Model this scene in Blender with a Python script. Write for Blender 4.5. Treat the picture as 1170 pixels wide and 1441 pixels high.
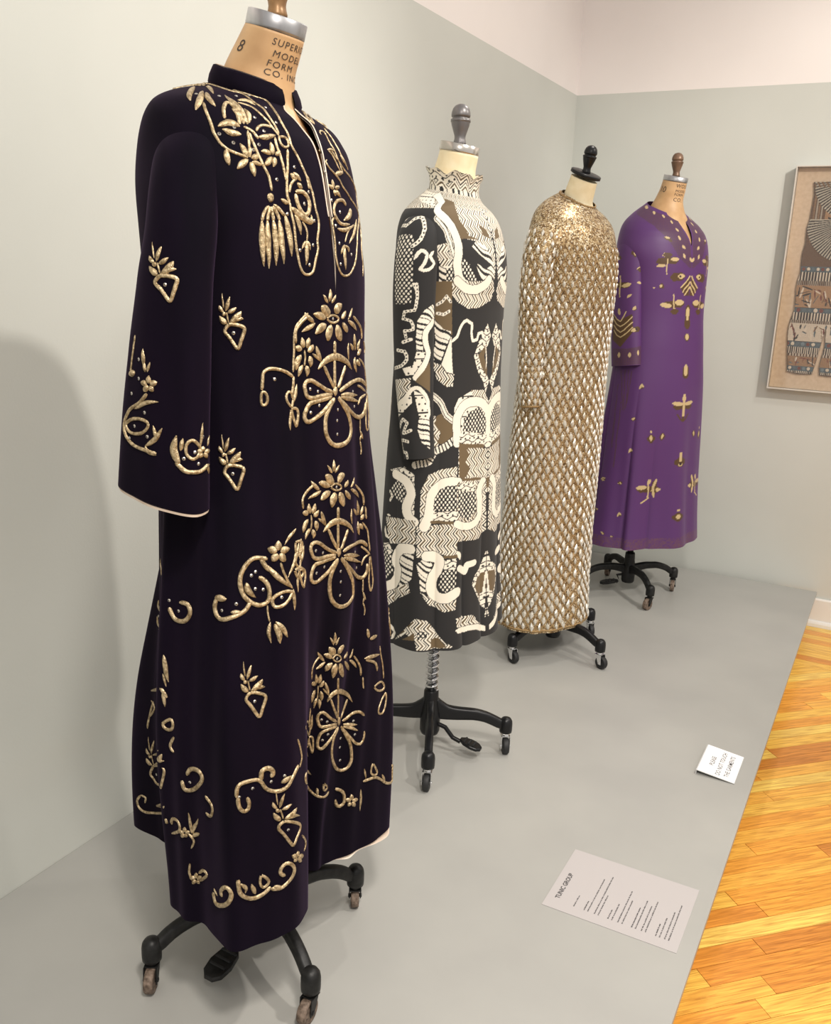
import bpy, bmesh, math, random
import numpy as np
from mathutils import Vector, Matrix

for o in list(bpy.data.objects): bpy.data.objects.remove(o)
scene = bpy.context.scene
COL = scene.collection
rnd = random.Random(7)

# ---------------------------------------------------------------- camera, light, exposure
cam_d = bpy.data.cameras.new('camera'); cam = bpy.data.objects.new('camera', cam_d); COL.objects.link(cam)
cam_d.sensor_fit = 'HORIZONTAL'; cam_d.sensor_width = 36.0; cam_d.lens = 1285.085 / 1170 * 36; cam_d.clip_start = .05
CR = np.array([[.88083906, .15319698, -.44794334], [.47176882, -.20518941, .85751472], [.03945543, -.96665816, -.2530124]])
M = Matrix.Identity(4)
for i in range(3):
    M[i][0] = CR[i, 0]; M[i][1] = -CR[i, 1]; M[i][2] = -CR[i, 2]
M[0][3], M[1][3], M[2][3] = 0, 0, 1.4
cam.matrix_world = M
scene.camera = cam

world = bpy.data.worlds.new('gallery_ambient'); scene.world = world; world.use_nodes = True
wb = world.node_tree.nodes['Background']; wb.inputs[0].default_value = (1.0, .965, .92, 1); wb.inputs[1].default_value = .80

def spot(name, loc, target, power, angle, blend=.6, radius=.05, col=(1, .935, .855)):
    l = bpy.data.lights.new(name, 'SPOT'); l.energy = power; l.spot_size = math.radians(angle); l.spot_blend = blend
    l.shadow_soft_size = radius; l.color = col
    o = bpy.data.objects.new(name, l); COL.objects.link(o); o.location = loc
    o.rotation_euler = (Vector(target) - Vector(loc)).to_track_quat('-Z', 'Y').to_euler()
    return o
spot('track_spotlight', (.6, 1.75, 3.2), (-1.25, 1.3, 1.1), 160, 90, radius=.06)
spot('track_spotlight', (.5, -.3, 3.1), (-1.1, 1.3, 1.3), 120, 85, radius=.25)
spot('track_spotlight', (.9, 3.3, 2.9), (-1.1, 3.3, 1.3), 60, 85)
spot('track_spotlight', (.3, .2, 3.1), (-.15, 1.7, -.1), 210, 66, radius=.15)
spot('track_spotlight', (1.3, 2.6, 2.9), (.2, 4.6, 1.3), 215, 80)
spot('track_spotlight', (-.7, 3.5, 3.1), (-.75, 1.5, .0), 60, 70)

scene.view_settings.view_transform = 'Standard'; scene.view_settings.look = 'None'
scene.view_settings.exposure = 0.0; scene.view_settings.gamma = 1.0
scene.view_settings.use_curve_mapping = False

# ---------------------------------------------------------------- helpers
def link(o, parent=None):
    COL.objects.link(o)
    if parent is not None: o.parent = parent
    return o
def thing(name, label, cat, loc=(0, 0, 0), rotz=0.0, group=None):
    o = bpy.data.objects.new(name, None); COL.objects.link(o); o.empty_display_size = .1
    o.location = loc; o.rotation_euler = (0, 0, rotz); tag(o, label, cat, group); return o
def tag(o, label=None, cat=None, group=None, kind=None):
    if label: o['label'] = label
    if cat: o['category'] = cat
    if group: o['group'] = group
    if kind: o['kind'] = kind
    return o
def mesh_np(name, V, F, mat, parent=None, smooth=True, colors=None):
    """V (n,3) array, F (m,4) or (m,3) int array"""
    V = np.ascontiguousarray(V, dtype=np.float32); F = np.ascontiguousarray(F, dtype=np.int32)
    me = bpy.data.meshes.new(name); k = F.shape[1]
    me.vertices.add(len(V)); me.vertices.foreach_set('co', V.ravel())
    me.loops.add(F.size); me.loops.foreach_set('vertex_index', F.ravel())
    me.polygons.add(len(F)); me.polygons.foreach_set('loop_start', np.arange(0, F.size, k, dtype=np.int32))
    me.update(calc_edges=True)
    me.polygons.foreach_set('use_smooth', np.full(len(F), smooth))
    if colors is not None:
        a = me.color_attributes.new('print', 'FLOAT_COLOR', 'POINT')
        c = np.ones((len(V), 4), np.float32); c[:, :3] = colors; a.data.foreach_set('color', c.ravel())
    me.materials.append(mat)
    return link(bpy.data.objects.new(name, me), parent)
def mesh_bm(name, bm, mat, parent=None, smooth=False):
    me = bpy.data.meshes.new(name); bmesh.ops.recalc_face_normals(bm, faces=bm.faces); bm.to_mesh(me); bm.free()
    for p in me.polygons: p.use_smooth = smooth
    for m in (mat if isinstance(mat, (list, tuple)) else [mat]): me.materials.append(m)
    return link(bpy.data.objects.new(name, me), parent)
def grid_faces(nv, nu):
    i = np.arange(nv - 1)[:, None] * nu + np.arange(nu - 1)[None]
    return np.stack([i, i + 1, i + 1 + nu, i + nu], 2).reshape(-1, 4)
def cloth_mesh(name, cl, mat, parent, lift=0.0, colors=None, flip=False, vr=None):
    P = cl.P + cl.N * lift
    if vr: P = P[vr[0]:vr[1]]
    F = grid_faces(P.shape[0], P.shape[1])
    if flip: F = F[:, ::-1]
    return mesh_np(name, P.reshape(-1, 3), F, mat, parent, True, colors)
def loft(rings, cap0=True, cap1=True):
    R = np.array(rings); n, m = R.shape[:2]; V = R.reshape(-1, 3); F = []
    bm = bmesh.new(); vs = [[bm.verts.new(p) for p in r] for r in R]
    for i in range(n - 1):
        for j in range(m): bm.faces.new((vs[i][j], vs[i][(j + 1) % m], vs[i + 1][(j + 1) % m], vs[i + 1][j]))
    if cap0: bm.faces.new(vs[0][::-1])
    if cap1: bm.faces.new(vs[-1])
    return bm
def ell(cx, cy, cz, rx, ry, m=48, tilt=0.0):
    a = np.linspace(0, 2 * np.pi, m, endpoint=False); x = rx * np.cos(a); y = ry * np.sin(a)
    return np.stack([cx + x * math.cos(tilt), cy + y, cz - x * math.sin(tilt)], 1)
def lathe(profile, m=32, origin=(0, 0, 0), tilt=0.0):
    """profile of (radius, height); leans toward +x by tilt"""
    rings = []
    for r, h in profile:
        rings.append(ell(origin[0] + h * math.sin(tilt), origin[1], origin[2] + h * math.cos(tilt), max(r, 1e-4), max(r, 1e-4), m, tilt))
    return loft(rings)
def box_bm(x0, x1, y0, y1, z0, z1, bev=0.0, bm=None, seg=2):
    b = bmesh.new(); bmesh.ops.create_cube(b, size=1)
    for v in b.verts: v.co = Vector(((x0 + x1) / 2 + v.co.x * (x1 - x0), (y0 + y1) / 2 + v.co.y * (y1 - y0), (z0 + z1) / 2 + v.co.z * (z1 - z0)))
    if bev: bmesh.ops.bevel(b, geom=list(b.edges), offset=bev, segments=seg, affect='EDGES', profile=.5)
    if bm is None: return b
    me = bpy.data.meshes.new('tmp'); b.to_mesh(me); b.free(); bm.from_mesh(me); bpy.data.meshes.remove(me); return bm
def join_bm(*bms):
    out = bmesh.new()
    for b in bms:
        me = bpy.data.meshes.new('tmp'); b.to_mesh(me); b.free(); out.from_mesh(me); bpy.data.meshes.remove(me)
    return out
def sweep(path, sect, up=(0, 0, 1)):
    """sweep a cross-section (list of (side, up)) or one per point along a path"""
    path = [Vector(p) for p in path]; rings = []
    for i, p in enumerate(path):
        t = (path[min(i + 1, len(path) - 1)] - path[max(i - 1, 0)]).normalized()
        s = t.cross(Vector(up)).normalized(); n = s.cross(t).normalized()
        q = sect[i] if isinstance(sect[0][0], (list, tuple)) else sect
        rings.append([tuple(p + s * a + n * b) for a, b in q])
    return loft(rings)
def smooth_path(pts, n):
    pts = np.array(pts, float); s = np.concatenate([[0], np.cumsum(np.linalg.norm(np.diff(pts, axis=0), axis=1))])
    return pchip(s, pts, np.linspace(0, s[-1], n))
def rrect(w, h, k=3, r=.35):
    """rounded rectangle section, full width w and height h"""
    out = []; rr = min(w, h) * r
    for cx, cy, a0 in ((w/2 - rr, h/2 - rr, 0), (-w/2 + rr, h/2 - rr, 90), (-w/2 + rr, -h/2 + rr, 180), (w/2 - rr, -h/2 + rr, 270)):
        for i in range(k + 1):
            a = math.radians(a0 + 90 * i / k); out.append((cx + rr * math.cos(a), cy + rr * math.sin(a)))
    return out
def text_bm(body, size, extrude=0.0, align='LEFT', spacing=1.0, bold=0.0):
    c = bpy.data.curves.new('txt', 'FONT'); c.body = body; c.size = size; c.align_x = align; c.extrude = extrude; c.space_character = spacing; c.offset = bold; c.resolution_u = 3
    o = bpy.data.objects.new('txt', c); COL.objects.link(o)
    dg = bpy.context.evaluated_depsgraph_get(); me = bpy.data.meshes.new_from_object(o.evaluated_get(dg))
    bm = bmesh.new(); bm.from_mesh(me)
    bpy.data.objects.remove(o); bpy.data.curves.remove(c); bpy.data.meshes.remove(me)
    return bm

# ---------------------------------------------------------------- materials
def nd(t, kind, **kw):
    n = t.nodes.new(kind)
    for k, v in kw.items(): setattr(n, k, v)
    return n
def mat(name, col=(.5, .5, .5), rough=.5, metal=0.0, **kw):
    m = bpy.data.materials.new(name); m.use_nodes = True; b = m.node_tree.nodes['Principled BSDF']
    b.inputs['Base Color'].default_value = (*col, 1); b.inputs['Roughness'].default_value = rough; b.inputs['Metallic'].default_value = metal
    for k, v in kw.items():
        b.inputs[k.replace('_', ' ')].default_value = v
    return m
def noisy(m, c0, c1, scale, detail=4, coord='Object', stretch=(1, 1, 1), bump=0.0, bscale=None, lo=.35, hi=.65, dist=.002):
    t = m.node_tree; b = t.nodes['Principled BSDF']
    tc = nd(t, 'ShaderNodeTexCoord'); mp = nd(t, 'ShaderNodeMapping'); mp.inputs['Scale'].default_value = stretch
    t.links.new(tc.outputs[coord], mp.inputs[0])
    nz = nd(t, 'ShaderNodeTexNoise'); nz.inputs['Scale'].default_value = scale; nz.inputs['Detail'].default_value = detail
    t.links.new(mp.outputs[0], nz.inputs['Vector'])
    rp = nd(t, 'ShaderNodeValToRGB'); rp.color_ramp.elements[0].color = (*c0, 1); rp.color_ramp.elements[1].color = (*c1, 1)
    rp.color_ramp.elements[0].position = lo; rp.color_ramp.elements[1].position = hi
    t.links.new(nz.outputs[0], rp.inputs[0]); t.links.new(rp.outputs[0], b.inputs['Base Color'])
    if bump:
        n2 = nd(t, 'ShaderNodeTexNoise'); n2.inputs['Scale'].default_value = bscale or scale; n2.inputs['Detail'].default_value = 3
        t.links.new(mp.outputs[0], n2.inputs['Vector'])
        bp = nd(t, 'ShaderNodeBump'); bp.inputs['Strength'].default_value = bump; bp.inputs['Distance'].default_value = dist
        t.links.new(n2.outputs[0], bp.inputs['Height']); t.links.new(bp.outputs[0], b.inputs['Normal'])
    return m

MT = {}
MT['wall_sage'] = noisy(mat('sage_grey_wall_paint', rough=.75), (.575, .585, .54), (.605, .615, .57), 2.0, 3, bump=.12, bscale=160)
MT['wall_white'] = noisy(mat('white_wall_paint', rough=.75), (.84, .785, .755), (.87, .815, .785), 2.0, 3, bump=.10, bscale=160)
MT['platform'] = noisy(mat('grey_platform_paint', rough=.42), (.35, .345, .325), (.385, .38, .355), 3.0, 5, bump=.06, bscale=90)
MT['trim'] = mat('white_gloss_trim', (.78, .77, .74), .3)
MT['subfloor'] = mat('dark_floor_joint', (.06, .03, .012), .8)
MT['velvet'] = noisy(mat('dark_aubergine_velvet', rough=.85, Sheen_Weight=.07, Sheen_Roughness=.4, Sheen_Tint=(.5, .3, .62, 1), Specular_IOR_Level=.08), (.0022, .0013, .0042), (.0045, .002, .0075), 9, 4, stretch=(1, 1, .25))
MT['gold'] = noisy(mat('old_gold_metal_thread', rough=.36, metal=.75), (.26, .185, .095), (.70, .56, .35), 170, 6, bump=.9, bscale=520, dist=.0015)
MT['spangle'] = mat('silver_spangle', (.45, .42, .37), .3, .8)
MT['lining'] = noisy(mat('cream_pink_lining', rough=.7), (.62, .50, .40), (.74, .63, .52), 30, 4, bump=.2, bscale=200)
MT['paper_tan'] = noisy(mat('varnished_tan_paper', rough=.5), (.47, .28, .13), (.60, .38, .19), 14, 6, bump=.08, bscale=60)
MT['linen_cream'] = noisy(mat('cream_linen', rough=.8), (.78, .66, .42), (.84, .73, .50), 40, 3, bump=.1, bscale=500)
MT['ink'] = mat('black_stencil_ink', (.055, .04, .03), .7)
MT['print_ink'] = mat('printed_black_ink', (.02, .02, .022), .6)
MT['alu'] = noisy(mat('dull_aluminium', rough=.38, metal=.85), (.30, .30, .31), (.55, .55, .56), 18, 3, stretch=(1, 1, .15))
MT['nickel'] = noisy(mat('polished_nickel', rough=.22, metal=.95), (.40, .37, .33), (.66, .62, .57), 14, 2, stretch=(1, 1, .1))
MT['chrome'] = mat('chrome', (.75, .75, .76), .15, 1.0)
MT['pewter'] = mat('pewter_paint', (.17, .16, .16), .38, .6)
MT['brass'] = noisy(mat('antique_brass_wood', rough=.35, metal=.3), (.16, .08, .03), (.34, .19, .08), 20, 4)
MT['bronze'] = noisy(mat('bronze_brown_paint', rough=.38, metal=.35), (.13, .075, .045), (.21, .125, .08), 30, 4)
MT['black'] = mat('satin_black_paint', (.005, .005, .006), .35, Specular_IOR_Level=.35)
MT['iron'] = noisy(mat('black_cast_iron', rough=.45, Specular_IOR_Level=.3), (.005, .005, .005), (.015, .0145, .014), 60, 5, bump=.15, bscale=220)
MT['rubber'] = mat('black_rubber', (.012, .012, .013), .6)
MT['rust'] = noisy(mat('worn_brown_wheel', rough=.7), (.07, .045, .03), (.22, .16, .12), 120, 5, bump=.3, bscale=200)
MT['label'] = mat('pale_label_paper', (.455, .425, .42), .55)
MT['sign'] = mat('white_sign_card', (.90, .89, .90), .4)
def attr_mat(name, rough=.75, **kw):
    m = mat(name, rough=rough, **kw); t = m.node_tree
    a = nd(t, 'ShaderNodeAttribute', attribute_name='print'); t.links.new(a.outputs['Color'], t.nodes['Principled BSDF'].inputs['Base Color']); return m
MT['print'] = attr_mat('printed_jersey', .8, Sheen_Weight=.05)
MT['silk'] = attr_mat('purple_shot_silk', .5, Specular_IOR_Level=.35, Sheen_Weight=.2, Sheen_Tint=(.75, .45, .85, 1), Sheen_Roughness=.3)
MT['weave'] = attr_mat('woven_textile', .9)
# ---------------------------------------------------------------- cloth surfaces
def pchip(x, y, xi):
    x = np.asarray(x, float); y = np.asarray(y, float); xi = np.asarray(xi, float)
    if y.ndim == 1: return pchip(x, y[:, None], xi)[..., 0]
    h = np.diff(x)[:, None]; dl = np.diff(y, axis=0) / h
    m = np.zeros_like(y)
    m[0] = dl[0]; m[-1] = dl[-1]
    w1 = 2 * h[1:] + h[:-1]; w2 = h[1:] + 2 * h[:-1]
    ok = dl[:-1] * dl[1:] > 0
    with np.errstate(divide='ignore', invalid='ignore'):
        mm = (w1 + w2) / (w1 / dl[:-1] + w2 / dl[1:])
    m[1:-1] = np.where(ok, mm, 0)
    k = np.clip(np.searchsorted(x, xi) - 1, 0, len(x) - 2)
    t = ((xi - x[k]) / (x[k + 1] - x[k]))[..., None]; hh = (x[k + 1] - x[k])[..., None]
    return ((2*t**3 - 3*t**2 + 1) * y[k] + (t**3 - 2*t**2 + t) * hh * m[k] + (-2*t**3 + 3*t**2) * y[k + 1] + (t**3 - t**2) * hh * m[k + 1])

def sstep(a, b, x):
    t = np.clip((x - a) / (b - a), 0, 1); return t * t * (3 - 2 * t)

def periodic(tab, deg):
    tab = sorted((t[0] % 360, t[1]) for t in tab); a = np.array([t[0] for t in tab], float); r = np.array([t[1] for t in tab], float)
    a = np.concatenate([a[-3:] - 360, a, a[:3] + 360]); r = np.concatenate([r[-3:], r, r[:3]])
    return pchip(a, r, np.asarray(deg) % 360)

def normals(P, closed):
    if closed:
        du = np.roll(P[:, :-1], -1, 1) - np.roll(P[:, :-1], 1, 1)
        du = np.concatenate([du, du[:, :1]], 1)
    else:
        du = np.gradient(P, axis=1)
    dv = np.gradient(P, axis=0)
    N = np.cross(du, dv)
    return N / np.maximum(np.linalg.norm(N, axis=2, keepdims=True), 1e-9)

class Cloth:
    """a garment piece as a smooth grid: u goes round, v goes along"""
    def __init__(self, P, closed=True):
        self.P = P; self.N = normals(P, closed); self.nv, self.nu = P.shape[:2]; self.closed = closed
    def at(self, u, v, lift=0.0):
        u = np.asarray(u, float); v = np.asarray(v, float)
        u = np.where((u < 0) | (u > 1), u % 1.0, u)
        a = np.clip(u, 0, 1) * (self.nu - 1); b = np.clip(v, 0, 1) * (self.nv - 1)
        i = np.clip(np.floor(a).astype(int), 0, self.nu - 2); j = np.clip(np.floor(b).astype(int), 0, self.nv - 2)
        f = (a - i)[..., None]; g = (b - j)[..., None]
        def bl(A): return (A[j, i] * (1 - f) + A[j, i + 1] * f) * (1 - g) + (A[j + 1, i] * (1 - f) + A[j + 1, i + 1] * f) * g
        n = bl(self.N); n = n / np.maximum(np.linalg.norm(n, axis=-1, keepdims=True), 1e-9)
        return bl(self.P) + n * lift, n

def body_cloth(G, nu=361, nv=400):
    """front seam at u=0/1, u=.25 the wearer's left, u=.75 the right; v=0 hem, v=1 neckline"""
    rows = np.array(G['rows'], float)
    s = np.concatenate([[0], np.cumsum(np.hypot(np.diff(rows[:, 0]), np.diff(rows[:, 3])))]); s /= s[-1]
    v = np.linspace(0, 1, nv); R = pchip(s, rows, v)
    z, ox, oy, a, b = [R[:, i:i + 1] for i in range(5)]
    u = np.linspace(0, 1, nu)[None, :]
    gt = np.array(G.get('gap', [(0, 0), (3, 0)]), float)
    g = np.interp(z[:, 0], gt[:, 0], gt[:, 1])[:, None]
    ph = g + (360 - 2 * g) * u
    p = np.radians(ph); c, sn = np.cos(p), np.sin(p); n = G.get('n', 2.3)
    x = b * np.sign(c) * np.abs(c) ** (2 / n); y = a * np.sign(sn) * np.abs(sn) ** (2 / n)
    # flatten the back a little
    x = np.where(x < 0, x * G.get('back', 1.0), x)
    x = x + ox; y = y + oy
    if 'hem' in G:
        r = periodic(G['hem'], ph); w = sstep(G['hem_top'], rows[0, 0], z) ** G.get('hem_pow', 1.2)
        x = x * (1 - w) + r * c * w; y = y * (1 - w) + r * sn * w
    rad = np.hypot(x - ox, y - oy); cx, cy = (x - ox) / rad, (y - oy) / rad
    d = 0
    for (k, amp, phase, zt, drift) in G.get('folds', []):
        w = sstep(zt, rows[0, 0], z)
        d = d + amp * w * np.sin(k * p + phase + drift * z)
    for (deg, width, depth, zt) in G.get('pleats', []):     # sharp vertical pleats
        w = sstep(zt, rows[0, 0] + .1, z); q = (ph - deg + 180) % 360 - 180
        d = d - depth * w * np.exp(-np.abs(q) / width)
    for (deg, zz, wd, hz, amp) in G.get('bumps', []):        # local soft bulges
        q = (ph - deg + 180) % 360 - 180
        d = d + amp * np.exp(-(q / wd) ** 2 - ((z - zz) / hz) ** 2)
    x = x + d * cx; y = y + d * cy
    zz = z + 0 * x
    if 'lean' in G:                                           # the neckline dips to the front
        lz, lk = G['lean']; zz = zz - lk * np.maximum(z - lz, 0) * np.clip(c, -1, 1)
    if 'hemz' in G:
        zz = zz + periodic(G['hemz'], ph) * (1 - sstep(0, .35, v[:, None]))
    return Cloth(np.stack([x, y, zz], 2), closed=False)

def sleeve_cloth(rings, mirror=False, nu=181, nv=240, fold=0.0, tilt=0.0, far=(1.0, 0.0)):
    R = np.array(rings, float)
    if mirror: R[:, 1] = -.10 + (R[:, 1] + .10) * far[0]; R[:, 0] += far[1]     # the far arm hangs closer and further back
    s = np.concatenate([[0], np.cumsum(np.linalg.norm(np.diff(R[:, :3], axis=0), axis=1))]); s /= s[-1]
    v = np.linspace(0, 1, nv); Q = pchip(s, R, v)
    C = Q[:, :3]; T = np.gradient(C, axis=0); T /= np.linalg.norm(T, axis=1, keepdims=True)
    A1 = np.array([1., 0, 0])[None] - T * T[:, :1]; A1 /= np.linalg.norm(A1, axis=1, keepdims=True)
    A2 = np.cross(T, A1)
    p = np.linspace(0, 2 * np.pi, nu)
    f = 1 + fold * sstep(.15, 1, v)[:, None] * (np.sin(3 * p + 1.0)[None] + .6 * np.sin(7 * p + 5 * v[:, None]))
    P = C[:, None] + (Q[:, 3:4] * np.cos(p)[None] * f)[..., None] * A1[:, None] + (Q[:, 4:5] * np.sin(p)[None] * f)[..., None] * A2[:, None]
    P[..., 2] -= tilt * sstep(.5, 1, v)[:, None] * np.cos(p)[None]
    if mirror:
        P = P.copy(); P[..., 1] *= -1
        P = P[:, ::-1]
    # make sure the normals look outward
    cl = Cloth(P, True)
    if np.mean(np.sum(cl.N * (P - P.mean(1, keepdims=True)), 2)) < 0:
        cl.N = -cl.N
    return cl

GARMENTS = {}
GARMENTS['kaftan'] = dict(
    bumps=[(288, 1.515, 24, .075, .026), (88, 1.525, 26, .075, .006)],
    base=(-1.024, 1.326), face=0.0, n=2.25, back=1.0,
    rows=[(.235, .016, .012, .345, .235), (.309, .0163, .0126, .334, .227), (.455, .0154, .0119, .307, .209), (.58, .017, .013, .286, .195),
          (.70, .02, .015, .266, .181), (.845, .022, .017, .250, .170), (.984, .020, .015, .236, .160), (1.118, .016, .011, .224, .154),
          (1.246, .007, .0056, .224, .154), (1.333, .005, .004, .222, .156), (1.394, .003, .0025, .220, .158), (1.454, -.0015, -.001, .216, .157),
          (1.524, -.008, -.003, .214, .152), (1.586, -.012, -.003, .208, .140), (1.618, -.015, -.003, .200, .126), (1.642, -.016, -.003, .182, .112),
          (1.657, -.014, -.002, .152, .094), (1.667, -.008, -.001, .114, .079), (1.674, -.002, 0, .077, .068)],
    lean=(1.60, .25),
    gap=[(0, 0), (1.36, 0), (1.40, .4), (1.56, 1.0), (1.60, 2.0), (1.645, 6), (1.69, 9)],
    hem=[(20, .172), (8, .136), (-4, .112), (-12, .115), (-20, .150), (-29, .222), (-36, .245), (-47, .270), (-58, .285), (-67, .276), (-82, .246), (-95, .222), (-112, .19), (-128, .15), (-140, .158),
         (-152, .20), (-163, .272), (-175, .275), (165, .26), (145, .25), (120, .28), (95, .25), (70, .285), (57, .300), (49, .285), (40, .235), (30, .205)],
    hem_top=1.25, hem_pow=1.35,
    folds=[(11, .0075, .6, 1.50, 1.5), (17, .0045, 2.0, 1.55, -2.0), (7, .007, 1.1, 1.3, .6), (29, .0022, .3, 1.6, 3.0)],
    hemz=[(0, 0), (60, -.005), (180, .01), (200, .015), (270, 0), (330, 0)])
GARMENTS['print_dress'] = dict(
    bumps=[(278, 1.475, 28, .065, .020), (92, 1.475, 30, .065, .010)],
    base=(-1.106, 2.268), face=-3.0, n=2.3,
    rows=[(.405, .0157, .0087, .226, .157), (.53, .0106, .0059, .219, .151), (.70, .007, .004, .211, .145), (.868, .005, .003, .200, .138),
          (1.03, .004, .002, .188, .130), (1.186, .004, .001, .178, .126), (1.30, .004, 0, .175, .126), (1.393, .004, 0, .176, .130),
          (1.448, 0, 0, .174, .129), (1.502, -.006, 0, .172, .120), (1.540, -.010, 0, .163, .107), (1.560, -.012, 0, .146, .096), (1.576, -.012, 0, .120, .086),
          (1.588, -.010, 0, .096, .077), (1.597, -.007, 0, .079, .071), (1.605, -.004, 0, .069, .066)],
    lean=(1.56, .25),
    pleats=[(302, 5, .012, 1.1), (332, 4, .016, 1.0), (356, 4, .014, 1.0), (260, 6, .010, 1.0), (58, 5, .012, 1.1), (28, 4, .012, 1.0)],
    folds=[(9, .004, .4, 1.1, .8)])
GARMENTS['lame_dress'] = dict(
    bumps=[(268, 1.525, 34, .07, .020), (92, 1.525, 30, .07, .008)],
    base=(-1.054, 3.217), face=-18.0, n=2.3,
    rows=[(.125, -.040, -.029, .204, .150), (.268, -.0416, -.030, .201, .140), (.468, -.0417, -.030, .198, .136), (.66, -.0385, -.028, .194, .134),
          (.85, -.0365, -.0266, .189, .132), (1.033, -.034, -.024, .180, .129), (1.186, -.031, -.018, .172, .126), (1.31, -.031, -.016, .172, .129), (1.409, -.031, -.015, .176, .133),
          (1.482, -.034, -.017, .174, .131), (1.553, -.040, -.021, .170, .122), (1.595, -.045, -.022, .160, .112), (1.622, -.048, -.023, .142, .100), (1.643, -.048, -.023, .114, .086), (1.657, -.044, -.022, .086, .073), (1.667, -.036, -.019, .066, .062), (1.674, -.030, -.017, .057, .056)],
    lean=(1.56, .25),
    pleats=[(300, 7, .012, .9), (318, 4, .006, .8)],
    folds=[(12, .003, .4, .9, .8), (5, .004, .4, 1.0, .3)])
GARMENTS['purple_dress'] = dict(
    bumps=[(268, 1.535, 34, .07, .022), (92, 1.535, 30, .07, .010)],
    base=(-.986, 4.047), face=-27.0, n=2.25,
    rows=[(0.275, 0.036, 0.022, 0.293, 0.1888), (0.386, 0.0345, 0.0213, 0.281, 0.1795), (0.585, 0.0317, 0.0196, 0.264, 0.1693), (0.78, 0.0305, 0.019, 0.25, 0.1628),
          (0.969, 0.031, 0.02, 0.232, 0.1544), (1.124, 0.028, 0.018, 0.216, 0.1469), (1.275, 0.018, 0.014, 0.208, 0.1442), (1.394, 0.012, 0.01, 0.212, 0.1488),
          (1.483, 0.009, 0.008, 0.213, 0.1507), (1.555, 0.003, 0.005, 0.21, 0.146), (1.605, -0.003, 0.002, 0.203, 0.1358), (1.638, -0.006, 0, 0.184, 0.1209), (1.662, -0.006, 0, 0.156, 0.1042), (1.682, -0.004, 0, 0.124, 0.08835), (1.696, -0.001, 0, 0.098, 0.07626), (1.704, 0.002, 0, 0.085, 0.07068)],
    lean=(1.58, .24),
    gap=[(0, 0), (1.555, 0), (1.556, .3), (1.62, 4), (1.66, 7), (1.72, 11)],
    pleats=[(256, 3.5, .034, 1.15), (300, 8, .030, 1.1), (330, 7, .018, .95), (95, 3, .03, 1.1), (55, 8, .02, 1.0)],
    folds=[(7, .012, 1.4, 1.2, .8), (3, .006, .4, .9, .3), (13, .0045, .8, 1.15, 1.5)])
SLEEVES = {
 'kaftan': dict(rings=[(.0, -.150, 1.578, .040, .028), (.012, -.178, 1.572, .050, .033), (.024, -.203, 1.546, .054, .039), (.034, -.222, 1.50, .055, .044), (.040, -.236, 1.44, .057, .047), (.036, -.246, 1.369, .062, .047),
                       (.026, -.25, 1.263, .070, .048), (.013, -.25, 1.151, .076, .050), (.004, -.25, 1.040, .081, .054)], fold=.035, tilt=.012, far=(.70, -.075)),
 'print_dress': dict(rings=[(-.012, -.118, 1.52, .042, .026), (-.010, -.143, 1.515, .050, .032), (-.004, -.166, 1.495, .054, .038), (.000, -.182, 1.460, .056, .042), (.002, -.189, 1.42, .057, .044), (.002, -.191, 1.373, .057, .045), (.005, -.192, 1.268, .055, .044), (.011, -.192, 1.161, .052, .043),
                            (.021, -.192, 1.052, .047, .040), (.036, -.19, .936, .041, .037)], fold=.015, tilt=.0, far=(.88, -.02)),
 'lame_dress': dict(rings=[(-.048, -.125, 1.572, .046, .030), (-.045, -.152, 1.568, .054, .036), (-.040, -.178, 1.545, .058, .042), (-.040, -.192, 1.505, .059, .045), (-.042, -.198, 1.455, .058, .046), (-.046, -.20, 1.379, .056, .046), (-.045, -.20, 1.259, .051, .043), (-.042, -.20, 1.138, .046, .040), (-.036, -.20, 1.039, .041, .037), (-.027, -.20, .957, .037, .034)], fold=.01, tilt=0.0, far=(.66, -.06)),
 'purple_dress': dict(rings=[(-.006, -.128, 1.590, .050, .032), (-.006, -.154, 1.584, .060, .039), (-.004, -.174, 1.558, .064, .045), (-.002, -.185, 1.515, .066, .048), (.000, -.190, 1.46, .068, .049), (.004, -.192, 1.39, .069, .048), (.015, -.192, 1.246, .071, .047), (.030, -.192, 1.12, .072, .047), (.039, -.192, 1.056, .0715, .047)], fold=.012, tilt=.0, far=(.80, -.05))}
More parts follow.
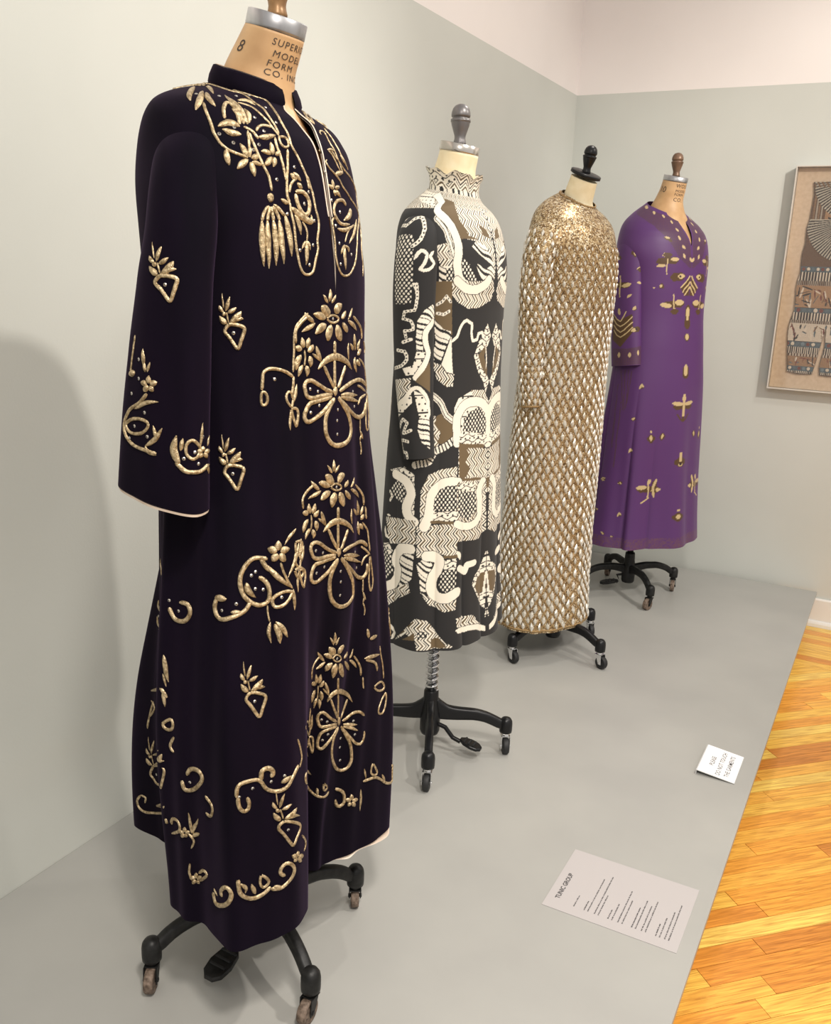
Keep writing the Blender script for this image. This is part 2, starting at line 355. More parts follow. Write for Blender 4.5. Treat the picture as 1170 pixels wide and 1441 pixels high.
KAFTAN_MOTIFS = [
 ('yoke_embroidery','b',[('cord',4.2,'S',0,[6683,9608,6683,9658,6703,9715,6703,9715,6664,9777,6664,9777,6576,9854,6576,9854,6395,9931,6395,9931,6268,10000,6268,10000,6268,10000,6175,10000,6175,10000,5679,10000,5437,10000,5133,10000,4952,10000,7799,10000,7903,9992,8107,9992,8203,10000,8384,9992,8565,9985,8653,9996,8826,9977,8919,9988,9011,10000,9180,9981,9327,9919,9496,9796,9619,9627,9665,9481,9658,9346,9658,9273,9642,9215,9627,9157,9634,9123,9623,9077,9608,9034,9608,9000,9584,8961,9581,8927,9569,8888,9573,8850,9588,8834,9600,8807,9623,8780,9634,8753,9646,8723,9658,8692,9673,8665,9688,8634,9704,8607,9719,8576,9723,8546,9727,8511,9731,8480,9727,8457]),
   ('cord',4.5,'S',0,[9723,8588,9738,8557,9742,8523,9758,8492,9761,8457,9781,8434,9785,8392,9785,8353,9788,8315,9788,8276,9792,8242,9808,8203,9811,8169,9815,8138,9808,8107,9804,8080,9796,8053,9777,8015,9758,7976,9754,7942,9746,7915,9754,7884,9750,7857,9727,7807,9700,7776,9681,7730,9661,7688,9646,7649,9631,7614,9558,7584,9511,7588,9465,7603,9446,7630,9427,7661,9419,7695,9411,7722,9407,7757,9400,7791,9396,7826,9388,7861,9396,7899,9388,7934,9396,7976,9388,8003,9396,8038,9388,8068,9396,8099,9381,8142,9381,8184,9365,8215,9373,8245,9377,8269,9373,8299]),
   ('cord',4.0,'S',0,[6776,9527,6907,9523,6937,9561,6856,9604,6683,9658,6703,9715,6664,9777,6768,9788,6576,9854,6722,9881,6483,9938,6629,9969,6918,9977,7110,9981,7407,9962,7545,9958,7791,9904,7903,9912,8107,9873,8199,9896,8288,9915,8384,9931,8553,9896,8715,9842,8919,9754,9084,9665,9200,9569,9288,9488,9354,9454,9407,9388,9434,9331,9434,9246,9446,9200,9450,9146,9457,9107,9461,9080,9450,9038,9438,9000,9423,8957]),
   ('cord',4.9,'S',0,[8272,9242,8303,9180,8330,9134,8349,9092,8365,9050,8372,9007,8380,8969,8380,8934,8384,8907,8399,8873,8426,8850,8449,8815,8472,8788,8499,8773,8538,8753,8573,8734,8611,8726,8657,8715,8692,8707,8742,8703,8780,8696,8826,8680]),
   ('petal',10.6,'L',0,[7907,9565,8026,9469,8138,9377,8172,9304,8184,9257,8188,9211,8169,9180,8165,9150,8153,9123]),
   ('petal',9.4,'L',0,[8057,9527,8184,9454,8288,9369,8353,9319,8411,9277,8461,9230,8503,9204]),
   ('petal',9.4,'L',0,[7199,9723,7538,9604,7707,9492,7815,9415,7899,9334,7965,9292,8015,9242]),
   ('petal',7.1,'L',0,[7353,9823,7376,9861,7745,9746,8011,9646,8245,9531]),
   ('petal',7.1,'L',0,[7187,9842,6395,9931,6395,9931]),
   ('petal',7.1,'L',0,[7145,9808,6918,9823,6856,9804,6714,9781]),
   ('leaf',8.2,'L',0,[5437,10000,5290,10000,5210,10000,7541,9950]),
   ('leaf',10.0,'L',0,[8546,8746,8538,8719,8534,8688,8542,8661,8546,8634,8553,8611,8561,8592]),
   ('petal',10.6,'L',0,[8834,8665,8792,8649,8746,8623,8726,8611,8692,8588,8661,8565]),
   ('petal',10.6,'L',0,[8850,8642,8869,8626,8873,8607,8888,8580,8884,8561,8892,8534,8896,8511]),
   ('petal',9.4,'L',0,[8826,8680,8815,8711,8807,8726,8796,8757,8780,8773,8765,8792,8750,8811]),
   ('petal',9.4,'L',0,[8880,8680,8946,8699,9003,8723]),
   ('petal',7.1,'L',0,[8850,8692,8857,8715,8873,8738,8880,8761,8888,8788,8884,8811]),
   ('petal',7.1,'L',0,[8880,8646,8923,8646,8953,8642,8984,8634,9023,8626]),
   ('petal',9.4,'L',0,[9215,8738,9230,8776,9227,8800,9230,8834,9234,8865]),
   ('petal',8.2,'L',0,[9196,8742,9157,8757,9115,8765,9084,8765,9050,8761]),
   ('petal',9.4,'L',0,[9219,8719,9227,8703,9227,8673,9211,8653,9192,8623]),
   ('petal',9.4,'L',0,[9200,8719,9157,8692,9127,8661,9092,8646,9065,8630]),
   ('petal',7.1,'L',0,[9261,8738,9288,8757,9327,8769,9357,8788]),
   ('leaf',11.8,'L',0,[8973,9023,8965,9046,8965,9084,8953,9111,8961,9150,8950,9192,8934,9223,8903,9254,8880,9300,8834,9346,8765,9392,8703,9427,8607,9496,8480,9573]),
   ('cord',5.9,'S',0,[8838,9007,8846,9042,8861,9088,8869,9130,8857,9165,8846,9219,8811,9265,8769,9323,8715,9331,8676,9319,8657,9250,8642,9188,8634,9150,8634,9100,8626,9053]),
   ('leaf',11.8,'L',0,[8819,8980,8780,8992,8750,9007,8707,9011,8665,9015,8615,9003,8561,8988,8507,8969,8469,8953]),
   ('leaf',10.6,'L',0,[8800,8900,8750,8903,8707,8907,8665,8903,8623,8907,8596,8919,8569,8927,8526,8930]),
   ('leaf',9.4,'L',0,[8907,9015,8915,9042,8911,9069,8919,9107,8907,9134,8876,9150,8850,9177,8815,9192,8792,9211]),
   ('leaf',8.2,'L',0,[9007,9042,9034,9084,9053,9115,9073,9157,9061,9188,9046,9219,9019,9254]),
   ('cord',4.7,'S',0,[8876,8984,8911,8973,8961,8961,8984,8950,9019,8927,9027,8900,9050,8880]),
   ('cord',4.7,'S',0,[9053,8950,9088,8984,9134,9015,9204,9042,9269,9050,9327,9050,9361,9034]),
   ('leaf',9.4,'L',0,[9057,8896,9104,8900,9150,8903,9184,8907,9250,8923,9300,8930,9354,8942]),
   ('cord',4.7,'S',0,[8930,8927,8938,8900,8938,8873,8950,8842,8961,8815,8973,8784,8980,8750,8992,8719,9015,8684,9030,8653,9042,8623,9069,8588,9092,8557,9107,8526,9111,8499,9115,8465,9119,8422,9123,8392]),
   ('cord',4.7,'S',0,[8919,8946,8900,8907,8900,8880,8900,8853,8888,8823,8876,8784,8880,8753,8869,8723,8861,8688]),
   ('cord',4.0,'S',0,[8896,9392,8984,9373,9057,9377,9127,9354,9196,9334,9238,9288,9273,9238,9307,9207,9338,9169,9350,9130,9384,9107,9377,9065,9384,9030,9384,8992,9400,8969,9411,8942]),
   ('leaf',8.2,'L',0,[8861,9477,8923,9515,8969,9550,9050,9558,9134,9519,9196,9473,9261,9438]),
   ('cord',4.2,'S',1,[9404,8930,9500,8950,9534,8930,9534,8892,9531,8861,9492,8830,9423,8834,9400,8857,9381,8888]),
   ('cord',4.9,'S',0,[9484,8815,9469,8780,9454,8742,9438,8703,9431,8673,9423,8646,9411,8611,9404,8580,9384,8546,9377,8511,9369,8476,9361,8442,9354,8407,9350,8380,9350,8342,9365,8315,9373,8292]),
   ('cord',4.5,'S',0,[9331,8923,9323,8888,9311,8842,9323,8815,9331,8776,9342,8746,9338,8711,9350,8676,9354,8646,9354,8603,9357,8576,9361,8546,9369,8519,9373,8484]),
   ('cord',7.1,'S',0,[9488,8403,9538,8419,9588,8422,9619,8415,9661,8392,9681,8369,9696,8338,9700,8299,9688,8265,9665,8219,9634,8192,9584,8184,9546,8207,9527,8234,9511,8265,9496,8295,9492,8326,9488,8353,9484,8388]),
   ('leaf',11.8,'L',0,[9373,8253,9404,8238,9434,8226,9465,8207,9492,8184,9527,8176,9569,8157,9611,8142,9658,8130,9688,8119,9692,8134,9704,8172,9696,8199]),
   ('leaf',7.1,'L',0,[9238,8322,9277,8311,9307,8295,9327,8288,9384,8299]),
   ('petal',7.1,'L',0,[9500,8599,9519,8584,9550,8569,9573,8553,9588,8534,9611,8523]),
   ('petal',8.2,'L',0,[9450,8584,9469,8569,9488,8553,9508,8538,9542,8530]),
   ('petal',8.2,'L',0,[9534,8496,9565,8484,9584,8465,9619,8453]),
   ('cord',4.7,'S',0,[9396,8396,9404,8430,9423,8461,9438,8484,9481,8519,9546,8546]),
   ('leaf',8.2,'L',0,[9423,8180,9442,8165,9450,8145,9465,8119,9473,8099,9481,8068,9484,8042,9481,8015,9488,7988]),
   ('cord',3.5,'S',0,[9534,8119,9554,8095,9584,8068,9588,8038,9596,8007,9588,7968,9573,7934]),
   ('leaf',8.2,'L',0,[9573,7934,9565,7907,9561,7876,9558,7849,9550,7818,9546,7784,9542,7753,9534,7718,9519,7688]),
   ('leaf',5.9,'L',0,[9558,7930,9546,7918,9519,7895,9504,7876,9477,7845]),
   ('leaf',5.9,'L',0,[9573,7934,9592,7915,9600,7891,9608,7872,9615,7841])],
   [7968,9419,8434,9488,7684,10000,8642,9681,8646,9942,9481,9454,9527,9130,9161,9142,8723,8965,8472,8884,8657,8811,9038,8823,8934,8765,9188,8969,9223,8507,9315,8184,9538,8653,9719,8426,9615,8303,9615,8299,9742,8142,9673,7895,9581,7691,9450,7834]),
 ('tassel_embroidery','b',[('knot',11.8,'L',0,[9096,8369,9092,8349,9084,8319,9080,8299,9065,8280]),
   ('cord',5.9,'S',0,[9046,8242,9011,8222,8973,8192,8946,8161,8930,8130,8911,8088]),
   ('cord',5.9,'S',0,[9057,8238,9038,8195,9019,8161,9003,8126,8996,8099]),
   ('cord',5.9,'S',0,[9077,8238,9080,8199,9080,8161,9088,8130,9080,8103]),
   ('cord',5.9,'S',0,[9100,8245,9127,8222,9142,8195,9157,8169,9173,8138,9177,8111]),
   ('cord',5.9,'S',0,[9115,8261,9154,8245,9192,8226,9219,8199,9246,8180,9277,8161]),
   ('strand',10.6,'L',0,[8915,8107,8911,8084,8907,8057,8903,8030,8900,7999,8896,7972,8892,7945,8888,7918,8884,7891,8888,7865,8884,7838,8880,7803,8876,7776,8884,7749,8880,7715,8876,7684,8884,7657]),
   ('strand',10.0,'L',0,[8988,8115,8996,8088,8988,8057,8984,8030,8980,8003,8977,7976,8984,7949,8977,7915,8973,7888,8969,7861,8965,7834,8961,7807,8969,7780,8965,7749,8961,7722,8957,7691,8957,7668,8953,7638]),
   ('strand',10.6,'L',0,[9084,8119,9080,8099,9084,8072,9080,8042,9088,8015,9080,7984,9088,7961,9084,7934,9092,7907,9088,7884,9084,7857,9080,7830,9077,7803,9073,7776,9069,7745,9065,7726,9061,7695,9061,7668]),
   ('strand',10.6,'L',0,[9169,8122,9173,8092,9169,8068,9177,8042,9173,8015,9177,7988,9173,7957,9169,7930,9177,7903,9169,7868,9177,7841,9173,7815,9180,7784,9177,7757,9180,7722,9177,7691]),
   ('strand',10.6,'L',0,[9269,8176,9273,8149,9277,8122,9284,8095,9288,8068,9292,8030,9300,8007,9307,7976,9304,7949,9311,7930,9307,7903,9311,7872,9307,7845,9304,7822,9311,7795,9307,7768])],
   []),
 ('yoke_embroidery','b',[('cord',4.0,'S',0,[1174,10000,808,9919,158,9634,0,9415,2209,9511,2312,9411,2389,9327,2405,9277,2436,9223,2436,9188,2443,9142,-8,8892,-4,8857,-4,8815,2455,8969,-4,8742,2447,8888,2447,8846,2447,8803,2447,8765,2432,8715,2428,8673,2424,8630,2420,8588,2397,8538,0,8380,0,8338,2389,8415,2378,8365,0,8226,0,8184,0,8153,0,8111,0,8076,4,8038,12,8007,8,7965,15,7930,8,7895,4,7861,0,7822,4,7788,12,7749,19,7707,38,7668,73,7614,115,7588,173,7588,262,7599,304,7626,373,7668,427,7707,458,7738,492,7776,535,7818,550,7853,566,7891,619,7934,639,7976,654,8011,681,8065,746,8107,777,8149,881,8192,943,8234,1039,8276]),
   ('cord',3.5,'S',0,[1039,8276,962,8303,927,8342,770,8372,704,8399,604,8415,554,8442,485,8472,446,8499,385,8519,331,8546,308,8584,281,8611,235,8634,192,8657,150,8676,100,8703,62,8719,46,8757,15,8780,0,8807,2362,9015,2370,9050,2401,9077,2416,9100]),
   ('cord',3.5,'S',0,[935,8288,1020,8269,1070,8222,1008,8203,1081,8161,1108,8095,1012,8068,939,8030,1004,7984,839,7938,870,7899,831,7861,858,7822,816,7772,854,7741,823,7703,804,7668,793,7634,781,7591]),
   ('cord',3.5,'S',0,[1085,8349,1085,8349,1085,8411,1093,8476,1093,8476,1104,8538,1012,8565,958,8592,927,8623,781,8649,723,8676,631,8699,523,8719,462,8746,431,8773,377,8796,335,8830,289,8853,246,8880,231,8907]),
   ('cord',5.9,'S',0,[396,8149,265,8134,162,8138,119,8157,85,8184,65,8219,46,8245,54,8284,62,8315,100,8353,154,8388,223,8396,300,8403,331,8376,362,8346]),
   ('leaf',10.6,'L',0,[496,8326,485,8299,473,8276,435,8245,377,8219,308,8203,242,8180]),
   ('leaf',7.1,'L',0,[77,8088,119,8084,177,8072,231,8080,312,8092,381,8107,458,8126,581,8145]),
   ('leaf',7.1,'L',0,[743,8222,681,8195,658,8157,604,8126,554,8088,516,8065,473,8026,416,7995,366,7972,335,7942]),
   ('cord',3.5,'S',0,[554,8153,458,8126,381,8103,327,8072,277,8030,246,7988,219,7953]),
   ('leaf',7.7,'L',0,[196,7926,189,7895,181,7861,173,7826,165,7788,177,7765,173,7741,169,7711,181,7680,177,7657]),
   ('leaf',5.9,'L',0,[196,7922,173,7899,139,7876,115,7841,100,7822]),
   ('leaf',5.9,'L',0,[212,7918,281,7895,296,7872,289,7849]),
   ('petal',7.1,'L',0,[108,8499,69,8511,42,8519,12,8534]),
   ('petal',7.1,'L',0,[108,8503,104,8538,96,8565,108,8596]),
   ('petal',7.1,'L',0,[142,8511,192,8523,250,8534]),
   ('petal',8.2,'L',0,[119,8492,115,8472,123,8446,119,8426]),
   ('petal',7.1,'L',0,[150,8488,177,8469,204,8449,250,8426]),
   ('cord',3.5,'S',0,[2309,9180,19,9046,81,9130,158,9204,265,9184,277,9154,273,9107,258,9046,273,8996,289,8950,319,8919,335,8892,331,8857,354,8830,362,8807,385,8773,389,8742,416,8711,423,8684]),
   ('cord',3.5,'S',0,[400,9277,385,9219,396,9173,450,9134,462,9080,454,9034,466,8984,489,8942,496,8907,519,8880,573,8846,600,8811,643,8784,677,8750]),
   ('cord',3.5,'S',0,[112,9296,215,9423,446,9588,866,9769,931,9831]),
   ('leaf',7.1,'L',0,[2205,9388,2289,9331,2316,9292,2366,9246,2382,9215]),
   ('leaf',7.1,'L',0,[127,9527,142,9477,96,9388,119,9354,112,9296]),
   ('leaf',5.9,'L',0,[966,9981,808,9919,496,9788,250,9631,58,9446,0,9361]),
   ('cord',3.5,'S',0,[2412,9146,2347,9127,27,8911,112,8907,181,8888,215,8861,235,8830,273,8796,292,8757,335,8723,358,8688]),
   ('leaf',8.2,'L',0,[192,8657,273,8676,358,8688,435,8703]),
   ('leaf',7.1,'L',0,[473,8888,508,8869,519,8850,558,8830,600,8811,658,8800]),
   ('leaf',5.9,'L',0,[146,8911,219,8915,296,8915]),
   ('leaf',5.9,'L',0,[850,9504,831,9457,843,9419,750,9388,639,9319,623,9284]),
   ('leaf',4.7,'L',0,[839,9600,843,9550,850,9504,831,9457])],
   [0,8661,38,8376,181,8265,54,8115,92,7934,366,7826,81,7715,2312,9227]),
 ('sprig_embroidery','b',[('leaf',2.9,'L',0,[8280,7234,8280,7257,8272,7284,8272,7311,8261,7330,8261,7361,8265,7380]),
   ('petal',6.5,'L',0,[8311,7207,8326,7237,8334,7257,8346,7284,8357,7318,8376,7349]),
   ('petal',6.5,'L',0,[8280,7191,8238,7218,8226,7241,8219,7260]),
   ('petal',7.1,'L',0,[8342,7187,8372,7203,8407,7210,8438,7230,8469,7245]),
   ('petal',7.1,'L',0,[8311,7172,8276,7180,8257,7184]),
   ('cord',2.9,'S',0,[8322,7195,8330,7164,8342,7130,8349,7095]),
   ('petal',10.6,'L',0,[8372,7095,8415,7110,8446,7134,8476,7149,8496,7168,8519,7191,8538,7210]),
   ('petal',9.4,'L',0,[8330,7087,8295,7095,8265,7107,8245,7130,8215,7157]),
   ('petal',7.1,'L',0,[8403,7110,8457,7126,8496,7134,8538,7141,8569,7134]),
   ('cord',5.9,'S',1,[8361,7076,8330,7060,8295,7030,8284,7003,8307,6983,8349,6960,8380,6926,8422,6891,8453,6849,8484,6830,8503,6841,8515,6880,8538,6922,8546,6949,8569,6987,8588,7022,8588,7049,8546,7064,8476,7072,8422,7083])],
   [8422,6991]),
 ('sprig_embroidery','b',[('leaf',2.9,'L',0,[8142,5802,8145,5825,8138,5852,8142,5883,8130,5906,8134,5937,8138,5956]),
   ('petal',6.5,'L',0,[8165,5771,8180,5802,8192,5825,8207,5856,8222,5895,8245,5922]),
   ('petal',6.5,'L',0,[8138,5756,8095,5783,8084,5806,8076,5829]),
   ('petal',7.1,'L',0,[8199,5748,8230,5764,8265,5771,8295,5795,8330,5810]),
   ('petal',7.1,'L',0,[8165,5733,8138,5741,8115,5748]),
   ('cord',2.9,'S',0,[8176,5756,8184,5729,8195,5691,8203,5652]),
   ('petal',10.6,'L',0,[8226,5652,8269,5668,8299,5691,8334,5706,8357,5729,8380,5752,8403,5775]),
   ('petal',9.4,'L',0,[8180,5644,8157,5652,8122,5664,8099,5687,8065,5714]),
   ('petal',7.1,'L',0,[8257,5668,8311,5683,8353,5691,8396,5698,8430,5691]),
   ('cord',5.9,'S',1,[8215,5629,8180,5614,8153,5583,8142,5552,8161,5533,8199,5510,8230,5475,8272,5437,8303,5391,8334,5367,8353,5383,8365,5421,8388,5467,8399,5494,8419,5533,8442,5571,8446,5602,8403,5618,8330,5625,8276,5637])],
   [8272,5541]),
 ('sprig_embroidery','b',[('leaf',2.9,'L',0,[8442,3359,8442,3382,8430,3417,8430,3447,8422,3474,8422,3505,8422,3528]),
   ('petal',6.5,'L',0,[8465,3324,8472,3355,8480,3378,8488,3409,8496,3447,8511,3474]),
   ('petal',6.5,'L',0,[8442,3313,8411,3347,8403,3374,8396,3397]),
   ('petal',7.1,'L',0,[8488,3297,8511,3309,8534,3313,8557,3332,8584,3340]),
   ('petal',7.1,'L',0,[8465,3286,8442,3297,8426,3309]),
   ('cord',2.9,'S',0,[8472,3309,8480,3274,8488,3232,8496,3194]),
   ('petal',10.6,'L',0,[8511,3190,8542,3197,8565,3217,8588,3228,8607,3247,8623,3267,8638,3286]),
   ('petal',9.4,'L',0,[8480,3186,8457,3201,8434,3220,8419,3247,8396,3282]),
   ('petal',7.1,'L',0,[8534,3201,8573,3209,8607,3205,8638,3205,8665,3194]),
   ('cord',5.9,'S',1,[8503,3167,8480,3155,8457,3128,8449,3097,8465,3070,8496,3040,8519,2993,8549,2947,8573,2893,8596,2863,8611,2874,8619,2913,8634,2955,8646,2986,8661,3024,8676,3059,8680,3093,8646,3117,8588,3140,8549,3167])],
   [8549,3059]),
 ('sprig_embroidery','b',[('leaf',2.9,'L',0,[8773,1762,8773,1789,8765,1828,8765,1862,8761,1893,8761,1928,8753,1955]),
   ('petal',6.5,'L',0,[8792,1724,8803,1758,8811,1781,8823,1816,8838,1858,8857,1893]),
   ('petal',6.5,'L',0,[8769,1712,8730,1758,8723,1785,8719,1812]),
   ('petal',7.1,'L',0,[8815,1693,8850,1705,8873,1708,8900,1728,8934,1731]),
   ('petal',7.1,'L',0,[8792,1678,8769,1693,8746,1708]),
   ('cord',2.9,'S',0,[8800,1705,8807,1666,8823,1616,8826,1570]),
   ('petal',10.6,'L',0,[8842,1566,8876,1578,8911,1593,8938,1597,8957,1612,8977,1628,9000,1639]),
   ('petal',9.4,'L',0,[8803,1566,8780,1581,8757,1604,8734,1639,8719,1681]),
   ('petal',7.1,'L',0,[8869,1578,8892,1581,8927,1574,8957,1566,8996,1547,9042,1497]),
   ('cord',5.9,'S',1,[8834,1539,8803,1528,8776,1501,8761,1466,8784,1431,8815,1397,8834,1358,8850,1331,8873,1285,8907,1216,8930,1174,8942,1185,8961,1220,8984,1262,9007,1281,9034,1304,9046,1339,9061,1362,9003,1439,8934,1497,8884,1535])],
   [8880,1416]),
 ('sprig_embroidery','b',[('leaf',2.8,'L',0,[5698,1347,5691,1374,5691,1420,5691,1454,5683,1481,5683,1528,5683,1562]),
   ('petal',6.2,'L',0,[5714,1312,5714,1358,5721,1397,5733,1447,5748,1504,5764,1558]),
   ('petal',6.2,'L',0,[5698,1289,5671,1304,5664,1366]),
   ('petal',6.7,'L',0,[5729,1301,5791,1362,7210,2170,7245,2205]),
   ('petal',6.7,'L',0,[5714,1254,5698,1254,5683,1266]),
   ('cord',2.8,'S',0,[5714,1301,5718,1247,5729,1208,5737,1158]),
   ('petal',10.1,'L',0,[5745,1162,7191,2016,7253,2082,7276,2128,7299,2170]),
   ('petal',8.9,'L',0,[5718,1131,5687,1143,5675,1170,5664,1204]),
   ('petal',6.7,'L',0,[5775,1204,7222,2043,7264,2066,7326,2085]),
   ('cord',5.6,'S',1,[5737,1135,5710,1058,5694,989,5698,958,5721,943,5745,912,5768,870,5814,831,7230,1654,7253,1685,7268,1739,7284,1793,7307,1858,7318,1920,7330,1970,7303,1993,7249,1978,5791,1170])],
   [5779,1023]),
 ('sprig_embroidery','s',[('leaf',3.1,'L',0,[2539,3825,2593,3763,2613,3701,2666,3651,2686,3586,2747,3524,2770,3455]),
   ('petal',6.9,'L',0,[2420,3882,2401,3817,2382,3751,2362,3686,2339,3640,2285,3582,2262,3536]),
   ('petal',6.9,'L',0,[2516,3917,2632,3898,2720,3867,2774,3825,2832,3782]),
   ('petal',7.5,'L',0,[2309,3921,2182,3898,2093,3859,2008,3805,1893,3763]),
   ('petal',7.5,'L',0,[2397,3975,2509,3952,2620,3940]),
   ('cord',3.1,'S',0,[2378,3909,2332,3971,2289,4013,2247,4071,2205,4129]),
   ('petal',11.2,'L',0,[2143,4125,2024,4086,1908,4028,1824,3978,1774,3925,1720,3875,1670,3821]),
   ('petal',10.0,'L',0,[2297,4152,2397,4148,2505,4121,2624,4082,2759,4013]),
   ('petal',7.5,'L',0,[2055,4090,1966,4067,1847,4025,1762,4002,1643,3994,1528,3982]),
   ('cord',6.2,'S',1,[2166,4175,2289,4213,2378,4294,2436,4348,2332,4406,2201,4448,2105,4490,2035,4552,1943,4594,1812,4702,1720,4763,1670,4706,1647,4621,1597,4517,1547,4429,1520,4325,1447,4240,1458,4194,1593,4159,1801,4159,1982,4159])],
   [1962,4359]),
 ('sleeve_border_embroidery','s',[('cord',3.5,'S',0,[3309,5729,3282,5821,3313,5914,3347,6006,3324,6095,3355,6195,3386,6299,3371,6372,3397,6476,3374,6568,3409,6633,3386,6730]),
   ('leaf',10.6,'L',0,[3471,6806,3328,6756,3194,6710,3109,6676]),
   ('leaf',7.1,'L',0,[2666,6418,2674,6345,2682,6275,2689,6202,2736,6133,2743,6064,2751,5995]),
   ('leaf',4.7,'L',0,[2489,6553,2466,6476,2443,6414,2420,6337,2397,6279]),
   ('leaf',5.9,'L',0,[2582,6568,2589,6499,2632,6429,2636,6379,2643,6306]),
   ('petal',9.4,'L',0,[2401,6830,2409,6756,2416,6703,2424,6629]),
   ('petal',9.4,'L',0,[2459,6860,2547,6864,2647,6860,2751,6868]),
   ('petal',9.4,'L',0,[2424,6887,2478,6957,2532,7022,2586,7080]),
   ('petal',9.4,'L',0,[2366,6876,2305,6922,2247,6964,2189,6991]),
   ('petal',9.4,'L',0,[2343,6837,2262,6803,2155,6764,2078,6733]),
   ('cord',5.9,'S',0,[2432,7095,2513,7187,2624,7307,2716,7407,2855,7480,2997,7572,3144,7649,3251,7734,3317,7830,3382,7942,3451,8057,3482,8145,3463,8238,3444,8330,3386,8392,3332,8457,3247,8511,3128,8557,2982,8592,2874,8619,2701,8607,2566,8607,2416,8588,2301,8592,2166,8596,2062,8592,1958,8588]),
   ('leaf',7.1,'L',0,[2986,7645,2843,7572,2740,7507,2643,7445,2551,7384,2436,7337,2324,7295,2216,7272,2109,7249,1978,7226]),
   ('cord',5.3,'S',1,[3386,8157,3313,8080,3136,7957,2951,7891,2736,7834,2536,7818,2386,7818,2301,7853,2293,7945,2393,8068,2536,8184,2697,8242,2905,8299,3086,8330,3240,8292,3328,8238]),
   ('leaf',8.2,'L',0,[2393,8484,2285,8419,2209,8361,2109,8280,2032,8226,1985,8161,1939,8095,1889,8026,1843,7942,1793,7876]),
   ('leaf',5.9,'L',0,[1982,8215,2012,8145,2043,8095,2047,8042,2074,7992,2105,7922,2135,7872]),
   ('leaf',5.9,'L',0,[2393,8484,2362,8534,2301,8573,2243,8615,2162,8634,2058,8630,1958,8626])],
   [2951,6299,2878,6799,3213,7280,2493,7618,2928,8092,3140,8480,2328,8219]),
 ('sleeve_border_embroidery','s',[('leaf',12.9,'L',0,[1150,8734,1162,8661,1216,8596,1266,8549,1293,8480,1320,8430,1351,8361,1351,8284,1331,8207,1308,8126,1285,8049,1266,7968]),
   ('leaf',7.1,'L',0,[1104,8353,1085,8276,1073,8219,1081,8145,1047,8084,1035,8007]),
   ('cord',7.1,'S',0,[1262,8680,1185,8723,1085,8780,1020,8826,931,8873,804,8880,635,8873,431,8873,223,8865,27,8826,-131,8765,-392,8742]),
   ('cord',5.3,'S',1,[927,8203,877,8122,770,8038,650,8015,512,8072,316,8169,227,8269,269,8338,354,8430,473,8499,577,8534,727,8538,866,8457,920,8388,923,8276]),
   ('petal',8.2,'L',0,[88,8349,88,8276,92,8199]),
   ('petal',8.2,'L',0,[135,8365,316,8319,435,8295]),
   ('petal',8.2,'L',0,[85,8388,227,8434,312,8503]),
   ('petal',8.2,'L',0,[38,8392,-119,8461,-239,8549]),
   ('petal',8.2,'L',0,[-12,8376,-227,8361,-473,8372]),
   ('leaf',5.3,'L',0,[231,8192,231,8119,231,8061,192,7984,192,7911,196,7853,154,7780,158,7722,162,7649,123,7576]),
   ('leaf',4.7,'L',0,[-219,8226,-281,8157,-277,8099,-346,8030,-442,7968]),
   ('leaf',5.9,'L',0,[-246,8703,-246,8761,-319,8846,-400,8934,-404,8992])],
   [546,8349,985,8542,354,8653,100,7953]),
 ('scroll_embroidery','b',[('cord',5.9,'S',0,[9296,6537,9254,6556,9219,6579,9165,6599,9123,6614,9069,6622,9027,6629,8973,6633,8911,6633,8857,6610,8834,6583,8830,6537,8826,6495,8811,6452,8803,6414]),
   ('cord',4.7,'S',1,[8784,6341,8780,6302,8773,6268,8792,6245,8857,6260,8873,6295,8880,6341,8873,6376,8815,6414,8792,6383]),
   ('cord',4.1,'S',0,[9300,6583,9304,6629,9307,6664,9307,6710,9319,6753,9323,6799,9323,6845,9319,6880,9319,6918,9319,6957,9331,6983,9331,7014,9350,7072,9384,7095,9415,7114,9450,7145,9492,7176,9538,7195])],
   [9007,6522]),
 ('bouquet_embroidery','b',[('petal',8.2,'L',0,[9900,7314,9900,7349,9912,7380,9912,7418,9912,7449]),
   ('petal',5.9,'L',0,[9877,7299,9850,7322,9823,7349,9811,7372,9785,7387]),
   ('petal',5.9,'L',0,[-62,7299,-50,7318,-27,7341,-8,7364,0,7387]),
   ('petal',17.7,'L',0,[9904,7168,9877,7191,9850,7214,9815,7230,9777,7253,9754,7268]),
   ('petal',17.7,'L',0,[-4,7184,4,7210,27,7241,58,7264,96,7287]),
   ('petal',12.9,'L',0,[9838,7141,9792,7149,9754,7164,9719,7172,9669,7180,9623,7187]),
   ('petal',15.3,'L',0,[9842,7072,9804,7057,9769,7041,9731,7030,9696,6999,9661,6976]),
   ('petal',18.8,'L',0,[9931,7068,9919,7030,9904,6999,9892,6972,9881,6941,9881,6918,9869,6895]),
   ('petal',18.8,'L',0,[19,7064,27,7026,42,6995,54,6964,65,6937,81,6907,92,6883]),
   ('petal',10.6,'L',0,[115,7083,142,7053,192,7018,208,6995,227,6972]),
   ('petal',9.4,'L',0,[100,7126,127,7149,154,7180,185,7210]),
   ('eye_ring',4.1,'S',1,[-146,7134,-96,7168,-38,7176,27,7157,73,7126,27,7087,-35,7083,-96,7091]),
   ('leaf',8.2,'L',0,[9658,7091,9623,7076,9577,7053,9542,7041,9508,7033,9473,7018,9442,7003]),
   ('leaf',8.2,'L',0,[9634,7099,9611,7114,9573,7137,9538,7153,9504,7180,9481,7203]),
   ('leaf',8.2,'L',0,[242,7099,304,7080,396,7053,442,7026,512,6983]),
   ('leaf',5.9,'L',0,[242,7114,281,7137,300,7168,319,7191,342,7214,362,7237]),
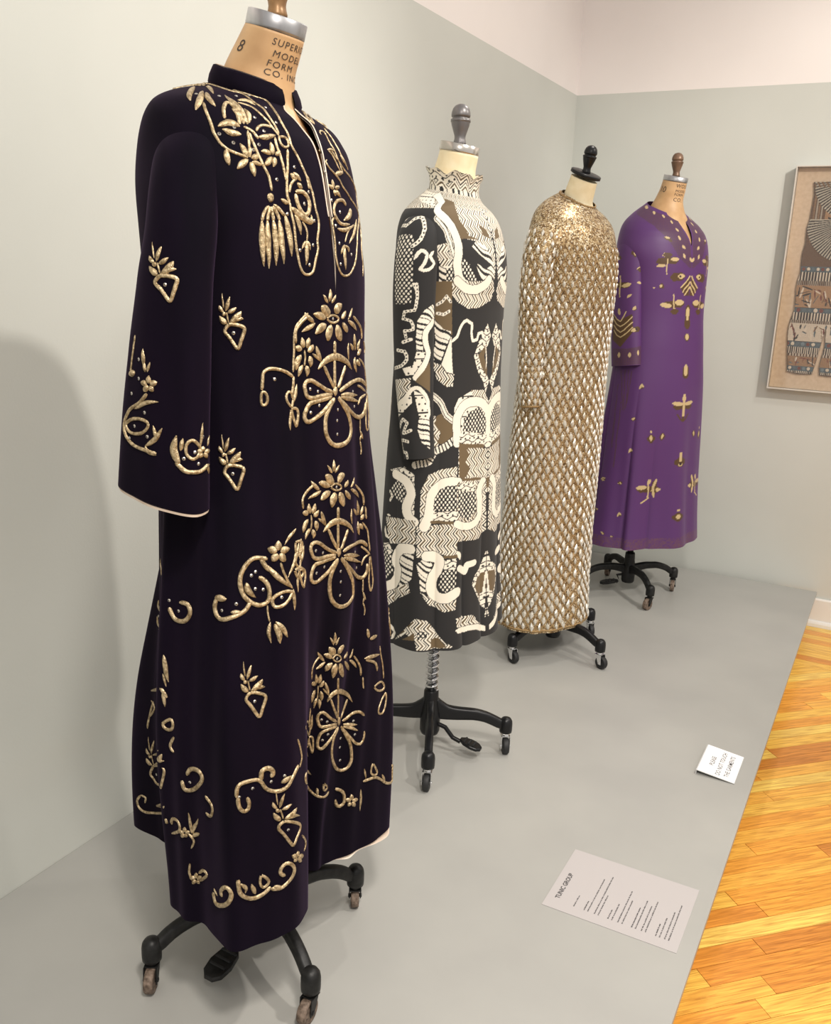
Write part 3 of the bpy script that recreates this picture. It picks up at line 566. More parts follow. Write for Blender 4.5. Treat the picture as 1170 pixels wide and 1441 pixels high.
   ('cord',5.3,'S',0,[9538,7168,9484,7137,9438,7107,9396,7072,9354,7033,9342,7007,9342,6968,9342,6933,9354,6887]),
   ('cord',5.3,'S',0,[389,7149,458,7114,554,7072,643,7026,716,6976,716,6926,720,6876]),
   ('cord',4.7,'S',0,[843,6845,843,6810,1120,6753,1120,6710,939,6687]),
   ('cord',7.1,'S',0,[9992,6887,9992,6849,9992,6810,9992,6772,9992,6730]),
   ('crescent',12.9,'L',0,[-296,6595,-258,6622,-231,6653,-181,6672,-142,6687,-92,6706,-42,6710,0,6714,42,6710,92,6691,146,6672,192,6653,246,6626,289,6595,312,6572,362,6545]),
   ('cord',6.5,'S',0,[9988,6676,9988,6645,9985,6606,9985,6568,9981,6529,9977,6491,9977,6456,9973,6418,9977,6379]),
   ('cord',6.5,'S',0,[9804,6629,9827,6587,9846,6553,9869,6522,9892,6479,9912,6449,9935,6414,9954,6372]),
   ('cord',6.5,'S',0,[173,6599,154,6560,123,6529,108,6491,77,6464,62,6426,31,6391,19,6364]),
   ('knot',11.8,'L',0,[9981,6387,9977,6364,9973,6329,9969,6306,9965,6279]),
   ('loop',7.7,'S',0,[9935,6326,9873,6345,9815,6364,9769,6391,9727,6418,9677,6437,9631,6464,9584,6487,9538,6487,9492,6476,9457,6441,9465,6410,9473,6372,9477,6333,9496,6302,9573,6287,9623,6291,9700,6302,9761,6302,9808,6306,9869,6310,9919,6306]),
   ('loop',7.7,'S',0,[9904,6283,9854,6272,9804,6268,9742,6260,9692,6256,9619,6252,9558,6245,9511,6237,9469,6183,9446,6149,9419,6114,9427,6079,9434,6048,9484,6029,9531,6048,9608,6075,9646,6087,9700,6106,9738,6125,9777,6152,9815,6172,9858,6202,9885,6222,9923,6245]),
   ('loop',7.7,'S',0,[35,6322,88,6341,146,6364,215,6376,339,6399,458,6402,539,6414,635,6399,758,6368,885,6310]),
   ('leaf',9.4,'L',0,[54,6279,108,6275,150,6272,215,6264,308,6252,412,6241,492,6233]),
   ('leaf',9.4,'L',0,[54,6256,104,6252,142,6233,227,6222,323,6202,423,6175,519,6156]),
   ('loop',7.7,'S',0,[50,6225,81,6187,131,6149,173,6114,219,6075,316,6029,396,5991,535,5952,600,5979,685,6010,727,6041,739,6083,785,6114]),
   ('loop',8.8,'S',0,[-50,6256,-77,6233,-119,6199,-150,6168,-177,6133,-204,6102,-219,6075,-235,6037,-239,6006,-242,5964,-246,5918,-239,5875,-215,5833,-192,5798,-169,5771,-112,5729,-50,5714,15,5706,92,5718,123,5737,169,5764,189,5795,212,5825,212,5868,215,5902,200,5945,189,5987,177,6029,150,6075,115,6129,77,6160,58,6199,27,6237,8,6264])],
   [9965,7130,9554,6391,9681,6356,9684,6202,9531,6137,9992,6122,9969,6002,9958,5848,369,6287,389,6110]),
 ('side_spray_embroidery','b',[('petal',9.4,'L',0,[9465,6833,9465,6856,9454,6887,9454,6914,9442,6945]),
   ('petal',9.4,'L',0,[9523,6830,9534,6860,9542,6891,9554,6922,9554,6941]),
   ('petal',10.6,'L',0,[9446,6818,9388,6833,9342,6845]),
   ('petal',10.6,'L',0,[9534,6795,9569,6806,9592,6822,9615,6845,9627,6864]),
   ('petal',11.8,'L',0,[9434,6760,9400,6730,9377,6699,9365,6672,9350,6641,9350,6603]),
   ('petal',10.6,'L',0,[9554,6741,9577,6718,9577,6695,9588,6664,9573,6626]),
   ('petal',9.4,'L',0,[9508,6645,9515,6622,9527,6591,9523,6568,9511,6529]),
   ('petal',8.2,'L',0,[9461,6653,9438,6633,9415,6610,9404,6587,9392,6556,9377,6533]),
   ('leaf',8.2,'L',0,[9677,6849,9688,6818,9700,6787,9711,6764,9735,6733,9746,6706,9758,6676]),
   ('leaf',5.9,'L',0,[9615,6768,9650,6745,9700,6726,9723,6703,9758,6676]),
   ('cord',3.5,'S',0,[9488,6810,9488,6772,9500,6741,9496,6703,9484,6676,9484,6645]),
   ('cord',4.7,'S',0,[9307,6537,9296,6510,9292,6479,9288,6441,9269,6402,9254,6360,9246,6314]),
   ('cord',4.7,'S',1,[9230,6218,9200,6237,9169,6272,9154,6314,9157,6349,9184,6379,9223,6391,9254,6368,9273,6322,9265,6283,9246,6241]),
   ('leaf',7.1,'L',0,[9238,6256,9265,6275,9280,6299,9296,6326,9311,6349,9315,6379,9331,6402,9334,6429,9346,6452]),
   ('cord',5.3,'S',1,[9215,6195,9304,6214,9323,6187,9331,6149,9323,6106,9304,6056,9288,6014,9273,5998,9265,6025,9246,6079,9230,6125,9223,6164]),
   ('leaf',5.9,'L',0,[9215,6183,9200,6152,9192,6118,9192,6098,9177,6072,9169,6033,9177,6002,9173,5972])],
   []),
 ('side_spray_embroidery','b',[('petal',8.2,'L',0,[477,6756,477,6791,454,6830,450,6864,450,6895,446,6922,446,6945]),
   ('petal',7.1,'L',0,[412,6760,389,6787,366,6810,316,6845]),
   ('petal',7.1,'L',0,[543,6753,566,6776,566,6810,593,6833,650,6872]),
   ('petal',9.4,'L',0,[543,6695,593,6718,619,6741,685,6760]),
   ('petal',8.2,'L',0,[477,6676,454,6645,454,6618,454,6595,473,6560,492,6533,508,6499]),
   ('cord',4.0,'S',0,[589,6656,708,6618,816,6568,854,6522,1154,6456,885,6429,1200,6360,1154,6314,1231,6264,1177,6218]),
   ('leaf',5.3,'L',0,[273,6849,250,6818,254,6787,254,6753,250,6722,273,6687,269,6653]),
   ('petal',9.4,'L',0,[519,6637,539,6622,585,6595,639,6564]),
   ('cord',4.7,'S',0,[823,6210,673,6202,566,6191,543,6164,496,6118]),
   ('cord',4.7,'S',0,[1250,6164,758,6256,669,6299,593,6326,508,6345]),
   ('cord',4.2,'S',1,[1239,6156,1216,6141,1181,6102,1224,6033,1189,5991,1243,5925,1212,5883,1193,5841,1181,5806,881,5775,777,5768,746,5795,720,5845,731,5910,739,5945,750,5995,762,6041,820,6091,843,6141,858,6168]),
   ('cord',3.5,'S',0,[535,5960,531,5918,531,5883,527,5841,527,5806]),
   ('leaf',5.3,'L',0,[527,5806,543,5779,562,5752,577,5721,596,5694]),
   ('leaf',4.7,'L',0,[519,5679,523,5706,543,5729,562,5760]),
   ('cord',3.5,'S',0,[519,5679,535,5618,546,5571,527,5514])],
   []),
 ('bouquet_embroidery','b',[('petal',7.7,'L',0,[9869,5429,9873,5460,9873,5494,9877,5525,9877,5568]),
   ('petal',5.5,'L',0,[9846,5417,9823,5444,9804,5479,9769,5518]),
   ('petal',5.5,'L',0,[9892,5410,9904,5433,9931,5452,9946,5471,9969,5487]),
   ('petal',16.4,'L',0,[9861,5290,9819,5329,9796,5356,9765,5387,9727,5410]),
   ('petal',16.4,'L',0,[-69,5287,-42,5321,-27,5341,4,5360,38,5364]),
   ('petal',12.0,'L',0,[9804,5264,9746,5290,9696,5314,9646,5333,9604,5341]),
   ('petal',14.2,'L',0,[9804,5206,9758,5190,9704,5175,9665,5156,9634,5137]),
   ('petal',17.5,'L',0,[9869,5187,9869,5152,9858,5121,9846,5098,9835,5060,9823,5017]),
   ('petal',17.5,'L',0,[-50,5171,-38,5133,-19,5094,-12,5067,0,5021,8,4987]),
   ('petal',9.9,'L',0,[38,5171,62,5129,88,5102,115,5071,131,5040]),
   ('petal',8.8,'L',0,[31,5210,58,5237,85,5248,100,5279]),
   ('eye_ring',3.8,'S',1,[-185,5256,-139,5290,-92,5290,-35,5260,8,5214,-38,5194,-96,5198,-150,5217]),
   ('leaf',7.7,'L',0,[9642,5244,9600,5233,9561,5221,9527,5210,9469,5202,9419,5179]),
   ('leaf',7.7,'L',0,[9615,5256,9577,5279,9554,5298,9531,5325,9496,5348,9477,5379]),
   ('leaf',7.7,'L',0,[150,5160,204,5137,281,5098,400,5044,446,4998]),
   ('leaf',5.5,'L',0,[154,5183,169,5194,212,5221,239,5252,273,5279]),
   ('cord',4.9,'S',0,[9531,5333,9473,5306,9427,5287,9373,5248,9346,5225,9315,5198,9315,5167,9311,5129,9323,5087]),
   ('cord',4.9,'S',0,[296,5187,427,5121,481,5079,523,5029,546,4979,546,4937,546,4883]),
   ('cord',4.4,'S',0,[569,4860,585,4821,581,4775,581,4740,593,4702]),
   ('cord',6.6,'S',0,[9919,5002,9919,4967,9919,4933,9919,4890,9919,4856]),
   ('crescent',12.0,'L',0,[-327,4752,-285,4767,-262,4798,-223,4806,-189,4825,-158,4836,-115,4836,-81,4840,-38,4821,4,4798,50,4767,92,4736,135,4702,169,4656,204,4613]),
   ('cord',6.0,'S',0,[9915,4806,9915,4763,9915,4721,9915,4675,9915,4633,9915,4590,9915,4548,9915,4502]),
   ('cord',6.0,'S',0,[9765,4767,9788,4729,9811,4690,9823,4652,9842,4613,9865,4575,9885,4536,9904,4498]),
   ('cord',6.0,'S',0,[77,4690,50,4656,35,4625,12,4586,-8,4552,-19,4509,-42,4482]),
   ('knot',10.9,'L',0,[9927,4509,9927,4482,9927,4456,9927,4432,9927,4398]),
   ('loop',7.1,'S',0,[9896,4456,9846,4475,9804,4502,9754,4529,9715,4556,9658,4602,9615,4629,9561,4656,9511,4667,9473,4656,9434,4629,9434,4594,9457,4548,9469,4506,9492,4475,9573,4452,9631,4444,9704,4444,9758,4440,9823,4436,9885,4432]),
   ('loop',7.1,'S',0,[9885,4406,9827,4402,9769,4394,9704,4394,9631,4394,9558,4402,9504,4402,9465,4352,9454,4313,9423,4275,9438,4229,9450,4202,9508,4171,9565,4175,9638,4198,9700,4209,9754,4232,9800,4255,9838,4294,9869,4332,9896,4367]),
   ('loop',7.1,'S',0,[-12,4440,23,4452,73,4463,135,4463,231,4463,404,4436,477,4436,527,4425,562,4390,596,4348]),
   ('leaf',8.8,'L',0,[0,4390,46,4375,88,4363,154,4344,235,4321,416,4271,469,4255]),
   ('leaf',8.8,'L',0,[0,4363,46,4340,88,4325,154,4298,242,4263,423,4194,500,4167]),
   ('loop',7.1,'S',0,[0,4329,35,4282,77,4232,142,4179,204,4121,335,4048,442,3990,523,3940,562,3959,593,4005,600,4044,600,4090,600,4125]),
   ('loop',8.2,'S',0,[-85,4382,-104,4344,-123,4313,-142,4279,-158,4240,-177,4209,-185,4163,-192,4132,-192,4086,-189,4052,-185,3994,-169,3940,-158,3902,-135,3859,-112,3828,-69,3782,-19,3748,46,3732,123,3740,177,3751,215,3775,273,3790,258,3832,246,3875,235,3921,223,3971,192,4028,150,4086,112,4140,81,4194,35,4255,12,4298,-8,4332,-42,4379])],
   [9908,5240,9534,4559,9673,4502,9708,4321,9546,4286,9962,4209,9969,4075,9969,3905,265,4356,404,4117]),
 ('side_spray_embroidery','b',[('petal',8.8,'L',0,[9450,5010,9438,5033,9427,5067,9427,5094,9431,5125]),
   ('petal',8.8,'L',0,[9484,5002,9496,5037,9519,5056,9519,5087,9534,5114]),
   ('petal',9.9,'L',0,[9411,5006,9361,5029,9304,5040]),
   ('petal',9.9,'L',0,[9504,4963,9531,4983,9554,4994,9592,5029]),
   ('petal',10.9,'L',0,[9411,4948,9369,4921,9338,4894,9319,4871,9304,4848,9300,4817]),
   ('petal',9.9,'L',0,[9527,4913,9538,4886,9550,4860,9550,4829,9550,4794]),
   ('petal',8.8,'L',0,[9477,4821,9488,4794,9500,4767,9500,4744,9488,4713]),
   ('petal',7.7,'L',0,[9442,4836,9419,4821,9388,4802,9357,4767,9338,4729]),
   ('leaf',7.7,'L',0,[9634,5006,9646,4975,9661,4940,9673,4913,9688,4883,9715,4852,9727,4817]),
   ('leaf',5.5,'L',0,[9577,4933,9619,4906,9661,4883,9688,4852,9727,4817]),
   ('cord',3.3,'S',0,[9461,4990,9469,4933,9469,4890,9457,4860,9454,4825]),
   ('cord',4.4,'S',0,[9250,4763,9246,4717,9227,4671,9223,4633,9207,4590,9204,4548]),
   ('cord',4.4,'S',1,[9192,4444,9157,4463,9127,4513,9119,4552,9123,4594,9150,4625,9173,4636,9207,4606,9230,4552,9211,4509,9207,4467]),
   ('leaf',6.6,'L',0,[9196,4479,9211,4506,9227,4529,9242,4544,9261,4575,9280,4602,9284,4640,9304,4667]),
   ('cord',4.9,'S',1,[9180,4417,9261,4429,9292,4390,9304,4336,9300,4298,9277,4252,9257,4213,9257,4190,9227,4225,9207,4298,9196,4344,9177,4394]),
   ('leaf',5.5,'L',0,[9177,4409,9165,4382,9161,4352,9146,4321,9146,4298,9142,4259,9150,4225,9146,4179])],
   []),
 ('bouquet_embroidery','b',[('petal',6.6,'L',0,[9950,3290,9954,3324,9950,3363,9946,3401,9942,3440]),
   ('petal',4.7,'L',0,[9942,3270,9927,3313,9908,3347,9885,3386]),
   ('petal',4.7,'L',0,[-31,3263,-23,3290,-15,3313,8,3351]),
   ('petal',14.2,'L',0,[9965,3136,9942,3178,9919,3213,9881,3259]),
   ('petal',14.2,'L',0,[12,3136,31,3155,42,3178,85,3190,115,3209]),
   ('petal',10.4,'L',0,[9942,3101,9904,3132,9873,3155,9827,3170]),
   ('petal',12.3,'L',0,[9946,3036,9923,3013,9900,2990,9885,2963,9873,2936]),
   ('petal',15.2,'L',0,[9996,3009,9988,2974,9985,2947,9988,2909,9981,2874,9977,2824]),
   ('petal',15.2,'L',0,[54,2986,81,2936,104,2901,135,2851,169,2797,212,2743]),
   ('petal',8.5,'L',0,[192,2963,269,2905,389,2824,423,2793,450,2755]),
   ('petal',7.6,'L',0,[158,3013,200,3024,250,3036,277,3063]),
   ('eye_ring',3.3,'S',1,[-50,3090,-35,3136,0,3132,54,3090,115,3028,65,3009,15,3020,-27,3047]),
   ('leaf',6.6,'L',0,[9858,3063,9823,3040,9792,3017,9758,3005,9708,3001]),
   ('leaf',6.6,'L',0,[9846,3074,9815,3109,9773,3155,9738,3194,9700,3232]),
   ('leaf',6.6,'L',0,[442,2893,485,2863,516,2832,539,2797,558,2755]),
   ('leaf',4.7,'L',0,[439,2913,450,2928,473,2951,481,2986,489,3032]),
   ('cord',4.3,'S',0,[9773,3163,9735,3136,9684,3124,9627,3097,9584,3074,9573,3013,9588,2959,9600,2905]),
   ('cord',4.3,'S',0,[508,2932,539,2886,566,2840,589,2786,608,2740,612,2682,616,2632]),
   ('cord',3.8,'S',0,[646,2601,650,2559,654,2520,658,2482,673,2436]),
   ('cord',5.7,'S',0,[58,2793,62,2755,69,2713,81,2659,88,2616]),
   ('crescent',10.4,'L',0,[-58,2505,-54,2532,-38,2559,-23,2582,0,2605,42,2609,92,2597,192,2555,296,2509,439,2439,485,2405,508,2370,531,2324,550,2289]),
   ('cord',5.2,'S',0,[104,2551,115,2509,131,2455,146,2397,162,2343,177,2297,200,2239,219,2182]),
   ('cord',5.2,'S',0,[-19,2532,-4,2478,19,2432,38,2386,81,2316,142,2251,192,2182]),
   ('cord',5.2,'S',0,[481,2347,462,2305,454,2266,427,2224,419,2189,377,2155,362,2120]),
   ('knot',9.5,'L',0,[246,2182,265,2135,285,2089,300,2043]),
   ('loop',6.2,'S',0,[181,2139,73,2201,0,2259,-38,2312,-77,2359,-119,2382,-158,2324,-154,2285,-139,2232,-123,2189,-112,2159,-69,2147,-31,2159,15,2155,85,2139,196,2101]),
   ('loop',6.2,'S',0,[212,2066,100,2093,31,2109,-8,2105,-58,2093,-88,2078,-104,2016,-108,1974,-112,1924,-104,1881,-96,1851,-62,1828,-38,1847,-15,1881,8,1905,35,1935,73,1962,135,1978,181,1997,223,2032]),
   ('loop',6.2,'S',0,[427,2058,473,2062,512,2082,535,2105,566,2128,593,2139,654,2128,689,2085,739,2035]),
   ('leaf',7.6,'L',0,[454,2008,492,1989,531,1978,558,1970,581,1962,612,1955,635,1947]),
   ('leaf',7.6,'L',0,[458,1978,496,1958,535,1947,562,1928,593,1908,627,1878,654,1858]),
   ('loop',6.2,'S',0,[466,1935,504,1885,535,1847,566,1797,593,1762,619,1712,639,1685,700,1631,743,1647,789,1678,796,1735,785,1801]),
   ('loop',7.1,'S',0,[277,2032,265,1997,219,1974,173,1951,135,1908,127,1851,123,1789,150,1720,177,1647,235,1574,312,1493,373,1420,442,1366,500,1331,546,1327,585,1347,604,1381,623,1439,616,1501,608,1566,604,1604,593,1658,581,1705,562,1758,531,1816,508,1866,466,1928,400,1997])],
   [8,3070,9900,2259,9969,2220,10000,2032,9942,1962,442,1812,450,1681,481,1489,589,2012,623,1812]),
 ('side_spray_embroidery','b',[('petal',7.6,'L',0,[9765,2790,9758,2820,9754,2851,9731,2886,9723,2928]),
   ('petal',7.6,'L',0,[9804,2778,9811,2809,9819,2836,9811,2874,9819,2905]),
   ('petal',8.5,'L',0,[9754,2770,9673,2816,9615,2847]),
   ('petal',8.5,'L',0,[9819,2728,9854,2763,9869,2809]),
   ('petal',9.5,'L',0,[9750,2701,9719,2682,9708,2647,9696,2620,9704,2578,9692,2543]),
   ('petal',8.5,'L',0,[9846,2666,9861,2613,9869,2574,9873,2532]),
   ('petal',7.6,'L',0,[9831,2559,9846,2528,9850,2497,9854,2466,9858,2424]),
   ('petal',6.6,'L',0,[9800,2574,9788,2555,9781,2524,9773,2486,9769,2439]),
   ('leaf',6.6,'L',0,[9888,2786,9900,2736,9923,2693,9935,2643,9950,2589]),
   ('leaf',4.7,'L',0,[9869,2701,9892,2670,9912,2647,9931,2624,9950,2589]),
   ('cord',2.8,'S',0,[9796,2751,9804,2689,9811,2632,9811,2559]),
   ('cord',3.8,'S',0,[9669,2470,9684,2412,9677,2355,9688,2301,9704,2243,9696,2193]),
   ('cord',3.8,'S',1,[9731,2058,9227,2466,9211,2513,9211,2555,9588,2332,9677,2262,9735,2193,9750,2135,9742,2085]),
   ('leaf',5.7,'L',0,[9719,2105,9750,2135,9758,2174,9765,2216,9758,2259,9746,2312,9754,2351]),
   ('cord',4.3,'S',1,[9738,2024,9796,2043,9823,2008,9831,1955,9838,1912,9846,1851,9842,1801,9846,1766,9831,1801,9796,1878,9773,1932,9746,1989]),
   ('leaf',4.7,'L',0,[9723,2008,9735,1962,9746,1908,9735,1866,9277,2162,9773,1774,9781,1731])],
   []),
 ('side_spray_embroidery','b',[('petal',7.7,'L',0,[423,4779,423,4817,423,4852,423,4886,396,4925,400,4971]),
   ('petal',6.6,'L',0,[362,4794,308,4829,235,4879,212,4910]),
   ('petal',6.6,'L',0,[477,4771,504,4802,519,4840,531,4875]),
   ('petal',8.8,'L',0,[489,4706,504,4729,531,4748,543,4767]),
   ('petal',7.7,'L',0,[423,4702,423,4656,423,4621,423,4594,446,4552,462,4521]),
   ('cord',3.7,'S',0,[516,4671,550,4633,589,4583,616,4540,612,4498,627,4448,623,4413,639,4363,639,4317,650,4267]),
   ('leaf',4.9,'L',0,[158,4921,154,4883,154,4863,139,4833,154,4802,154,4767,169,4729]),
   ('petal',8.8,'L',0,[462,4663,489,4633,504,4613,527,4579]),
   ('cord',4.4,'S',0,[623,4229,573,4225,543,4202,523,4163,512,4121]),
   ('cord',4.4,'S',0,[650,4225,608,4271,562,4317,527,4344,492,4371]),
   ('cord',3.9,'S',1,[650,4205,666,4190,666,4144,689,4063,708,4005,712,3955,739,3902,743,3855,746,3805,704,3755,685,3732,666,3755,650,3817,631,3886,631,3932,639,3978,639,4040,639,4098,635,4152,650,4186]),
   ('cord',3.3,'S',0,[543,3948,546,3898,550,3851,550,3813,554,3767]),
   ('leaf',4.9,'L',0,[554,3767,566,3736,577,3705,589,3674,604,3651]),
   ('leaf',4.4,'L',0,[566,3624,573,3659,581,3686,589,3713]),
   ('cord',3.3,'S',0,[566,3624,589,3563,604,3513,596,3447])],
   []),
 ('scroll_embroidery','b',[('petal',12.9,'L',0,[8888,4698,8892,4729,8892,4752,8896,4775,8896,4806]),
   ('petal',12.9,'L',0,[8869,4683,8842,4702,8803,4710,8773,4717,8742,4725]),
   ('petal',12.9,'L',0,[8876,4667,8857,4644,8834,4621,8815,4598,8796,4583]),
   ('petal',12.9,'L',0,[8907,4663,8927,4640,8942,4613,8961,4586,8980,4567]),
   ('petal',12.9,'L',0,[8919,4679,8950,4690,8980,4694,9011,4694,9053,4694]),
   ('cord',4.7,'S',0,[8911,4563,8927,4521,8934,4482,8950,4440,8969,4406,8984,4371,9011,4321,9030,4286,9061,4248]),
   ('leaf',9.4,'L',0,[8703,4548,8730,4529,8750,4506,8780,4482,8807,4459,8826,4444,8853,4421,8880,4394,8907,4375,8934,4356,8961,4329,8992,4306,9019,4282,9061,4248]),
   ('leaf',7.1,'L',0,[9207,4725,9192,4698,9188,4671,9177,4644,9161,4625,9146,4594,9134,4567,9119,4536,9104,4509,9080,4490,9069,4459,9042,4436,9019,4409,9007,4382]),
   ('leaf',5.9,'L',0,[9173,4894,9146,4871,9111,4856,9088,4844,9065,4825,9030,4802,9007,4775,8984,4748]),
   ('cord',7.7,'S',0,[8738,4609,8688,4617,8638,4629,8592,4636,8553,4640,8507,4621,8472,4594,8434,4559,8407,4521,8388,4494,8376,4456,8369,4417,8369,4379,8376,4340,8388,4302,8403,4263,8422,4232,8457,4198,8492,4171,8534,4144,8576,4121,8619,4109,8676,4121,8715,4132,8734,4171,8746,4209,8746,4255,8738,4298,8723,4336,8696,4367,8649,4406,8603,4425]),
   ('leaf',10.6,'L',0,[8449,4382,8457,4352,8457,4321,8472,4290,8499,4263,8526,4236,8561,4209]),
   ('leaf',8.2,'L',0,[8619,4633,8646,4602,8665,4583,8684,4556,8703,4533,8719,4502,8750,4482,8769,4467]),
   ('cord',7.7,'S',0,[8061,4205,8042,4167,8018,4132,8022,4094,8034,4055,8049,4017,8084,3994,8119,3975,8153,3982,8203,3990,8242,4009,8280,4017,8322,4032,8365,4044,8403,4063,8438,4082,8465,4113,8480,4140,8499,4171]),
   ('leaf',11.8,'L',0,[8018,4198,8049,4205,8095,4205,8130,4209,8176,4205,8203,4213]),
   ('leaf',8.2,'L',0,[8261,4071,8288,4071,8322,4071,8346,4067,8380,4067,8403,4063]),
   ('cord',5.9,'S',1,[9057,4209,9015,4229,8957,4244,8896,4236,8850,4217,8800,4194,8773,4163,8769,4117,8807,4075,8834,4075,8880,4082,8927,4090,8969,4113,9011,4148,9046,4179]),
   ('cord',5.3,'S',1,[9111,4436,9169,4452,9234,4452,9257,4398,9269,4352,9207,4325,9157,4329,9127,4375]),
   ('cord',4.7,'S',1,[9150,4740,9211,4756,9261,4733,9273,4698,9269,4659,9250,4621,9196,4590,9157,4586,9150,4609,9142,4659,9146,4706]),
   ('leaf',7.1,'L',0,[9073,4236,9069,4205,9077,4171,9077,4148,9073,4117,9084,4078,9080,4048,9080,4025,9077,3994]),
   ('cord',3.5,'S',0,[8711,4102,8711,4055,8711,4017,8719,3982,8726,3952,8734,3921]),
   ('leaf',7.1,'L',0,[8746,3917,8734,3886,8726,3855,8723,3828,8715,3801,8723,3771,8730,3744,8742,3713,8750,3678]),
   ('leaf',10.6,'L',0,[8800,3894,8807,3871,8826,3840,8842,3813,8850,3782,8861,3759,8857,3725,8857,3694,8865,3671]),
   ('leaf',9.4,'L',0,[8811,3917,8846,3894,8873,3867,8900,3840,8915,3813,8934,3786,8942,3751,8961,3725])],
   [8569,4486,8515,4452,8561,4302,8661,4279,8326,4159,8138,4078,8903,4182,9180,4425]),
 ('scroll_embroidery','b',[('cord',8.2,'S',0,[7318,3978,7341,3940,7364,3909,7387,3878,7411,3859,7457,3844,7507,3848,7553,3855,7584,3886,7622,3932,7630,3975,7626,4005,7603,4040,7580,4063,7530,4071,7472,4059])],
   [7461,3959,7314,4059]),
 ('flank_embroidery','b',[('leaf',9.4,'L',0,[7280,3413,7291,3386,7295,3351,7303,3321,7307,3294,7318,3263,7318,3228,7330,3194,7341,3163,7353,3128,7364,3097]),
   ('leaf',4.7,'L',0,[7284,3186,7295,3155,7307,3132,7314,3097,7326,3063,7337,3032]),
   ('cord',7.1,'S',0,[5706,2293,5810,2366,7214,2990,7264,3001,7295,2978,7322,2940,7353,2901]),
   ('leaf',7.1,'L',0,[7295,2963,7295,2936,7307,2901,7318,2878,7318,2843,7330,2816,7330,2782]),
   ('cord',4.7,'S',0,[5756,2159,5741,2109,5714,2035,5706,1966,5698,1916,5691,1870,5683,1808,5675,1747,5675,1689]),
   ('cord',4.7,'S',0,[5710,2143,5783,2132,5814,2093,5783,2032,5718,1939,5691,1878]),
   ('cord',5.9,'S',1,[7311,2570,7345,2605,7395,2643,7441,2659,7468,2620,7468,2566,7445,2516,7387,2497,7337,2513,7311,2536]),
   ('cord',5.9,'S',0,[7487,2451,7461,2401,7422,2343,7411,2301,7437,2266,7487,2251])],
   [5714,3382]),
 ('flank_embroidery','b',[('leaf',7.1,'L',0,[5656,3578,5664,3548,5675,3509,5683,3486,6510,3713,5737,3432,7137,3840]),
   ('leaf',5.9,'L',0,[5671,3363,5698,3340,5710,3301,5718,3270,5795,3263,7141,3678]),
   ('leaf',4.7,'L',0,[6730,4409,6699,4367,6687,4329,6864,4336,7110,4367,7118,4352,7134,4317])],
   []),
 ('hem_scroll_embroidery','b',[('cord',7.1,'S',0,[8365,1989,8365,2039,8365,2089,8376,2128,8403,2147,8434,2151,8476,2147,8511,2155,8553,2147,8584,2132,8611,2097,8626,2047,8646,2005,8676,1978,8707,1958,8746,1939,8784,1932,8826,1943,8865,1955,8892,1974,8919,2001,8938,2039,8957,2062,8980,2085,9000,2112,9027,2132,9050,2151]),
   ('cord',8.8,'S',0,[8603,2124,8603,2155,8607,2201,8607,2235,8646,2247,8684,2251,8723,2216,8746,2174,8730,2155,8711,2124]),
   ('leaf',9.4,'L',0,[8823,2032,8846,2047,8873,2058,8896,2070,8923,2082,8957,2078]),
   ('cord',7.1,'S',0,[8376,1993,8376,1951,8380,1897,8388,1855,8411,1808,8442,1789,8469,1812,8484,1870,8472,1916,8457,1966])],
   [8515,2051,8711,2070,8865,2116,8388,1989]),
 ('hem_scroll_embroidery','b',[('cord',8.2,'S',0,[7618,1939,7626,1897,7638,1851,7653,1828,7680,1816,7730,1828,7784,1862,7822,1897,7872,1958,7911,2012,7934,2051,7934,2093,7911,2120,7888,2147,7841,2147,7768,2128,7722,2112,7703,2070,7684,2020])],
   [7722,1935]),
 ('hem_scroll_embroidery','b',[('cord',5.9,'S',0,[7972,1866,8003,1843,8034,1820,8068,1805,8080,1774,8088,1728,8065,1666,8053,1631,8018,1631,7976,1647])],
   []),
 ('hem_scroll_embroidery','b',[('cord',5.9,'S',0,[5621,573,5587,496,5583,435,5591,373,5606,342,5625,327,5644,323,5668,331,5694,354,5721,373,5768,396,5837,427,7303,1335]),
   ('cord',4.7,'S',0,[5621,573,5641,569,5660,562,5652,523,5648,473]),
   ('cord',4.7,'S',1,[5760,512,7210,1443,7295,1485,7287,1420,7257,1358,5798,469]),
   ('cord',5.9,'S',0,[7299,1285,7311,1258,7318,1220]),
   ('cord',5.9,'S',0,[7384,1104,7480,1162,7564,1231,7580,1277,7568,1331,7545,1370,7464,1351,7403,1324,7387,1285,7395,1239]),
   ('petal',8.2,'L',0,[7641,1250,7641,1281,7641,1320]),
   ('petal',8.2,'L',0,[7630,1239,7588,1235,7553,1227]),
   ('petal',8.2,'L',0,[7630,1227,7611,1193,7588,1166]),
   ('petal',8.2,'L',0,[7641,1231,7657,1204,7672,1189]),
   ('petal',8.2,'L',0,[7649,1243,7676,1258,7703,1274])],
   []),
 ('hem_scroll_embroidery','b',[('leaf',5.9,'L',0,[7726,1247,7718,1285,7722,1327,7715,1354,7715,1393,7707,1420,7707,1458,7699,1497,7691,1524]),
   ('leaf',5.9,'L',0,[7745,1274,7761,1308,7772,1351,7795,1389,7811,1424,7826,1462,7838,1497]),
   ('leaf',5.9,'L',0,[7738,1250,7749,1293,7749,1324,7761,1354,7772,1401]),
   ('leaf',8.2,'L',0,[7734,1212,7765,1239,7811,1266,7853,1301]),
   ('cord',4.7,'S',0,[7684,1239,7718,1208,7741,1174,7761,1150,7738,1093,7711,1039]),
   ('cord',4.7,'S',0,[7688,823,7684,773,7676,731,7672,693,7688,635,7703,585]),
   ('petal',8.2,'L',0,[7753,623,7757,666,7757,704]),
   ('petal',8.2,'L',0,[7745,612,7718,627,7688,635]),
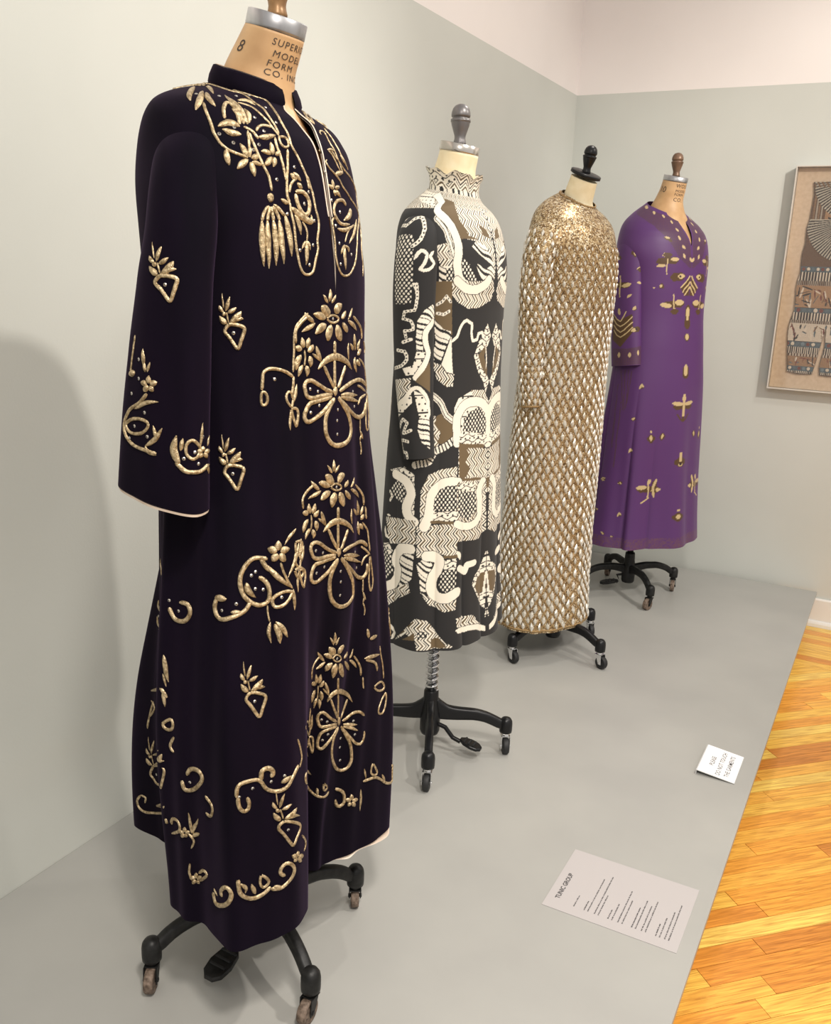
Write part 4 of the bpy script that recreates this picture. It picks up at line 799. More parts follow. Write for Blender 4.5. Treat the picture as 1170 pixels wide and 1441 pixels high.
   ('petal',8.2,'L',0,[7745,600,7726,569,7707,535]),
   ('petal',8.2,'L',0,[7761,604,7780,581,7799,558]),
   ('petal',8.2,'L',0,[7765,616,7803,650,7845,685]),
   ('cord',5.9,'S',0,[7803,600,7868,669,7930,743,7972,804,7934,827,7865,796,7838,762,7799,708])],
   []),
 ('hem_scroll_embroidery','b',[('cord',8.2,'S',0,[8057,631,8057,581,8065,539,8076,500,8099,492,8145,516,8207,577,8245,627,8276,681,8292,731,8299,781,8292,816,8272,858,8249,870,8207,827,8176,770,8172,720,8192,689]),
   ('leaf',4.7,'L',0,[8061,685,8072,673,8084,654,8107,646,8115,623])],
   []),
 ('hem_scroll_embroidery','b',[('cord',7.7,'S',0,[8357,970,8361,923,8361,866,8365,816,8372,777,8399,723,8430,689,8469,654,8499,646,8542,650,8576,666,8607,681,8630,712,8661,739]),
   ('leaf',7.1,'L',0,[8372,908,8396,877,8415,846,8426,823,8426,793,8415,762]),
   ('leaf',8.2,'L',0,[8507,700,8496,735,8492,777,8476,812,8472,854]),
   ('cord',5.3,'S',1,[8569,927,8599,904,8634,854,8653,816,8638,785,8615,766,8588,746,8565,773,8553,816,8553,885]),
   ('cord',7.1,'S',0,[8661,708,8696,693,8734,673,8776,662,8807,677,8850,700,8884,735,8911,762,8930,800,8942,850,8934,896,8900,954,8857,981,8815,977,8780,935,8765,900,8773,858,8796,831,8826,816]),
   ('leaf',8.2,'L',0,[8692,723,8715,712,8746,689,8776,673,8807,646]),
   ('petal',9.4,'L',0,[8988,993,8988,1035,8988,1062]),
   ('petal',9.4,'L',0,[8977,993,8946,1027,8911,1058]),
   ('petal',9.4,'L',0,[8977,985,8953,973,8934,954]),
   ('petal',9.4,'L',0,[8996,966,9019,916,9046,858]),
   ('petal',9.4,'L',0,[8996,977,9046,935,9088,900])],
   []),
 ('hem_scroll_embroidery','b',[('cord',4.1,'S',0,[9057,2474,9077,2416,9088,2366,9100,2320,9111,2266,9119,2220,9119,2182,9104,2155,9088,2128,9073,2105]),
   ('cord',4.1,'S',0,[9069,1208,9100,1150,9146,1066,9161,1012,9142,970,9107,943])],
   []),
 ('hem_scroll_embroidery','b',[('cord',5.9,'S',0,[-135,1458,-754,1897,-820,1951,-820,1912,-823,1866,-808,1808,-766,1728,-135,1235,-104,1193,-69,1166,-46,1143,15,1116,119,1081,219,1081,262,1108]),
   ('cord',4.7,'S',1,[35,1312,88,1270,208,1189,112,1189,54,1189,31,1250]),
   ('cord',7.1,'S',0,[439,1089,508,1058,550,1027,577,997,589,943,596,877,600,835,562,793,512,796,485,846,462,927]),
   ('leaf',5.9,'L',0,[9950,1262,9962,1227,9965,1185,9977,1154]),
   ('petal',9.4,'L',0,[681,846,677,893,669,935]),
   ('petal',9.4,'L',0,[673,843,635,866,604,885]),
   ('petal',9.4,'L',0,[673,820,658,793,643,770]),
   ('petal',9.4,'L',0,[693,812,723,770,758,720]),
   ('petal',9.4,'L',0,[693,835,743,823,808,804]),
   ('leaf',5.9,'L',0,[850,931,854,889,862,843,866,808,870,762,873,720,866,693,870,646,873,600])],
   []),
 ('hem_scroll_embroidery','b',[('cord',5.9,'S',0,[873,1035,927,1027,973,1023,1020,1020,1077,985,1139,923,1185,862,1227,796,1262,758,1327,716,1362,723,1351,777,1335,854,1331,912,1362,997,1327,977,1308,993]),
   ('cord',4.7,'S',1,[997,1231,1031,1170,1073,1081,1089,1020,1027,1035,977,1085,973,1139,977,1200]),
   ('leaf',5.9,'L',0,[1170,970,1185,923,1204,881,1220,823]),
   ('leaf',4.7,'L',0,[877,1220,893,1170,896,1139,912,1100,916,1054])],
   []),
 ('flank_embroidery','b',[('petal',8.2,'L',0,[696,3113,693,3144,677,3178,673,3217,658,3251]),
   ('petal',8.2,'L',0,[739,3082,812,3074,896,3063,958,3059]),
   ('leaf',8.2,'L',0,[646,2851,693,2847,773,2828,843,2813,916,2793,970,2782,1073,2751]),
   ('cord',5.9,'S',0,[669,2824,758,2786,870,2732,939,2697,977,2620,981,2559]),
   ('cord',4.7,'S',1,[931,2355,973,2366,1047,2370,1135,2351,1177,2278,1189,2212,1135,2209,1031,2247,966,2297]),
   ('cord',4.7,'S',1,[1200,2143,1189,2132,1150,2112,1120,2066,1062,2032,1047,1989,1031,1958,1070,1897,1143,1870,1166,1889,1189,1935,1200,1993,1208,2058,1208,2120]),
   ('cord',3.5,'S',0,[1077,2866,1077,2809,1104,2747,1124,2678,1143,2620,1154,2563,1154,2524,1166,2459,1166,2409,1166,2366])],
   []),
]
PRINT_SHAPES = [
 ('b','P','zig',0,[6248,9819,6210,10000,5003,10000,7924,10000,8837,10000,10000,10000,10000,9112,9981,8587,9981,8180,9931,7836,9737,7817,9675,8224,9587,8424,9356,8612,8974,8649,8612,8912,8449,9287,8068,9206,7461,9487]),
 ('b','P','dots',0,[6254,9919,5453,10000,7461,9906,7986,9318,7642,9393,6348,9787]),
 ('b','P','brown',0,[8099,9725,8662,9593,8856,9168,8893,8981,9043,8849,9093,8712,9450,8649,8974,8655,8730,8618,8655,8837,8249,9212]),
 ('b','P','brown',0,[9575,8956,9837,8862,9919,8687,9656,8737]),
 ('b','P','stripe',0,[9306,8612,9625,8543,9856,8318,9950,8068,9906,7824,9719,7617,9518,7817,9318,8024,9181,8268,9006,8412]),
 ('b','P','black',0,[8856,8568,9124,8524,9368,8368,9844,8174,9612,8086,9181,8211,8856,8349,8712,8455]),
 ('b','P','check',0,[8787,8280,9012,8180,9337,7811,9093,7805,8849,7955,8737,8118]),
 ('b','P','stripe',0,[8505,7655,8924,7667,9656,7649,9862,7505,8524,7492]),
 ('b','P','zig',0,[8068,8487,8349,8543,8593,8343,8543,8111,8149,8099,8049,8299]),
 ('b','P','stripe',0,[8086,8099,8518,8111,8443,7836,8099,7799]),
 ('b','P','brown',0,[7992,7792,8493,7811,8524,7492,8018,7480]),
 ('b','P','check',0,[8286,8036,8499,8111,8524,7686,8324,7692]),
 ('b','S','line',17.65,[8124,9006,8211,8956,8293,8887,8368,8824,8412,8743,8430,8637,8474,8555,8480,8474,8512,8393,8524,8311]),
 ('b','S','cream',25.49,[7536,9850,7874,9700,8130,9525,8111,9350,8124,9212,8211,9124,8330,9062,8443,8993,8518,8924,8593,8843,8637,8762,8674,8662,8693,8562,8693,8455,8680,8343,8649,8236,8624,8143,8649,8043,8668,7949,8718,7867,8843,7774,9012,7724,9206,7699,9381,7699,9531,7749,9656,7805]),
 ('b','P','brown',0,[7955,7805,8487,7824,8593,6760,8318,6829,8224,6867,8005,7073]),
 ('b','S','snake',7.84,[8068,7355,8224,7417,8343,7530,8487,7423]),
 ('b','S','snake',7.84,[8086,7186,8293,7167,8462,7236]),
 ('b','P','zig',0,[8512,7598,8687,7423,9074,7292,9450,7317,9869,7461,9969,7649,9906,7849,8487,7824]),
 ('b','S','cream',23.53,[8637,7836,8774,7761,8924,7692,9112,7667,9306,7674,9481,7730,9631,7792,9731,7874]),
 ('b','S','cream',8.24,[8580,6623,8668,6679,8755,6735,8812,6848,8874,6961,8962,7036,9049,7061,9231,6992,9237,6904,9225,6823,9256,6723,9287,6648,9443,6673,9487,6792,9619,6817,9750,6667,9731,6579,9712,6479]),
 ('b','P','speck',0,[9831,6992,9525,6635,9368,6335,9525,6041,9787,5766,9881,5547,9994,5791,9819,6041,9500,6385,9881,6529,9987,6742]),
 ('b','P','brown',0,[9844,6573,9525,6348,9694,6079,9906,5897,9900,6085,9756,6316]),
 ('b','S','cream',3.92,[9806,6529,9825,6423,9850,6304,9869,6185,9856,6060]),
 ('b','P','stripe',0,[7980,7098,8311,6873,8543,6836,8549,6735,8430,6548,8280,6229,7980,6266,8086,6610]),
 ('b','P','cream',0,[8568,6748,8437,6460,8305,6173,8480,6016,8687,5991,8637,6235]),
 ('b','P','zig',0,[7986,6223,8286,6160,8480,5991,8730,5972,8705,5729,8505,5716,8193,5866]),
 ('b','P','zig',0,[8068,5153,8249,5097,8393,4765,8343,4465,8111,4415]),
 ('b','P','brown',0,[8249,5116,8418,5178,8793,4909,8806,4653,8512,4528,8311,4553,8405,4765,8218,4966]),
 ('b','S','line',17.65,[8024,5560,8186,5491,8311,5422,8405,5335,8480,5222,8555,5134,8693,5059,8831,4997]),
 ('b','S','stripeband',19.61,[8856,4640,8724,4565,8599,4497,8430,4434,8261,4390,8205,4315,8143,4240,8099,4165,7980,4128,7836,4103,7686,4065]),
 ('b','P','dots',0,[8812,4997,8787,5278,8912,5478,9381,5635,9794,5610,10000,5347,10000,4972,10000,4678,10000,4403,8924,4534]),
 ('b','P','zig',0,[9331,5641,9819,5610,9969,5410,9450,5410]),
 ('b','S','cream',25.49,[8924,4559,8918,4665,8912,4772,8887,4878,8881,4966,8893,5084,8956,5184,9043,5285,9156,5353,9325,5391,9506,5391,9669,5366,9812,5310,9925,5191,10000,5041,10000,4941,10000,4847,10000,4728,10000,4622,10000,4534,10000,4447]),
 ('b','P','check',0,[9093,4790,9106,4984,9262,5172,9619,5266,9875,5116,9937,4909,9919,4665]),
 ('b','P','speck',0,[9006,4753,9944,4634,10000,4415,8968,4528]),
 ('b','P','zig',0,[8968,4528,10000,4321,10000,3346,8999,3702]),
 ('b','P','brown',0,[8993,4540,9844,4447,9875,4365,9231,4422,9331,4278,9218,4134,9368,3984,9256,3809,9024,3759]),
 ('b','S','brownline',7.84,[9024,3771,9212,3752,9375,3734,9575,3727,9756,3696,9919,3665,10000,3640,10000,3590,10000,3483]),
 ('b','P','zig',0,[7942,2664,7905,3196,7899,3540,8105,3884,8455,4003,8943,4053,8962,3596,8318,3440,8143,2664]),
 ('b','P','zig',0,[7836,2770,8993,2858,9018,2151,8712,2133,8336,2239,8093,2108,7874,2101]),
 ('b','S','cream',29.41,[8981,3702,8806,3727,8637,3715,8524,3690,8405,3621,8293,3552,8218,3446,8205,3321,8193,3202,8174,3083,8161,2971,8093,2864,8049,2777]),
 ('b','P','check',0,[8274,3127,8299,3383,8449,3577,8687,3659,8962,3659,8981,3108]),
 ('b','P','speck',0,[8293,3089,8981,3108,8993,2889,8268,2908]),
 ('b','S','brownline',7.84,[8249,2877,8368,2871,8505,2877,8618,2864,8743,2858,8868,2852,8993,2846]),
 ('b','S','brownline',7.84,[8593,2101,8730,2114,8874,2108,9018,2108]),
 ('b','P','speck',0,[8555,2051,9018,2058,8981,1826,8599,1832]),
 ('b','P','stripe',0,[7880,1945,8168,2158,8305,1939,8224,1632,8268,1326,8005,1370,7974,1639]),
 ('b','P','check',0,[8599,1801,9006,1826,8993,1351,8730,1307,8499,1432,8537,1626]),
 ('b','P','zig',0,[8005,1338,8286,1201,8737,1132,9018,1201,8993,913,8662,876,8236,1044]),
 ('b','S','cream',29.41,[8149,2139,8280,2133,8418,2089,8505,2033,8505,1939,8449,1807,8336,1682,8299,1563,8286,1438,8343,1313,8443,1220,8587,1182,8737,1182,8874,1238,9012,1295]),
 ('b','P','speck',0,[6836,3865,7411,3996,7686,3852,7761,2889,7573,2927,7505,3146,7617,3408,7523,3621,7117,3809]),
 ('b','P','check',0,[6979,3496,7179,3721,7461,3609,7523,3390,7386,3227,7117,3296]),
 ('b','S','cream',25.49,[7092,3802,7261,3765,7411,3727,7492,3677,7561,3615,7611,3527,7636,3440,7605,3346,7555,3233,7523,3146,7548,3027,7617,2927,7767,2858]),
 ('b','P','zig',0,[6798,2827,7786,2896,7836,2376,7054,2270]),
 ('b','P','stripe',0,[7455,2195,7805,2233,7755,1614,7430,1326,7336,1676]),
 ('b','P','check',0,[6548,2233,7111,2101,7173,1639,6904,1420]),
 ('b','P','zig',0,[6873,1107,7655,1501,7724,1307,7086,882]),
 ('b','S','cream',27.45,[7699,2264,7555,2251,7430,2220,7311,2101,7255,1957,7261,1864,7330,1770,7336,1676,7311,1526,7217,1388,7086,1326,6861,1232]),
 ('b','P','speck',0,[6729,2220,7004,2276,7154,2108,7073,2033]),
 ('b','P','zig',0,[8956,3721,9812,3671,9969,3271,9975,2495,9706,2358,9006,2420]),
 ('b','P','check',0,[8987,3521,9587,3446,9631,3027,9393,2846,9031,2977]),
 ('b','S','cream',21.57,[8993,2814,9199,2727,9375,2708,9493,2720,9612,2758,9712,2833,9762,2921,9756,3052,9750,3164,9750,3258,9719,3358,9712,3440,9762,3552,9844,3634]),
 ('b','P','speck',0,[8999,3702,9581,3634,9587,3458,9012,3533]),
 ('b','S','cream',11.76,[9018,2201,9087,2126,9118,2020]),
 ('b','S','cream',17.65,[9099,1820,9281,1695,9318,1757,9362,1845,9593,1845]),
 ('b','P','speck',0,[10000,2039,10000,1745,10000,1457,10000,1019,9956,663,9775,938,9531,1357,9606,1532,9906,1751]),
 ('b','P','brown',0,[9962,1526,10000,1545,10000,1138,9812,969,9631,1263,9712,1470]),
 ('b','S','cream',3.92,[10000,1545,9987,1420,9975,1307,9962,1188,9950,1076,9937,976]),
 ('b','P','stripe',0,[10000,801,10000,500,10000,263,9994,538,9950,381,9981,625]),
 ('b','P','zig',0,[7286,94,7642,507,7886,744,8205,700,8424,413,8655,213,8918,69,7930,25,7867,263,7624,338]),
 ('b','P','check',0,[7924,425,8099,482,8261,350,7961,269]),
 ('b','P','brown',0,[8293,269,8505,288,8749,69,8293,56]),
 ('b','P','brown',0,[7511,188,7867,419,7867,244]),
 ('b','P','zig',0,[8993,707,9531,663,9787,413,9944,131,9687,281,9031,469]),
 ('b','S','cream',15.69,[9006,432,9243,369,9381,394,9543,363,9694,331,9900,206,9944,150]),
 ('b','S','cream',9.8,[6948,313,7142,400,7211,338,7280,275,7186,106]),
 ('b','S','snake',7.84,[6923,3408,7036,3315,6954,3215]),
 ('b','S','cream',7.84,[6867,2883,6936,2883,6998,2877]),
 ('b','S','cream',9.8,[6798,2602,6817,2508,6867,2427,6992,2383]),
 ('s','P','dots',0,[2502,338,2427,338,2427,338,2427,338,2502,338]),
 ('s','P','zig',0,[2502,338,2502,338,2502,338,2502,338]),
 ('s','P','check',0,[3877,1201,2176,1295,1957,2502,1970,3609,3483,3621]),
 ('s','P','check',0,[3546,2921,2014,2896,2020,3721,3377,3734]),
 ('s','S','snake',9.8,[3071,419,2802,419,2502,338,2502,338,2802,419,3071,419,3365,475,3583,488,3652,532]),
 ('s','S','snake',9.8,[4178,682,3671,794,3108,919,2808,813,2564,694,2039,650,1714,851,1495,1063,1532,1257,1639,1413,1901,1551,2189,1651]),
 ('s','S','cream',8.82,[1932,2070,1757,1914,1526,1795,1245,1801,1001,1882,1026,2020,1163,2170,1451,2383,1176,2427,763,2383,432,2264,200,2133,494,2039,732,1939,407,1745]),
 ('s','S','snake',7.84,[1851,2946,1632,3158,1570,3327,1557,3490]),
 ('s','S','snake',7.84,[1645,2939,1582,3133,1570,3296,1557,3465,1601,3659,1645,3827,1745,3965,2170,3996,2508,4028,2633,4303,2339,4328,2008,4378,1839,4540,1839,4709,2164,4765,2514,4772,2395,5022]),
 ('s','S','snake',9.8,[3277,5541,2533,5591,2351,5754,2364,5929,2552,6041,2833,6160,3258,6223,4090,6304]),
 ('s','S','snake',9.8,[2645,5222,2339,5166,2001,5103]),
 ('s','P','stripe',0,[-31,3677,969,3959,1520,4378,1614,5103,1557,5528,1032,5591,1044,4991,375,4459,-356,4296]),
 ('s','P','dots',0,[1557,5585,550,5654,901,6104,1451,6498,2458,6554,2770,6273,1845,6154]),
 ('s','P','zig',0,[4040,6754,2039,6642,2139,7129,3971,7736]),
 ('s','P','dots',0,[3971,7736,2089,7217,2008,7655,3014,8061,3852,8255]),
 ('s','S','cream',17.65,[-19,4409,281,4547,594,4678,794,4822,851,5047,775,5278,632,5453,469,5654,544,5797,694,5966,894,6135,1151,6304,1382,6473,1626,6642]),
 ('s','P','brown',0,[281,6004,244,7292,1695,6785]),
 ('s','P','dots',0,[1839,7161,1107,7323,356,7930,381,8405,1432,8305,1639,7774]),
 ('s','P','stripe',0,[1501,8361,381,8405,463,9650,1357,9306,1657,8793]),
 ('s','S','cream',11.76,[3971,7736,3721,7786,3089,7655,2639,7448,2276,7273,1957,7104,1651,7048,1388,7079,1038,7236,694,7448,450,7692,457,7867,363,8080,375,8286]),
 ('s','S','snake',9.8,[3727,8655,3446,8468,3083,8324,2614,8487,3027,8724,3296,8906,2889,8868,2308,8780]),
 ('s','S','snake',9.8,[2752,9250,3315,9199,3890,9218,3802,9393,3790,9606,3977,9675,3114,9731,3096,9944]),
]
SILK_SHAPES = [
 ('b','P','band',0,[6936,9612,6710,9850,5672,9962,10000,9781,10000,9725,9944,9037,9969,8424,10000,8018,9950,7992,9525,8255,9237,8599,9024,8849,8687,9149,8086,9368]),
 ('b','S','gold',13.12,[6954,9925,7236,9900,7467,9869]),
 ('b','S','gold',13.12,[8111,9837,8274,9781,8393,9712]),
 ('b','S','gold',13.12,[8899,9794,9056,9725,9137,9644]),
 ('b','S','gold',13.12,[9556,9525,9581,9443,9593,9362]),
 ('b','S','gold',13.12,[9669,9131,9694,9074,9687,9018]),
 ('b','S','gold',13.12,[9619,8837,9625,8793,9625,8730]),
 ('b','S','gold',13.12,[9681,8580,9706,8543,9756,8512]),
 ('b','S','gold',13.12,[9694,8355,9719,8299,9744,8261]),
 ('b','S','gold',13.12,[9937,8255,9962,8218,9987,8180]),
 ('b','S','brown',28.12,[8693,8118,8881,8143,9062,8168,9250,8174,9443,8180]),
 ('b','S','gold',15.62,[8899,8293,8956,8311,9037,8330]),
 ('b','S','gold',15.62,[9225,8205,9356,8211,9493,8218]),
 ('b','S','gold',12.5,[8699,8005,8837,8030,8993,8030]),
 ('b','S','gold',5.0,[9087,8205,9068,8074,9056,7942,9074,7811]),
 ('b','S','brown',18.75,[8931,8311,9087,8318,9225,8318]),
 ('b','S','brown',34.38,[9275,7724,9431,7742,9568,7749,9737,7774]),
 ('b','S','gold',21.88,[9543,7767,9625,7767,9737,7774]),
 ('b','S','dark',7.5,[9593,7767,9593,7767,9625,7749]),
 ('b','S','brown',15.62,[9018,8762,9149,8743,9268,8687]),
 ('b','S','gold',11.25,[9056,8787,9131,8768,9212,8762]),
 ('b','P','brown',0,[9662,7448,9975,7799,10000,7267,9831,7242]),
 ('b','S','gold',5.31,[9662,7467,9794,7567,9887,7661,9975,7780]),
 ('b','S','gold',5.31,[9762,7355,9831,7455,9931,7530,9994,7630]),
 ('b','S','gold',5.31,[9831,7261,9925,7380,10000,7492]),
 ('b','S','brown',34.38,[8918,7505,8918,7486,8949,7467]),
 ('b','S','gold',18.75,[8893,7467,8893,7486,8918,7505]),
 ('b','S','gold',6.25,[8612,7436,8612,7436,8643,7436]),
 ('b','S','brown',28.12,[9043,6973,9237,6998,9431,7004,9631,7023,9800,7029]),
 ('b','S','gold',18.75,[8931,6992,9131,6973,9325,6961]),
 ('b','S','gold',21.88,[9512,7061,9656,7061,9800,7067]),
 ('b','S','gold',5.62,[9406,7267,9418,7154,9431,7023,9443,6886]),
 ('b','S','gold',18.75,[9475,6886,9450,6829,9456,6773]),
 ('b','S','brown',25.0,[9362,6811,9481,6811,9593,6829]),
 ('b','S','brown',18.75,[9994,6973,10000,6854,9987,6742,9994,6623,9975,6485,9981,6366]),
 ('b','S','gold',9.38,[10000,6936,9987,6817,9994,6698,9994,6585]),
 ('b','S','brown',18.75,[9981,6191,9987,6116,9987,6035]),
 ('b','S','gold',10.62,[9981,6191,9987,6135,9987,6054]),
 ('b','S','brown',21.88,[10000,5303,10000,5203,9981,5084,9987,4984]),
 ('b','S','gold',12.5,[9994,5341,10000,5203,9987,5059]),
 ('b','S','brown',28.12,[9694,4165,9906,4178,10000,4203]),
 ('b','S','gold',17.19,[9637,4271,9806,4246,9969,4234]),
 ('b','S','gold',7.5,[9994,4497,10000,4378,9994,4253,10000,4134,9987,4009,9994,3890]),
 ('b','S','brown',6.25,[9812,3940,9912,3815,10000,3740,10000,3871]),
 ('b','S','gold',12.5,[9994,4478,10000,4396,9987,4315]),
 ('b','S','brown',34.38,[8993,3340,9006,3258,9018,3177]),
 ('b','S','gold',13.56,[8993,3340,8999,3277,9012,3215]),
 ('b','S','gold',6.25,[8974,3483,8974,3465,8981,3440]),
 ('b','S','brown',21.88,[9400,3396,9387,3308,9381,3246]),
 ('b','S','gold',9.69,[9400,3396,9393,3333,9381,3265]),
 ('b','S','brown',37.5,[9987,2658,9987,2570,9994,2470]),
 ('b','S','gold',21.88,[9994,2508,9994,2489,9994,2470]),
 ('b','S','gold',5.62,[9994,2821,10000,2695,9987,2595]),
 ('b','S','dark',7.5,[9994,2508,9994,2489,9994,2489]),
 ('b','S','brown',31.25,[8424,4715,8424,4715,8449,4715]),
 ('b','S','gold',9.38,[8349,4665,8412,4772,8505,4722]),
 ('b','S','brown',31.25,[8299,2883,8299,2883,8305,2883]),
 ('b','S','gold',9.38,[8255,2839,8293,2927,8393,2896]),
 ('b','S','brown',25.0,[8236,3802,8261,3802,8318,3802]),
 ('b','S','gold',10.0,[8211,3796,8261,3802,8311,3827]),
 ('b','S','brown',25.0,[7992,1926,8049,1926,8074,1932]),
 ('b','S','gold',10.0,[7967,1901,8018,1926,8074,1951]),
 ('b','S','brown',25.0,[7342,1957,7411,1964,7442,1964]),
 ('b','S','gold',10.0,[7305,1951,7405,1989,7461,2001]),
 ('b','S','brown',28.12,[8749,1776,8918,1789,9093,1776,9268,1776,9462,1776]),
 ('b','S','gold',18.75,[8699,1839,8862,1832,9006,1845]),
 ('b','S','gold',18.75,[9218,1732,9343,1757,9481,1776]),
 ('b','S','gold',6.88,[9087,2051,9074,1926,9093,1795,9106,1670,9093,1545]),
 ('b','S','gold',15.62,[9137,2045,9093,1989,9074,1926]),
 ('b','S','brown',18.75,[9306,2020,9293,1889,9281,1757,9312,1632]),
 ('b','S','gold',10.0,[9350,2070,9300,1951,9250,1814,9275,1689,9306,1545]),
 ('b','S','gold',6.25,[8887,1388,8999,1445,9124,1520]),
 ('b','S','brown',34.38,[9994,1019,9994,938,9994,851]),
 ('b','S','gold',13.56,[9994,1001,9994,957,9994,894]),
 ('b','S','gold',5.0,[9987,1151,9987,1126,10000,1126]),
 ('b','S','brown',25.0,[7242,1013,7242,1013,7292,1026]),
 ('b','S','gold',8.12,[7067,963,7079,1051,7361,1051]),
 ('b','S','brown',25.0,[8124,988,8149,994,8180,988]),
 ('b','S','gold',8.12,[8074,944,8118,1044,8205,1001]),
 ('b','S','brown',21.88,[7636,381,7661,388,7686,381]),
 ('b','S','gold',8.75,[7605,419,7661,388,7686,369]),
 ('b','S','brown',21.88,[7942,319,7967,319,7992,319]),
 ('b','S','gold',8.75,[7942,338,7967,319,7999,281]),
 ('b','S','brown',21.88,[7386,1932,7417,1939,7417,1939]),
 ('b','S','gold',8.75,[7342,1964,7386,1932,7448,1932]),
 ('b','S','brown',21.88,[8018,1926,8049,1926,8074,1932]),
 ('b','S','gold',8.75,[8018,1945,8049,1926,8080,1907]),
 ('b','S','stripe',5.0,[7448,5128,7480,4991,7536,4853,7567,4715,7605,4565,7636,4440,7705,4290,7736,4159,7767,4028]),
 ('b','S','stripe',5.0,[7624,5147,7630,4991,7661,4859,7692,4728,7724,4590,7730,4440,7761,4309,7792,4171,7824,4034]),
 ('b','S','stripe',5.0,[7792,5141,7786,5016,7817,4884,7811,4759,7842,4634,7842,4497,7867,4378,7867,4240,7874,4096]),
 ('b','S','stripe',5.0,[7924,5122,7917,5003,7911,4884,7911,4747,7905,4622,7905,4503,7899,4384,7899,4253]),
 ('b','S','stripe',5.0,[7423,4709,7430,4565,7430,4440,7461,4321,7467,4178,7473,4034,7480,3884,7505,3752,7505,3634,7511,3471,7536,3340,7536,3202,7536,3052,7555,2939]),
 ('b','S','stripe',5.0,[7655,4240,7661,4084,7661,3959,7699,3802,7699,3671,7699,3533,7699,3390,7699,3246,7699,3096,7724,2958,7717,2814,7717,2670,7717,2508,7711,2376]),
 ('s','S','brown',34.38,[3621,838,3602,919,3402,1119]),
 ('s','S','gold',13.56,[3621,838,3602,919,3621,1001]),
 ('s','S','brown',34.38,[1138,1764,1094,1939,1051,2120]),
 ('s','S','gold',13.56,[1126,1807,1094,1939,1057,2076]),
 ('s','S','brown',28.12,[2852,2220,2833,2270,2708,2326]),
 ('s','S','gold',9.38,[3102,1932,3221,2258,2789,2402]),
 ('s','S','gold',15.62,[625,3039,231,2971,-363,2946]),
 ('s','S','brown',21.88,[525,3083,94,3071,-738,2977]),
 ('s','S','brown',28.12,[3340,4046,2520,4165,1945,4178,1420,4134]),
 ('s','S','gold',18.75,[2176,4221,1789,4184,1345,4084]),
 ('s','S','gold',12.5,[3784,4165,3177,4096,2714,4109]),
 ('s','S','gold',6.25,[2489,3533,2458,3827,2433,4121,2502,4422,2483,4722,2464,4991]),
 ('s','S','gold',12.5,[519,3990,306,3984,-63,4034]),
 ('s','S','gold',12.5,[1595,5041,1451,4947,1226,4847]),
 ('s','S','brown',21.88,[951,5866,694,5866,594,5866]),
 ('s','S','gold',15.62,[944,5916,782,5816,694,5716]),
 ('s','P','brown',0,[3383,6279,2383,6660,1013,6229,907,7536,2276,8630,3427,8018]),
 ('s','S','gold',12.5,[2508,5841,2495,6048,2402,6254]),
 ('s','S','gold',5.0,[3233,6241,2745,6567,2295,6767,1995,6467,1701,6060]),
 ('s','S','gold',5.0,[3208,6592,2733,6961,2289,7129,1901,6986,1457,6735,1007,6435]),
 ('s','S','gold',5.0,[3183,6998,2720,7330,2283,7542,1895,7398,1445,7104,994,6848]),
 ('s','S','gold',5.0,[3171,7361,2720,7736,2276,7905,1895,7761,1445,7517,988,7217]),
 ('s','S','brown',28.12,[907,7430,550,7386,-25,7336]),
 ('s','S','gold',18.75,[1063,7480,826,7430,550,7386]),
 ('s','S','dark',6.88,[550,7330,550,7386,450,7386]),
 ('s','P','band',0,[3421,8693,1520,8755,-407,8587,-432,9937,3333,10000]),
 ('s','S','gold',13.12,[2452,9037,2452,9193,2452,9350]),
 ('s','S','gold',13.12,[1295,9081,1295,9237,1295,9393]),
 ('s','S','gold',13.12,[238,8943,238,9106,238,9262]),
]
# ---------------------------------------------------------------- the room
FLOOR = -.178; WX = -1.612; WY = 4.61; EDGE = -.205; PAINT = 2.268
def wall(name, pts_fn, a0, a1):
    bm = bmesh.new(); faces = []
    for z0, z1, mi in ((FLOOR, PAINT, 0), (PAINT, 4.2, 1)):
        vs = [bm.verts.new(pts_fn(a, z, d)) for d in (0, 1) for (a, z) in ((a0, z0), (a1, z0), (a1, z1), (a0, z1))]
        for q in ((0, 1, 2, 3), (4, 7, 6, 5), (0, 4, 5, 1), (1, 5, 6, 2), (2, 6, 7, 3), (3, 7, 4, 0)):
            f = bm.faces.new([vs[i] for i in q]); f.material_index = mi
    return tag(mesh_bm(name, bm, [MT['wall_sage'], MT['wall_white']]), kind='structure')
wall('wall_left', lambda a, z, d: (WX - d * .12, a, z), -2.5, WY + .12)
wall('wall_back', lambda a, z, d: (a, WY + d * .12, z), WX - .12, 4.0)
fl = tag(mesh_bm('floor', box_bm(WX, 4.0, -2.5, WY, FLOOR - .06, FLOOR - .012), MT['subfloor']), kind='structure')

